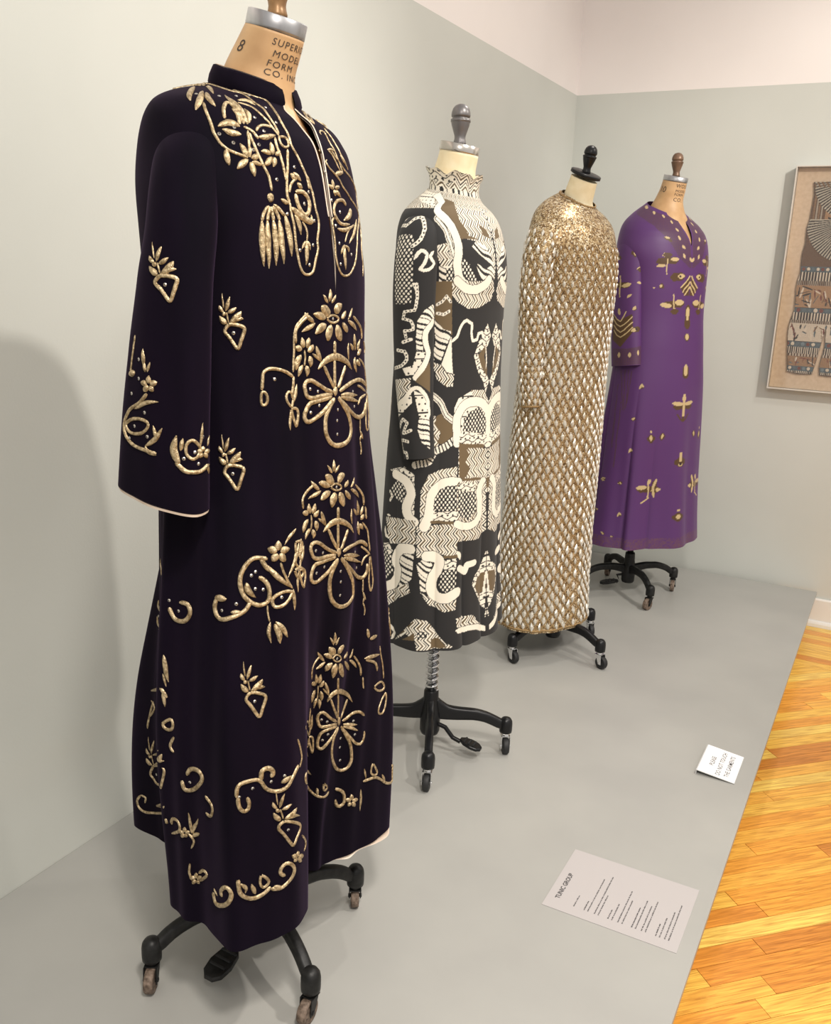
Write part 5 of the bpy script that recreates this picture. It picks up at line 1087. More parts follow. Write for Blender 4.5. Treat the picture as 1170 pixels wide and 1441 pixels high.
def wood(i):
    base = [(.83, .36, .055), (.90, .43, .072), (.73, .285, .045), (.96, .56, .12), (.65, .245, .042), (.93, .49, .085)][i]
    m = mat('oak_strip', rough=.28); t = m.node_tree; b = t.nodes['Principled BSDF']
    tc = nd(t, 'ShaderNodeTexCoord'); mp = nd(t, 'ShaderNodeMapping'); mp.inputs['Scale'].default_value = (3, 60, 8)
    if i % 2: mp.inputs['Location'].default_value = (i * 1.7, i * .9, 0)
    t.links.new(tc.outputs['Object'], mp.inputs[0])
    nz = nd(t, 'ShaderNodeTexNoise'); nz.inputs['Scale'].default_value = 2.2; nz.inputs['Detail'].default_value = 6; nz.inputs['Distortion'].default_value = 1.2
    t.links.new(mp.outputs[0], nz.inputs['Vector'])
    rp = nd(t, 'ShaderNodeValToRGB'); e = rp.color_ramp.elements
    e[0].position = .30; e[1].position = .66
    e[0].color = (base[0] * .62, base[1] * .55, base[2] * .5, 1); e[1].color = (min(1, base[0] * 1.18), base[1] * 1.25, base[2] * 1.3, 1)
    t.links.new(nz.outputs[0], rp.inputs[0]); t.links.new(rp.outputs[0], b.inputs['Base Color'])
    return m
WOOD = [wood(i) for i in range(6)]
def clip(poly, nx, ny, c):
    out = []
    for i, p in enumerate(poly):
        q = poly[(i + 1) % len(poly)]; dp = nx * p[0] + ny * p[1] - c; dq = nx * q[0] + ny * q[1] - c
        if dp <= 0: out.append(p)
        if dp * dq < 0: s = dp / (dp - dq); out.append((p[0] + s * (q[0] - p[0]), p[1] + s * (q[1] - p[1])))
    return out
def prism(poly, z0, z1, bm):
    lo = [bm.verts.new((*p, z0)) for p in poly]; hi = [bm.verts.new((*p, z1)) for p in poly]
    bm.faces.new(hi); n = len(poly)
    for i in range(n): bm.faces.new((lo[i], lo[(i + 1) % n], hi[(i + 1) % n], hi[i]))
rw = random.Random(3); PW = .0577; BORDER = 4.06
rest = [bmesh.new() for _ in range(6)]
def plank(poly, angle, parent):
    if len(poly) < 3: return
    cx = sum(p[0] for p in poly) / len(poly); cy = sum(p[1] for p in poly) / len(poly)
    k = rw.choices(range(6), (5, 4, 3, 2, 2, 3))[0]; z1 = FLOOR - rw.random() * .0006
    if -.36 < cx < .55 and 1.35 < cy:
        ca, sa = math.cos(-angle), math.sin(-angle)
        loc = [((p[0] - cx) * ca - (p[1] - cy) * sa, (p[0] - cx) * sa + (p[1] - cy) * ca) for p in poly]
        bm = bmesh.new(); prism(loc, -.0115, z1 - FLOOR, bm)
        o = mesh_bm('plank', bm, WOOD[k], fl); o.location = (cx, cy, FLOOR); o.rotation_euler = (0, 0, angle)
    else:
        prism(poly, FLOOR - .0115, z1, rest[k])
c45 = math.sqrt(.5)
for r in range(-70, 75):                      # field laid on the diagonal
    q0 = 2.0 * c45 + .0115 + r * PW; s = -4.5 - rw.random() * .8
    while s < 6.5:
        L = rw.uniform(.35, .95); a, b = s + .0007, s + L - .0007; s += L
        pl = [((t - w) * c45, (t + w) * c45) for t, w in ((a, q0), (b, q0), (b, q0 + PW - .0013), (a, q0 + PW - .0013))]
        for nx, ny, c in ((-1, 0, .42), (1, 0, 3.0), (0, 1, BORDER), (0, -1, 1.5)): pl = clip(pl, nx, ny, c) if len(pl) > 2 else pl
        plank(pl, math.pi / 4, fl)
for r in range(10):                           # border strips along the back wall
    y0 = BORDER + .001 + r * PW; y1 = min(y0 + PW - .0013, WY - .001); s = -.42
    if y0 > WY - .01: break
    s -= rw.random() * .1
    while s < 3.0:
        L = rw.uniform(.4, 1.1); a, b = max(s, -.42) + .0007, s + L - .0007; s += L
        plank([(a, y0), (b, y0), (b, y1), (a, y1)], 0.0, fl)
for k, bm in enumerate(rest): tag(mesh_bm('far_planks', bm, WOOD[k], fl), kind='stuff')

bm = bmesh.new()
pf = [(0, 0), (0, .135), (.004, .139), (.013, .139), (.016, .132), (.016, .03), (.026, .026), (.030, .016), (.030, 0)]
x0, x1 = WX, 4.0
lo = [bm.verts.new((x0, WY - d, FLOOR + h)) for d, h in pf]; hi = [bm.verts.new((x1, WY - d, FLOOR + h)) for d, h in pf]
for i in range(len(pf) - 1): bm.faces.new((lo[i], lo[i + 1], hi[i + 1], hi[i]))
bm.faces.new(lo); bm.faces.new(hi[::-1])
tag(mesh_bm('baseboard_back', bm, MT['trim']), kind='structure')

pt = thing('display_platform', 'long low grey painted platform carrying the four dressed forms', 'platform', (0, 0, 0))
mesh_bm('deck', box_bm(WX + .001, EDGE, -2.0, WY - .031, -.016, 0, .0012), MT['platform'], pt)
mesh_bm('plinth', box_bm(WX + .001, EDGE - .16, -2.0, WY - .031, FLOOR, -.016), MT['platform'], pt)

# ---------------------------------------------------------------- dress forms
FIN = {'acorn': [(.0165, 0), (.0168, .004), (.0150, .010), (.0142, .016), (.0150, .022), (.0190, .034), (.0230, .046), (.0243, .053), (.0244, .0535), (.0256, .0538), (.0258, .057), (.0256, .0602), (.0222, .0605), (.0216, .063), (.0222, .0655), (.0240, .0658), (.0247, .070), (.0240, .077), (.0210, .086), (.0150, .093), (.007, .0965), (.0005, .0975)]}
def caster(parent, x, y, ang, rw_=.0255, old=False, base=.062):
    """swivel caster whose wheel touches the deck; sub-parts of a leg"""
    c, s = math.cos(ang), math.sin(ang); off = .012
    wx, wy = x + off * c, y + off * s; w = .009
    bm = lathe([(rw_ * .35, -w), (rw_ * .40, -w * 1.05), (rw_ * .62, -w * .8), (rw_ * .70, -w), (rw_ * .93, -w), (rw_, -w * .6), (rw_, w * .6), (rw_ * .93, w), (rw_ * .70, w), (rw_ * .62, w * .8), (rw_ * .40, w * 1.05), (rw_ * .35, w)], 28)
    for v in bm.verts: v.co = Vector((wx, wy, rw_)) + Vector((v.co.x * c - v.co.z * s, v.co.x * s + v.co.z * c, v.co.y))
    mesh_bm('caster_wheel', bm, MT['rust' if old else 'rubber'], parent, True)
    parts = [lathe([(.009, base - .010), (.011, base - .008), (.011, base), (.006, base + .004)], 20, (x, y, 0))]
    for sd in (-1, 1):
        b = box_bm(-.011, .016, sd * .0125 - .0012, sd * .0125 + .0012, rw_ - .006, base - .006, .001)
        for v in b.verts:
            k = (v.co.z - rw_) / (base - rw_); X = v.co.x * (.55 + .5 * k) + off * (1 - k) * .9
            v.co = Vector((x + X * c - v.co.y * s, y + X * s + v.co.y * c, v.co.z))
        parts.append(b)
    ax = lathe([(.003, -.0155), (.0045, -.015), (.0045, .015), (.003, .0155)], 12)
    for v in ax.verts: v.co = Vector((wx, wy, rw_)) + Vector((v.co.x * c - v.co.z * s, v.co.x * s + v.co.z * c, v.co.y))
    parts.append(ax)
    top = box_bm(-.013, .013, -.0138, .0138, base - .009, base - .006, .001)
    for v in top.verts: v.co = Vector((x + v.co.x * c - v.co.y * s, y + v.co.x * s + v.co.y * c, v.co.z))
    parts.append(top)
    mesh_bm('caster_fork', join_bm(*parts), MT['iron' if old else 'chrome'], parent, False)

def dress_form(key, label, angles, cap, skin, fin_mat, cap_mat, neck, iron, old=False, pedal=None, spring=False, cast_dirs=None, fin_tilt=0.0, band=.024, cap_grow=1.0, fin_scale=1.0, fit=.92, stencil=()):
    G = GARMENTS[key]; t = thing('dress_form', label, 'dress form', (*G['base'], 0), math.radians(G['face']), 'dress forms on the platform')
    fr = math.radians(G['face'])
    # torso: inside the garment, rising into the neck
    rows = np.array(G['rows']); rows = rows[rows[:, 0] > 1.0]; rings = []
    for z, ox, oy, a, b in rows:
        if z < neck[0][1] - .06:
            rings.append(ell(ox, oy, z, b * (.88 if z < 1.45 else fit), a * (.88 if z < 1.5 else fit * .96)))
    for (x, z, rx, ry, tl) in neck: rings.append(ell(x, rows[-1, 2] * (1 - 0) * .6, z, rx, ry, tilt=tl))
    cy = rows[-1, 2] * .6
    # fine loft
    R = np.array(rings); s = np.concatenate([[0], np.cumsum(np.linalg.norm(np.diff(R.mean(1), axis=0), axis=1) + .3 * np.abs(np.diff(np.linalg.norm(R[:, 0] - R.mean(1), axis=1))))])
    R2 = pchip(s, R.reshape(len(R), -1), np.linspace(0, s[-1], 120)).reshape(120, -1, 3)
    torso = mesh_bm('torso', loft(R2), skin, t, True)
    if stencil:
        skin_cl = Cloth(np.concatenate([R2, R2[:, :1]], 1), True); ln = np.linalg.norm(np.diff(R2.mean(1), axis=0), axis=1); run = np.concatenate([[0], np.cumsum(ln[::-1])])[::-1]
        for body, size, deg, down, sp, al in stencil:                # stencilled lettering wrapped round the neck
            b = text_bm(body, size, 0, al, sp); bmesh.ops.subdivide_edges(b, edges=[e for e in b.edges if e.calc_length() > .003], cuts=2); rr = cap[2] * 1.06
            co = np.array([v.co[:] for v in b.verts]); an = np.radians(deg) + co[:, 0] / rr; dist = down - co[:, 1] + size * .35
            row = np.interp(dist, run[::-1], np.arange(len(run))[::-1]); pos, _ = skin_cl.at((an / (2 * np.pi)) % 1.0, row / (len(run) - 1), .0007)
            for v, p in zip(b.verts, pos): v.co = Vector(p)
            mesh_bm('stencil_lettering', b, MT['ink'], torso)
    cx, cz, cr, ct = cap
    c = lathe([(cr, -band), (cr * 1.03, -band), (cr * 1.03 * cap_grow, -band * .8), (cr * 1.03 * cap_grow, -.001), (cr * 1.0 * cap_grow, 0), (cr * .2, .0008), (.004, .001)], 56, (cx, cy, cz), ct)
    mesh_bm('neck_cap', c, cap_mat, t, True)
    for p in t.children[-1].data.polygons: p.use_smooth = abs(p.normal.z) < .8
    f = lathe([(r * fin_scale, h * fin_scale) for r, h in FIN['acorn']], 32, (cx - .002, cy, cz - .001), fin_tilt)
    mesh_bm('finial', f, fin_mat, t, True)
    # stand
    mesh_bm('pole', lathe([(.0135, .05), (.0135, .85)], 20), MT['chrome'] if spring else iron, t, True)
    if spring:
        pts = []
        n = 17; turns = n
        for i in range(turns * 20 + 1):
            a = i / 20 * 2 * math.pi; pts.append((.0165 * math.cos(a), .0165 * math.sin(a), .19 + .36 * i / (turns * 20)))
        sec = [(.0042 * math.cos(k * math.pi / 3), .0042 * math.sin(k * math.pi / 3)) for k in range(6)]
        mesh_bm('spring', sweep(pts, sec), MT['chrome'], t, True)
    mesh_bm('hub', lathe([(.018, .048), (.026, .05), (.030, .06), (.031, .115), (.027, .135), (.0235, .155), (.022, .188), (.0195, .193)], 32), iron, t, True)
    H = .15
    for i, a in enumerate(angles):
        a = math.radians(a) - fr; d = Vector((math.cos(a), math.sin(a), 0)); Rr = .2305
        if old: pr = [(.012, .112, .040), (.05, .122, .036), (.09, .128, .032), (.13, .128, .030), (.165, .121, .029), (.195, .108, .028), (.215, .094, .027), (Rr, .088, .026)]
        else: pr = [(.010, .130, .080), (.028, .126, .058), (.05, .120, .046), (.085, .118, .040), (.125, .118, .036), (.16, .113, .033), (.19, .102, .031), (.212, .092, .030), (Rr, .088, .028)]
        pr = smooth_path(pr, 22)
        leg = mesh_bm('leg', join_bm(sweep([tuple(d * r + Vector((0, 0, z))) for r, z, h in pr], [rrect(.024, h) for r, z, h in pr]),
                      lathe([(.0145, .064), (.019, .066), (.0195, .074), (.0195, .094), (.018, .103), (.0135, .110), (.006, .1135), (.0005, .114)], 24, tuple(d * Rr))), iron, t, True)
        cd = math.radians(cast_dirs[i]) - fr if cast_dirs else a + 1.0
        caster(leg, d.x * Rr, d.y * Rr, cd, .0265 if old else .0245, old)
    if pedal:
        a = math.radians(pedal[0]) - fr; L = pedal[1]; d = Vector((math.cos(a), math.sin(a), 0)); sd = Vector((-d.y, d.x, 0))
        arm = sweep([tuple(d * r + Vector((0, 0, z))) for r, z in ((.02, .085), (.05, .078), (L * .75, .05), (L, .042))], rrect(.012, .012))
        pb = bmesh.new()
        out = [(-.030, .006), (-.018, .017), (.006, .022), (.026, .0185), (.036, .008), (.036, -.008), (.026, -.0185), (.006, -.022), (-.018, -.017), (-.030, -.006)]
        k = 1.25 if old else 1.0
        rg = []
        for hz, sc in ((-.005, .94), (-.003, 1), (.003, 1), (.005, .94)):
            rg.append([tuple(d * (L + .03 + p[0] * k * sc) + sd * (p[1] * k * sc) + Vector((0, 0, .042 + hz - p[0] * .25))) for p in out])
        pd = mesh_bm('pedal', join_bm(arm, loft(rg)), iron, t, False)
        gb = []
        for q in (-.014, 0, .014):
            w = .015 * k
            gb.append(sweep([tuple(d * (L + .03 + q * k) + sd * s2 + Vector((0, 0, .0485 - q * .25))) for s2 in (-w, w)], rrect(.0055, .004)))
        mesh_bm('pedal_grip', join_bm(*gb), MT['rubber'], pd, False)
    return t

FORMS = {}
FORMS['kaftan'] = dress_form('kaftan', 'tan paper dress form with stencilled neck and brass finial under the dark velvet kaftan', (-119, -28, 61, 151), (.044, 1.792, .0475, math.radians(16)), MT['paper_tan'], MT['brass'], MT['alu'],
    [(-.008, 1.640, .085, .090, .05), (-.002, 1.675, .066, .068, .12), (.008, 1.712, .0575, .058, .2), (.025, 1.745, .052, .0525, .26), (.038, 1.770, .0485, .0485, .28)], MT['iron'], True, (-92, .085), cast_dirs=(-62, -88, 122, 90), stencil=(('SUPERIOR', .0155, -50, .016, 1.2, 'LEFT'), ('MODEL', .0155, -42, .034, 1.2, 'LEFT'), ('FORM', .0155, -46, .051, 1.2, 'LEFT'), ('CO. INC.', .0155, -47, .066, 1.2, 'LEFT'), ('8', .027, -102, .036, 1, 'CENTER')))
FORMS['print_dress'] = dress_form('print_dress', 'cream dress form with grey acorn finial and chrome spring under the black and white dress', (-64, 26, 116, 206), (.008, 1.7255, .0505, math.radians(10.5)), MT['linen_cream'], MT['pewter'], MT['nickel'],
    [(-.012, 1.58, .078, .085, .05), (-.008, 1.615, .060, .063, .1), (-.003, 1.665, .053, .054, .15), (.003, 1.69, .051, .0515, .18), (.006, 1.705, .0505, .0505, .185)], MT['black'], False, (6, .10), spring=True, cast_dirs=(-72, -58, 90, 160), fin_scale=1.0, band=.021)
FORMS['lame_dress'] = dress_form('lame_dress', 'cream dress form with black cap and black finial under the gold beaded dress', (-21, 69, 159, 249), (-.011, 1.757, .0465, math.radians(22)), MT['linen_cream'], MT['black'], MT['black'],
    [(-.048, 1.60, .085, .09, .1), (-.042, 1.64, .069, .070, .22), (-.038, 1.672, .053, .053, .3), (-.028, 1.705, .0495, .049, .36), (-.018, 1.737, .047, .047, .384)], MT['black'], False, (114, .10), cast_dirs=(-25, -50, 90, -30), fin_tilt=.2, band=.013, cap_grow=1.13, fin_scale=.92)
FORMS['purple_dress'] = dress_form('purple_dress', 'tan paper dress form numbered 10 with bronze finial under the purple silk dress', (40, -50, 130, 220), (.037, 1.829, .049, math.radians(11)), MT['paper_tan'], MT['bronze'], MT['alu'],
    [(-.002, 1.648, .098, .115, .06), (.002, 1.675, .088, .092, .14), (.008, 1.705, .069, .071, .18), (.014, 1.74, .056, .0565, .2), (.026, 1.778, .051, .051, .2), (.033, 1.81, .049, .049, .195)], MT['iron'], True, (-163, .05), cast_dirs=(-80, -110, 90, 160), fin_scale=.95, band=.020, fit=.97, stencil=(('WOLF', .021, -38, .014, 1.15, 'LEFT'), ('MODEL', .0145, -36, .034, 1.1, 'LEFT'), ('FORM', .0145, -36, .048, 1.1, 'LEFT'), ('CO.', .021, -34, .068, 1.1, 'LEFT'), ('10', .034, -98, .036, 1, 'CENTER')))
# ---------------------------------------------------------------- garments
CL = {}; GT = {}
def garment(key, name, label, cat, res=(361, 420), sres=(145, 240)):
    G = GARMENTS[key]; t = thing(name, label, cat, (*G['base'], 0), math.radians(G['face']), None); GT[key] = t
    S = SLEEVES[key]
    CL[key] = dict(b=body_cloth(G, *res), s=sleeve_cloth(S['rings'], False, *sres, fold=S['fold'], tilt=S['tilt']),
                   m=sleeve_cloth(S['rings'], True, *sres, fold=S['fold'], tilt=S['tilt'], far=S['far']))
    return t, CL[key]
def inner(cl, t, name, m, d, v0, v1):
    """inside face of a cloth piece, d metres in, over part of its length, closed to the outer edge"""
    a, b = int(v0 * (cl.nv - 1)), int(v1 * (cl.nv - 1)) + 1
    P = cl.P[a:b] - cl.N[a:b] * d
    if v0 == 0: P = np.concatenate([cl.P[:1], P], 0)
    if v1 == 1: P = np.concatenate([P, cl.P[-1:]], 0)
    return mesh_np(name, P.reshape(-1, 3), grid_faces(P.shape[0], P.shape[1])[:, ::-1], m, t, True)
def stroke_geo(cl, uv, w, prof, closed, h=None, seed=0):
    uv = np.asarray(uv, float).reshape(-1, 2) / 10000.0
    if closed: uv = np.concatenate([uv, uv[:1]], 0)
    n = max(9, int(len(uv) * 1.6)); s = np.linspace(0, len(uv) - 1, n)
    u = np.interp(s, np.arange(len(uv)), uv[:, 0]); v = np.interp(s, np.arange(len(uv)), uv[:, 1])
    P, N = cl.at(u, v)
    if n > 6:                                   # smooth the path a little
        for _ in range(2):
            Q = P.copy(); Q[1:-1] = .25 * P[:-2] + .5 * P[1:-1] + .25 * P[2:]; P = Q
    T = np.gradient(P, axis=0); T /= np.maximum(np.linalg.norm(T, axis=1, keepdims=True), 1e-9)
    B = np.cross(N, T); B /= np.maximum(np.linalg.norm(B, axis=1, keepdims=True), 1e-9)
    t = np.linspace(0, 1, n); rg = np.random.RandomState(seed)
    if prof == 'L': ww = w * np.maximum(np.sin(np.pi * (t ** .85)) ** .65, .14)
    else:
        ww = np.full(n, w) * (1 + .08 * np.interp(t * n / 3, np.arange(n + 2), rg.uniform(-1, 1, n + 2)))
        if not closed: ww[0] *= .45; ww[-1] *= .45
    ww = ww / 1000.0; hh = np.minimum(ww * .42, .0032)[:, None] if h is None else h
    prof_a = np.radians([180, 140, 90, 40, 0]); rows = []
    for a in prof_a: rows.append(P + B * (ww[:, None] * .5 * math.cos(a)) + N * (hh * math.sin(a) + .0004))
    V = np.stack(rows, 1).reshape(-1, 3)
    if h is None:                               # couching stitches: little nicks along the cord
        al = np.concatenate([[0], np.cumsum(np.linalg.norm(np.diff(P, axis=0), axis=1))])
    return V, grid_faces(n, 5)
def merge(geos):
    V, F, o = [], [], 0
    for v, f in geos: V.append(v); F.append(f + o); o += len(v)
    return np.concatenate(V), np.concatenate(F)
def disc_geo(cl, u, v, r):
    p, n = cl.at(np.array([u]), np.array([v])); p, n = p[0], n[0]
    a = np.cross(n, [0, 0, 1.]); a /= max(np.linalg.norm(a), 1e-6); b = np.cross(n, a)
    an = np.linspace(0, 2 * np.pi, 9)[:-1]
    V = [p + n * .0016] + [p + n * .0010 + r * .55 * (a * math.cos(q) + b * math.sin(q)) for q in an]
    V = [p + n * .0018 + r * .35 * (a * math.cos(q) + b * math.sin(q)) for q in an] + [p + n * .0004 + r * (a * math.cos(q) + b * math.sin(q)) for q in an]
    return np.array(V), np.array([[i, (i + 1) % 8, 8 + (i + 1) % 8, 8 + i] for i in range(8)])

# ---- the velvet kaftan
kt, kc = garment('kaftan', 'velvet_kaftan', 'floor length dark aubergine velvet kaftan with raised gold embroidery, nearest the camera', 'dress')
cloth_mesh('body', kc['b'], MT['velvet'], kt)
li = inner(kc['b'], kt, 'lining', MT['lining'], .003, 0, .985)
nu_ = kc['b'].nu                              # the lining sags below the hem on the front left panel
for k_ in range(nu_):
    ph_ = 360.0 * k_ / (nu_ - 1); w_ = math.exp(-((ph_ - 47) / 9.0) ** 2) + .5 * math.exp(-((ph_ - 26) / 5.0) ** 2)
    for r_ in range(0, 6): li.data.vertices[r_ * nu_ + k_].co.z -= .016 * w_ * (1 - r_ / 6.0)
for part in 'sm':
    sl = cloth_mesh('sleeve', kc[part], MT['velvet'], kt)
    inner(kc[part], sl, 'sleeve_lining', MT['lining'], .003, .5, 1)
    P = kc[part].P[-1:]; P = np.concatenate([P - [0, 0, -.001], P + [0, 0, -.0045]], 0); N = kc[part].N[-1:]
    P[1] -= N[0] * .0015
    mesh_np('sleeve_piping', P.reshape(-1, 3), grid_faces(2, P.shape[1]), MT['lining'], sl)
top = kc['b'].P[-1]; ctr = top.mean(0)
def collar_rows(ring, ctr, prof, wave=0.0):
    rows = []; q = ring - ctr; q[:, 2] = 0; q /= np.linalg.norm(q, axis=1, keepdims=True)
    an = np.arctan2(q[:, 1], q[:, 0])
    for k, (out, up) in enumerate(prof):
        f = k / (len(prof) - 1); wv = wave * f * (np.sin(6 * an + .5) + .7 * np.sin(11 * an + 1.1))
        r = ring + q * (out + wv * .7)[:, None] if wave else ring + q * out
        r = r.copy(); r[:, 2] += up + (wv if wave else 0); rows.append(r)
    return np.array(rows)
cr = collar_rows(top, ctr, [(.001, -.004), (.0035, .004), (.001, .015), (-.004, .026), (-.006, .030), (-.0085, .0305)])
co = mesh_np('collar', cr.reshape(-1, 3), grid_faces(len(cr), cr.shape[1]), MT['velvet'], kt)
ci = collar_rows(top, ctr, [(-.0082, .0318), (-.010, .031), (-.010, .02), (-.006, -.006)])
mesh_np('collar_lining', ci.reshape(-1, 3), grid_faces(len(ci), ci.shape[1]), MT['lining'], co)
ed = []
for u0 in (4, 9996):
    vv = [x for x in range(8200, 9990, 60)]
    ed.append(stroke_geo(kc['b'], [z for v_ in vv for z in (u0, v_)], 2.6, 'S', False, .0015))
pv, pf_ = merge(ed); mesh_np('front_piping', pv, pf_, MT['lining'], kt)

def embroider(motifs):
    sp = []
    for mi, (name, part, strokes, dots) in enumerate(motifs):
        us = [z for s_ in strokes for z in s_[4][0::2]]; mu = (sum(us) / len(us) / 10000.0) % 1.0
        jobs = [(part, False)]
        if part == 's': jobs.append(('m', True))
        elif .56 < mu < .86: jobs.append(('b', True))
        for pt_, mir in jobs:
            cl = kc[pt_]; cords = []; loose = []
            for i, (k, w, prof, closed, uv) in enumerate(strokes):
                if mir: uv = [10000 - z if j % 2 == 0 else z for j, z in enumerate(uv)]
                g = stroke_geo(cl, uv, w, prof, closed, seed=mi * 50 + i)
                loose.append((k, g))
            V, F = loose.pop(0)[1]; root = mesh_np(name, V, F, MT['gold'], kt)
            for k, g in loose: mesh_np(k, g[0], g[1], MT['gold'], root)
            for i in range(0, len(dots), 2):
                u_ = dots[i] / 10000.0; sp.append(disc_geo(cl, 1 - u_ if mir else u_, dots[i + 1] / 10000.0, .0029))
    V, F = merge(sp); tag(mesh_np('spangles', V, F, MT['spangle'], kt), kind='stuff')
embroider(KAFTAN_MOTIFS)

# ---- painting a printed cloth, vertex by vertex
def inside(px_, py_, poly):
    r = np.zeros(len(px_), bool); n = len(poly); j = n - 1
    for i in range(n):
        xi, yi = poly[i]; xj, yj = poly[j]
        if yi != yj: r ^= ((yi > py_) != (yj > py_)) & (px_ < (xj - xi) * (py_ - yi) / (yj - yi) + xi)
        j = i
    return r
def seg_dist(px_, py_, pts):
    d = np.full(len(px_), 9.0); al = np.zeros(len(px_)); acc = 0.0
    for (ax, ay), (bx, by) in zip(pts[:-1], pts[1:]):
        L2 = (bx - ax) ** 2 + (by - ay) ** 2
        t = np.clip(((px_ - ax) * (bx - ax) + (py_ - ay) * (by - ay)) / max(L2, 1e-12), 0, 1)
        q = np.hypot(px_ - ax - t * (bx - ax), py_ - ay - t * (by - ay)); m_ = q < d
        d[m_] = q[m_]; al[m_] = acc + t[m_] * math.sqrt(L2); acc += math.sqrt(L2)
    return d, al, acc
CREAM = np.array((.80, .745, .63)); INK = np.array((.013, .0125, .013)); BROWN = np.array((.135, .092, .045))
def tri(x): return 2 * np.abs(x - np.floor(x) - .5)
def fill(style, X, Y):
    n = len(X); c = np.tile(CREAM, (n, 1))
    if style == 'black': c[:] = INK
    elif style == 'brown': c[:] = BROWN
    elif style == 'check':
        p = .0125; a = (X + Y * .8) / p; b = (X - Y * .8) / p
        c[:] = INK; c[np.hypot(a - np.round(a), b - np.round(b)) < .33] = CREAM
    elif style == 'dots':
        p = .019; a = X / p + .5 * (np.floor(Y / p) % 2); b = Y / p
        c[np.hypot(a - np.floor(a) - .5, b - np.floor(b) - .5) < .17] = INK
        c[(Y / .055) % 1 < .07] = INK
    elif style == 'zig':
        q = X + .015 * tri(Y / .034); k = (q / .027) % 1
        c[(k < .15)] = INK; c[(k > .36) & (k < .54)] = BROWN * .8; c[(k > .74) & (k < .84)] = INK
    elif style == 'stripe':
        q = Y * .9 + X * .5 + .004 * np.sin(X * 90); k = (q / .0145) % 1; j = np.floor(q / .0145)
        c[k < .34 + .2 * np.sin(j * 2.3)] = INK
    elif style == 'speck':
        q = Y + .004 * np.sin(X * 160); k = (q / .016) % 1; c[k < .18] = INK
        a = X / .016 + .37 * np.floor(Y / .016); b = Y / .016; c[np.hypot(a - np.round(a), b - np.floor(b) - .55) < .18] = INK
    return c
def paint(cl, part, shapes, base, fold, Lu, Lv, filler, top=None):
    u = np.linspace(0, 1, cl.nu); v = np.linspace(0, 1, cl.nv); U, V = np.meshgrid(u, v)
    if fold: U = np.maximum(U, 1 - U)
    else: U = np.where(U > .75, U - 1, U)
    X = (U * Lu).ravel(); Y = (V * Lv).ravel(); C = np.tile(np.array(base), (len(X), 1))
    if top: k0 = Y > top * Lv; C[k0] = fill('zig', X[k0], Y[k0])
    for (pt_, ty, style, w, uv) in shapes:
        if pt_ != part: continue
        pts = [(uv[i] / 10000.0 * Lu, uv[i + 1] / 10000.0 * Lv) for i in range(0, len(uv), 2)]
        xs = [p[0] for p in pts]; ys = [p[1] for p in pts]; pad = w / 1000.0 + .004
        bb = np.nonzero((X > min(xs) - pad) & (X < max(xs) + pad) & (Y > min(ys) - pad) & (Y < max(ys) + pad))[0]
        if not len(bb): continue
        x, y = X[bb], Y[bb]
        if ty == 'P':
            m_ = inside(x, y, pts); C[bb[m_]] = filler(style, x[m_], y[m_])
        else:
            d, al, L = seg_dist(x, y, pts); w2 = w / 2000.0
            filler(style, x, y, C, bb, d, al, L, w2)
    return C
def print_fill(style, x, y, C=None, bb=None, d=None, al=None, L=None, w=None):
    if C is None: return fill(style, x, y)
    if style == 'brownline': C[bb[d < w]] = BROWN; return
    if w > .006: C[bb[d < w + .0016]] = INK
    tp = w * np.clip(np.minimum(al, L - al) / .012 + .35, 0, 1) if style == 'cream' and w < .008 else w
    m_ = d < tp; C[bb[m_]] = CREAM
    if style == 'snake': q = (al / .0105) % 1; C[bb[m_ & (np.abs(q - .5) < .2) & (d < w * .5)]] = INK
    elif style == 'line': C[bb[m_ & (np.abs(d - w * .55) < .0012)]] = INK
    elif style == 'stripeband': C[bb[m_ & ((al / .011) % 1 < .4)]] = INK

# ---- the black and white printed dress
pt_, pc = garment('print_dress', 'printed_dress', 'black and cream patterned column dress with high ruffled collar, second from the camera', 'dress', (701, 760), (220, 420))
def back_shapes(sh, part):
    """the same print carried on round the back"""
    out = []
    for (p, ty, st, w, uv) in sh:
        if p != part: continue
        us = uv[0::2]
        if min(us) > 8300: out.append((p, ty, st, w, [int(5000 + (10000 - z) * 1.15 - 0) if i % 2 == 0 else z for i, z in enumerate(uv)]))
    return out
cloth_mesh('body', pc['b'], MT['print'], pt_, colors=paint(pc['b'], 'b', back_shapes(PRINT_SHAPES, 'b') + PRINT_SHAPES, INK, True, 1.05, 1.30, print_fill, .925))
cols = paint(pc['s'], 's', PRINT_SHAPES, INK, False, .34, .75, print_fill)
def half_turn(sh):   # repeat the sleeve print on its inner side
    return [(p, ty, st, w, [5000 + z if i % 2 == 0 else z for i, z in enumerate(uv)]) for (p, ty, st, w, uv) in sh if p == 's'] + list(sh)
cols = paint(pc['s'], 's', half_turn(PRINT_SHAPES), INK, False, .34, .75, print_fill)
for part in 'sm':
    c_ = cols if part == 's' else cols.reshape(pc['s'].nv, pc['s'].nu, 3)[:, ::-1].reshape(-1, 3)
    sl = cloth_mesh('sleeve', pc[part], MT['print'], pt_, colors=c_)
    inner(pc[part], sl, 'sleeve_facing', MT['print_ink'], .0025, .9, 1)
inner(pc['b'], pt_, 'facing', MT['print_ink'], .003, 0, .97)
ring = pc['b'].P[-1][::2]; ctr = ring.mean(0)
outp = [(0.002, -.014), (-.001, -.004), (-.003, .006), (-.004, .016), (-.0035, .026), (-.001, .036), (.003, .044), (.007, .050)]
prof2 = []
for i in range(len(outp) - 1):
    for k in range(6): prof2.append(tuple(np.array(outp[i]) + (np.array(outp[i + 1]) - np.array(outp[i])) * k / 6))
prof2.append(outp[-1])
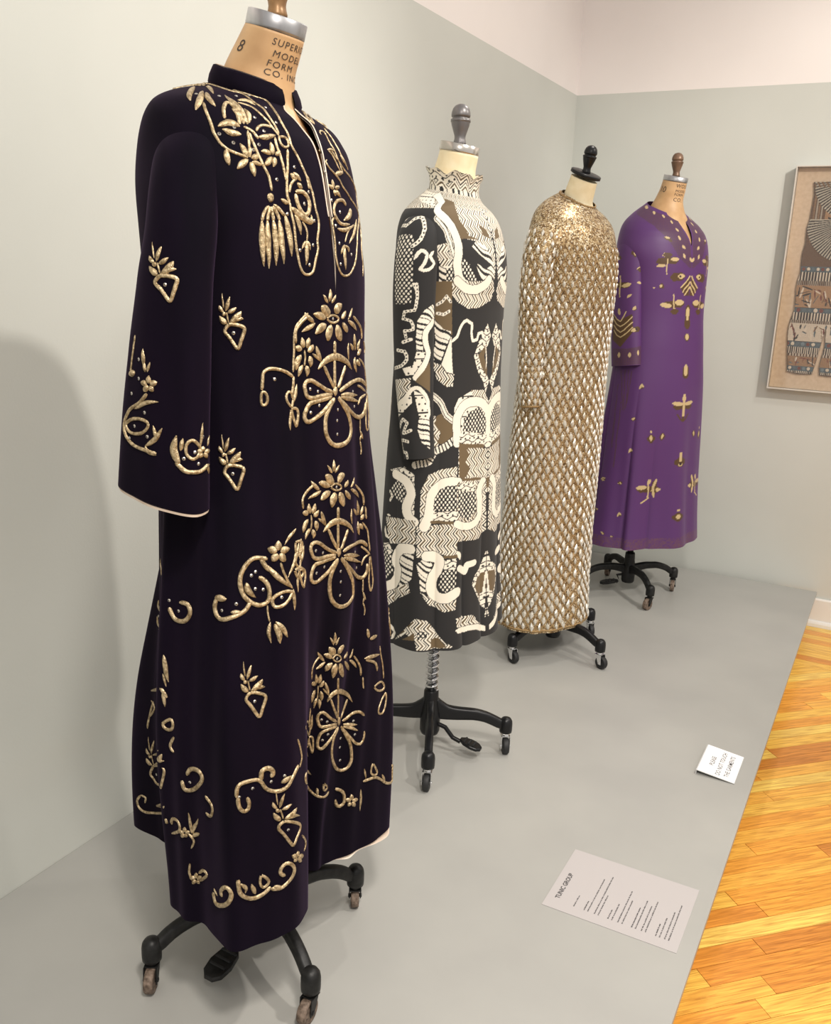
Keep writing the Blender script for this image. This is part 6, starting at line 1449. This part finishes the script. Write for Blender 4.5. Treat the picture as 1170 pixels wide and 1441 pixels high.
cr = collar_rows(ring, ctr, prof2, .0045); n_ = cr.shape[1]
UU, VV = np.meshgrid(np.linspace(0, .43, n_), np.linspace(0, .064, len(prof2)))
cc = fill('zig', VV.ravel() * 1.0 + UU.ravel() * .02, UU.ravel()); k_ = (VV < .022).ravel(); cc[k_] = fill('stripe', VV.ravel()[k_] * .2, UU.ravel()[k_])
k_ = ((UU > .05) & (UU < .16)).ravel() | ((UU > .27) & (UU < .36)).ravel(); k2 = k_ & (VV > .035).ravel(); cc[k2] = fill('speck', UU.ravel()[k2], VV.ravel()[k2])
mesh_np('collar', cr.reshape(-1, 3), grid_faces(len(cr), n_), MT['print'], pt_, True, cc)
ci = cr.copy(); q = ci - ci.mean((0, 1)); q[..., 2] = 0; ci = ci - .003 * q / np.linalg.norm(q, axis=2, keepdims=True)
mesh_np('collar_facing', ci.reshape(-1, 3), grid_faces(len(cr), n_)[:, ::-1], MT['print'], pt_.children[-1], True, cc)

# ---- the gold dress: padded silver lozenges in a lattice of gold cord
def lame_ground():
    m = mat('gold_lame_ground', rough=.38, metal=.55); t = m.node_tree; b = t.nodes['Principled BSDF']
    tc = nd(t, 'ShaderNodeTexCoord'); vo = nd(t, 'ShaderNodeTexVoronoi'); vo.inputs['Scale'].default_value = 240
    t.links.new(tc.outputs['Object'], vo.inputs['Vector'])
    rp = nd(t, 'ShaderNodeValToRGB'); rp.color_ramp.interpolation = 'CONSTANT'; e = rp.color_ramp.elements
    cs = [(0, (.20, .12, .055)), (.25, (.40, .27, .13)), (.5, (.55, .42, .24)), (.72, (.78, .68, .50)), (.9, (.12, .07, .03))]
    e[0].position = 0; e[0].color = (*cs[0][1], 1); e[1].position = cs[1][0]; e[1].color = (*cs[1][1], 1)
    for p_, c_ in cs[2:]: x_ = e.new(p_); x_.color = (*c_, 1)
    sx = nd(t, 'ShaderNodeSeparateColor'); t.links.new(vo.outputs['Color'], sx.inputs[0]); t.links.new(sx.outputs[0], rp.inputs[0])
    t.links.new(rp.outputs[0], b.inputs['Base Color'])
    bp = nd(t, 'ShaderNodeBump'); bp.inputs['Strength'].default_value = .9; bp.inputs['Distance'].default_value = .003
    t.links.new(sx.outputs[1], bp.inputs['Height']); t.links.new(bp.outputs[0], b.inputs['Normal'])
    return m
MT['lame'] = lame_ground()
MT['lozenge'] = noisy(mat('silver_white_lozenge', rough=.30, metal=.35), (.50, .46, .38), (.84, .81, .74), 90, 3, bump=.25, bscale=300)
MT['gold_cord'] = noisy(mat('copper_gold_cord', rough=.45, metal=.5), (.22, .12, .045), (.55, .38, .18), 420, 4, bump=.9, bscale=800)
gt, gc = garment('lame_dress', 'beaded_dress', 'full length gold dress covered in silver white lozenges, third from the camera', 'dress')
cloth_mesh('body', gc['b'], MT['lame'], gt); inner(gc['b'], gt, 'facing', MT['lame'], .003, 0, .97)
for part in 'sm':
    sl = cloth_mesh('sleeve', gc[part], MT['lame'], gt); inner(gc[part], sl, 'sleeve_facing', MT['lame'], .0025, .8, 1)
loz = bmesh.new()
ov = [(0, .0200), (.0040, .0125), (.0082, .0045), (.0094, 0), (.0082, -.0045), (.0040, -.0125), (0, -.0200), (-.0040, -.0125), (-.0082, -.0045), (-.0094, 0), (-.0082, .0045), (-.0040, .0125)]
o_ = [loz.verts.new((x_, y_, -.0004)) for x_, y_ in ov]; i_ = [loz.verts.new((x_ * .62, y_ * .66, .0040)) for x_, y_ in ov]; c_ = [loz.verts.new((0, y_, .0058)) for y_ in (.007, -.007)]
for k in range(12): loz.faces.new((o_[k], i_[k], i_[(k + 1) % 12], o_[(k + 1) % 12]))
for k in range(12):
    a_ = c_[0] if k in (9, 10, 11, 0, 1, 2) else c_[1]
    if k == 2: loz.faces.new((i_[2], c_[0], c_[1], i_[3])); continue
    if k == 8: loz.faces.new((i_[8], c_[1], c_[0], i_[9])); continue
    loz.faces.new((i_[k], a_, i_[(k + 1) % 12]))
lm = bpy.data.meshes.new('lozenge'); bmesh.ops.recalc_face_normals(loz, faces=loz.faces); loz.to_mesh(lm); loz.free(); lm.materials.append(MT['lozenge'])
lm.polygons.foreach_set('use_smooth', [False] * len(lm.polygons))
LV = np.array([v.co[:] for v in lm.vertices]); LF = [tuple(p.vertices) for p in lm.polygons]
camdir = None; cand = []
for part, ncol, rows_, vlo, vhi in (('b', 32, 58, .008, .865), ('s', 11, 25, .10, .985), ('m', 11, 25, .10, .985)):
    cl = gc[part]
    for r_ in range(rows_):
        v_ = vlo + (vhi - vlo) * (r_ + .5) / rows_
        for c0 in range(ncol):
            u_ = ((c0 + .5 * (r_ % 2) + .12 * (rnd.random() - .5)) / ncol) % 1.0
            p_, n_ = cl.at(np.array([u_]), np.array([v_])); p_, n_ = Vector(p_[0]), Vector(n_[0])
            up = Vector((0, 0, 1)); up = (up - n_ * up.dot(n_)).normalized(); sd = up.cross(n_)
            k = .70 + .28 * rnd.random(); k *= 1.0 if part == 'b' else .9
            k *= .88 + .24 * (1 - v_) if part == 'b' else 1.0
            if part == 'b' and v_ > .72: k *= 1 - .45 * (v_ - .72) / .145
            yaw = (rnd.random() - .5) * .25; tx = (rnd.random() - .5) * .8
            n2 = (n_ + sd * tx * .6 + up * (rnd.random() - .5) * .25).normalized(); u2 = (up - n2 * up.dot(n2)).normalized(); s2 = u2.cross(n2)
            u3 = u2 * math.cos(yaw) + s2 * math.sin(yaw); s3 = u3.cross(n2)
            M_ = Matrix(((s3.x * k, u3.x * k, n2.x * k, p_.x + n_.x * .0012), (s3.y * k, u3.y * k, n2.y * k, p_.y + n_.y * .0012), (s3.z * k, u3.z * k, n2.z * k, p_.z + n_.z * .0012), (0, 0, 0, 1)))
            fr_ = math.radians(GARMENTS['lame_dress']['face']); ca, sa = math.cos(fr_), math.sin(fr_)
            wp = Vector((GARMENTS['lame_dress']['base'][0] + p_.x * ca - p_.y * sa, GARMENTS['lame_dress']['base'][1] + p_.x * sa + p_.y * ca, p_.z))
            wn = Vector((n_.x * ca - n_.y * sa, n_.x * sa + n_.y * ca, n_.z)); dv = Vector((0, 0, 1.4)) - wp
            score = wn.dot(dv.normalized()) * k
            if part == 'b' and .70 < u_ < .80 and v_ > .5: score -= 1     # under the near arm
            if part == 'm': score -= 2
            cand.append((score, M_))
cand.sort(key=lambda q: -q[0])
for i, (s_, M_) in enumerate(cand[:300]):
    o = bpy.data.objects.new('lozenge', lm); COL.objects.link(o); o.parent = gt; o.matrix_local = M_
bmr = bmesh.new()
for s_, M_ in cand[300:]:
    vs = [bmr.verts.new(M_ @ Vector(p_)) for p_ in LV]
    for f_ in LF: bmr.faces.new([vs[i] for i in f_])
tag(mesh_bm('more_lozenges', bmr, MT['lozenge'], gt), kind='stuff')
cords = []
for part, ncol, rows_, vlo, vhi in (('b', 32, 58, .004, .865), ('s', 11, 25, .10, .985), ('m', 11, 25, .10, .985)):
    for c0 in range(ncol):
        for sg in (-1, 1):
            uv = []
            for r_ in range(rows_ + 1):
                v_ = vlo + (vhi - vlo) * r_ / rows_; uv += [(c0 + sg * .5 * r_) / ncol * 10000.0, v_ * 10000]
            cords.append(stroke_geo(gc[part], uv, 5.0, 'S', False, .0022, seed=c0))
V, F = merge(cords); tag(mesh_np('cord_lattice', V, F, MT['gold_cord'], gt), kind='stuff')
ring_uv = lambda v_: [z for i in range(0, 121) for z in (i * 10000 / 120.0, v_)]
for nm_, p_, v_, w_ in (('hem_braid', 'b', 60, 9), ('neck_braid', 'b', 9960, 6), ('cuff_braid', 's', 9930, 7), ('cuff_braid', 'm', 9930, 7)):
    V, F = stroke_geo(gc[p_], ring_uv(v_), w_, 'S', False, .0028); mesh_np(nm_, V, F, MT['gold_cord'], gt)

# ---- the purple silk dress
PUR = np.array((.085, .028, .126)); SBR = np.array((.080, .042, .018)); SGO = np.array((.50, .38, .20)); SBAND = np.array((.075, .030, .075)); SDK = np.array((.02, .01, .015))
def silk_fill(style, x, y, C=None, bb=None, d=None, al=None, L=None, w=None):
    col = {'brown': SBR, 'gold': SGO, 'band': SBAND, 'dark': SDK, 'stripe': SBR * .6 + PUR * .4}[style]
    if C is None:
        c = np.tile(col, (len(x), 1))
        if style == 'band': c[(np.hypot((x / .010) % 1 - .5, (y / .010) % 1 - .5) < .22)] = SBR * .8 + PUR * .3
        return c
    e = w * np.clip(np.minimum(al, L - al) / .012 + .45, 0, 1) if w > .004 else w
    C[bb[d < e]] = col
st_, sc_ = garment('purple_dress', 'silk_dress', 'purple silk tunic dress with bronze and cream woven motifs, farthest from the camera', 'dress', (441, 520), (181, 320))
bc = paint(sc_['b'], 'b', SILK_SHAPES, PUR, True, 1.2, 1.55, silk_fill)
g_ = bc.reshape(sc_['b'].nv, sc_['b'].nu, 3); hv = np.linspace(0, 1, sc_['b'].nv)
rr_ = np.random.RandomState(5).uniform(0, 1, g_.shape[:2])
hb = hv < .032; g_[hb] = np.where((rr_[hb] > .45)[..., None], PUR * .55 + SBR * .8, PUR)
cloth_mesh('body', sc_['b'], MT['silk'], st_, colors=g_.reshape(-1, 3)); inner(sc_['b'], st_, 'facing', MT['print_ink'], .003, 0, .99)
sc2 = paint(sc_['s'], 's', half_turn(SILK_SHAPES), PUR, False, .40, .70, silk_fill)
for part in 'sm':
    c_ = sc2 if part == 's' else sc2.reshape(sc_['s'].nv, sc_['s'].nu, 3)[:, ::-1].reshape(-1, 3)
    sl = cloth_mesh('sleeve', sc_[part], MT['silk'], st_, colors=c_); inner(sc_[part], sl, 'sleeve_facing', MT['print_ink'], .0025, .85, 1)

# ---------------------------------------------------------------- sign, label, framed textile
sg = thing('notice_sign', 'small white card notice lying near the platform edge', 'sign', (-.3065, 2.637, 0))
def wedge(x0, x1, y0, y1, za, zb, th):
    b = box_bm(x0, x1, y0, y1, 0, th, .0006)
    for v in b.verts: v.co.z += za + (zb - za) * (v.co.x - x0) / (x1 - x0)
    return b
slope = lambda x_: .0145 + (.002 - .0145) * (x_ + .056) / .112
mesh_bm('holder', join_bm(wedge(-.056, .056, -.088, .088, .0130, .0008, .0018), box_bm(-.056, -.0535, -.088, .088, .0002, .0140, .0004)), mat('clear_grey_acrylic', (.55, .55, .54), .15), sg)
mesh_bm('card', wedge(-.0525, .0545, -.0865, .0865, .0147, .0028, .0004), MT['sign'], sg)
def flat_text(body, size, x_, y_, parent, name, m, zf, align='CENTER', spacing=1.0, bold=0.0):
    b = text_bm(body, size, 0, align, spacing, bold)
    for v in b.verts:
        X, Y = x_ - v.co.y, y_ + v.co.x; v.co = Vector((X, Y, zf(X)))
    return mesh_bm(name, b, m, parent)
zs = lambda X: .0152 + (.0033 - .0152) * (X + .0525) / .107
for i, (b_, x_) in enumerate((('PLEASE', -.0155), ('DO NOT TOUCH', .0095), ('THE GARMENTS', .034))): flat_text(b_, .0185, x_, -.002, sg, 'lettering', MT['print_ink'], zs, bold=.0001)
lb = thing('text_label', 'large pale printed text label headed TUNIC GROUP lying flat on the platform', 'label', (-.3955, 1.884, 0))
mesh_bm('sheet', box_bm(-.1545, .1545, -.1215, .1215, .0002, .0012, .0003), MT['label'], lb)
zl = lambda X: .00135
flat_text('TUNIC GROUP', .0155, -.1255, -.083, lb, 'title', MT['print_ink'], zl, 'LEFT', bold=.00035)
lines = [(-.098, -.095, .040), (-.070, -.095, .030), (-.060, -.095, .125), (-.042, -.095, .148), (-.032, -.095, .075), (-.006, -.095, .034), (.004, -.095, .055), (.020, -.095, .120), (.031, -.095, .088), (.056, -.095, .070), (.066, -.095, .110), (.081, -.095, .088), (.091, -.095, .108), (.117, -.095, .042), (.127, -.095, .064), (.140, -.095, .095), (.150, -.095, .125)]
rl = random.Random(11); bmt = bmesh.new()
for i, (x_, y_, L) in enumerate(lines):
    x_ *= .88; y_ += .004; p_ = y_; bold_ = i in (1, 5, 9, 13)
    while p_ < y_ + L:
        wl = rl.uniform(.003, .011)
        q_ = p_
        while q_ < p_ + wl:                               # each printed letter a tiny tick of ink
            h_ = rl.uniform(.0022, .0034); w_ = .00115 if not bold_ else .0014
            vs = [bmt.verts.new((x_ - a_, q_ + b_, .00132)) for a_, b_ in ((0, 0), (0, w_), (h_, w_), (h_, 0))]; bmt.faces.new(vs)
            vs = [bmt.verts.new((x_ - a_, q_ + b_, .00131)) for a_, b_ in ((h_ * .4, 0), (h_ * .4, .0019), (h_ * .62, .0019), (h_ * .62, 0))]; bmt.faces.new(vs)
            q_ += .0021
        p_ += wl + .0022
tag(mesh_bm('small_print', bmt, MT['print_ink'], lb), kind='stuff')

FX0, FX1, FZ0, FZ1, FD = -.556, .32, .944, 1.924, .052
fr = thing('framed_textile', 'woven textile fragment in a clear box frame on the back wall', 'picture', ((FX0 + FX1) / 2, WY, FZ0))
ox = (FX0 + FX1) / 2
MT['acryl_edge'] = mat('frosted_acrylic_edge', (.62, .58, .52), .25)
pane = bpy.data.materials.new('clear_acrylic'); pane.use_nodes = True; t = pane.node_tree; t.nodes.clear()
o_ = nd(t, 'ShaderNodeOutputMaterial'); tr = nd(t, 'ShaderNodeBsdfTransparent'); gl = nd(t, 'ShaderNodeBsdfGlossy'); gl.inputs['Roughness'].default_value = .05
mx = nd(t, 'ShaderNodeMixShader'); mx.inputs[0].default_value = .045; tr.inputs[0].default_value = (.97, .97, .96, 1)
t.links.new(tr.outputs[0], mx.inputs[1]); t.links.new(gl.outputs[0], mx.inputs[2]); t.links.new(mx.outputs[0], o_.inputs[0])
MT['pane'] = pane
MT['board'] = noisy(mat('beige_linen_board', rough=.9), (.56, .41, .285), (.63, .475, .34), 60, 4, bump=.2, bscale=500)
W_, H_ = FX1 - FX0, FZ1 - FZ0
mesh_bm('backing_board', box_bm(-W_ / 2 + .006, W_ / 2 - .006, -.016, -.001, .006, H_ - .006, .001), MT['board'], fr)
for (a, b, c, d) in ((-W_ / 2, -W_ / 2 + .005, 0, H_), (W_ / 2 - .005, W_ / 2, 0, H_), (-W_ / 2 + .005, W_ / 2 - .005, 0, .005), (-W_ / 2 + .005, W_ / 2 - .005, H_ - .005, H_)):
    mesh_bm('box_side', box_bm(a, b, -FD, -.001, c, d, .0006), MT['acryl_edge'], fr)
mesh_bm('front_pane', box_bm(-W_ / 2 + .005, W_ / 2 - .005, -FD + .0005, -FD + .0035, .005, H_ - .005), MT['pane'], fr)
# the textile: an irregular panel with two tails, raised off the board
OUT = [(-.478, 1.858), (-.470, 1.80), (-.474, 1.70), (-.482, 1.66), (-.478, 1.60), (-.486, 1.55), (-.482, 1.47), (-.490, 1.43), (-.489, 1.36), (-.485, 1.31), (-.497, 1.25), (-.500, 1.21), (-.495, 1.15), (-.485, 1.07), (-.480, 1.027), (-.430, 1.018), (-.372, 1.022), (-.362, 1.08), (-.352, 1.16), (-.340, 1.235), (-.335, 1.15), (-.346, 1.06), (-.340, 1.02), (-.25, 1.016), (-.10, 1.02), (.04, 1.025), (.15, 1.02), (.20, 1.03), (.215, 1.2), (.21, 1.45), (.22, 1.66), (.205, 1.858), (0, 1.862), (-.25, 1.860)]
nx_, nz_ = 360, 430
gx, gz = np.meshgrid(np.linspace(-.51, .23, nx_), np.linspace(1.01, 1.87, nz_)); fx, fz = gx.ravel(), gz.ravel()
ins = inside(fx, fz, [(x_ - 0.0, z_) for x_, z_ in OUT])
TB = np.array((.115, .062, .034)); C = np.tile(TB, (len(fx), 1)); rz = np.random.RandomState(2)
TC = np.array((.60, .50, .40)); TD = np.array((.045, .030, .022)); TBL = np.array((.10, .125, .14)); TRD = np.array((.17, .045, .03)); TO = np.array((.33, .19, .10))
def band_(z0, z1): return (fz >= z0) & (fz < z1)
def fan(cx_, cz_, r0, r1, a0, a1, n_):
    r_ = np.hypot(fx - cx_, fz - cz_); a_ = np.arctan2(fz - cz_, fx - cx_); m_ = (r_ > r0) & (r_ < r1) & (a_ > a0) & (a_ < a1); k_ = ((a_ - a0) / (a1 - a0) * n_) % 1
    C[m_ & (k_ < .55)] = np.array((.42, .37, .30)); C[m_ & (k_ >= .55)] = TD
C[band_(1.50, 1.86)] = TB * 1.1
for k_, xx in enumerate((-.46, -.45, -.44, -.43)): C[band_(1.60, 1.80) & (np.abs(fx - xx) < .0035)] = TC * .6 if k_ % 2 else TO * .7
C[band_(1.64, 1.74) & (fx > -.415)] = TO
for zz in (1.71, 1.685): C[band_(1.55, 1.9) & (fx > -.40) & (np.abs(fz - zz - .008 * np.sin(fx * 70)) < .004)] = TD
fan(-.30, 1.87, .06, .175, -math.pi, -.0, 44); fan(-.30, 1.70, .085, .185, -math.pi, 0, 46); fan(.02, 1.87, .06, .175, -math.pi, 0, 44); fan(.02, 1.70, .085, .185, -math.pi, 0, 46)
C[(fz > 1.835) & ((fx / .018 + fz / .03) % 1 < .5)] = TO * .6
def teeth(z0, z1, p_): m_ = band_(z0, z1); k_ = (fx / p_) % 1; C[m_] = TD; C[m_ & (k_ < .45)] = TC
def dotsrow(z0, z1, p_, cs):
    m_ = band_(z0, z1); k_ = np.floor(fx / p_).astype(int); q_ = np.hypot((fx / p_) % 1 - .5, (fz - (z0 + z1) / 2) / p_)
    C[m_] = TBL * .8
    for i, c_ in enumerate(cs): C[m_ & (k_ % len(cs) == i) & (q_ < .36)] = c_
dotsrow(1.475, 1.498, .020, (TRD, TC, TBL, TC)); teeth(1.435, 1.475, .0125); C[band_(1.415, 1.435) & ((fx / .008) % 1 < .4)] = TC * .6
def figures(z0, z1, n_, seed, ground):
    C[band_(z0, z1)] = ground; r_ = np.random.RandomState(seed)
    for i in range(n_):
        cx_ = r_.uniform(-.50, .22); cz_ = r_.uniform(z0 + .01, z1 - .01); a_ = r_.uniform(-.5, .5) + (1.57 if r_.rand() < .6 else 0); L_ = r_.uniform(.012, .05); w_ = r_.uniform(.0025, .008)
        dx, dz = fx - cx_, fz - cz_; s_ = dx * math.cos(a_) + dz * math.sin(a_); t_ = -dx * math.sin(a_) + dz * math.cos(a_)
        C[band_(z0, z1) & (np.abs(s_) < L_ / 2) & (np.abs(t_) < w_ / 2 * (1.2 - np.abs(s_) / L_))] = (TD, TRD, TBL, TC, TO * .6, TD)[r_.randint(6)]
figures(1.315, 1.415, 130, 1, TO); dotsrow(1.295, 1.318, .024, (TRD, TBL, TBL, TC)); teeth(1.262, 1.295, .0125); C[band_(1.248, 1.262) & ((fx / .009) % 1 < .5)] = TC * .6
figures(1.165, 1.248, 110, 2, TC * .9); dotsrow(1.142, 1.168, .022, (TBL * 1.6, TRD, TC, TBL)); teeth(1.112, 1.142, .009); C[band_(1.100, 1.112) & ((fx / .013) % 1 < .5)] = TC * .8
figures(1.052, 1.100, 70, 3, TO * .9); dotsrow(1.034, 1.056, .020, (TC, TBL, TRD, TBL * 1.5)); teeth(1.022, 1.034, .008)
edge_l = np.zeros(len(fx), bool)
hgt = .0225 + .004 * (rz.rand(len(fx)) * .4 + .6 * (C.mean(1) > .2))
Vt = np.stack([fx - ox, -hgt, fz - FZ0], 1); idx = -np.ones(len(fx), int)
F4 = grid_faces(nz_, nx_); keep = ins[F4].all(1); F4 = F4[keep]; used = np.unique(F4); idx[used] = np.arange(len(used))
tx_ = mesh_np('textile', Vt[used], idx[F4], MT['weave'], fr, False, C[used])
rim = bmesh.new(); r0 = [rim.verts.new((x_ - ox, -.0155, z_ - FZ0)) for x_, z_ in OUT]; r1 = [rim.verts.new((x_ - ox, -.0235, z_ - FZ0)) for x_, z_ in OUT]
for i in range(len(OUT)): j = (i + 1) % len(OUT); rim.faces.new((r0[i], r0[j], r1[j], r1[i]))
mesh_bm('textile_edge', rim, mat('dark_brown_ground', (.06, .033, .02), .9), tx_)
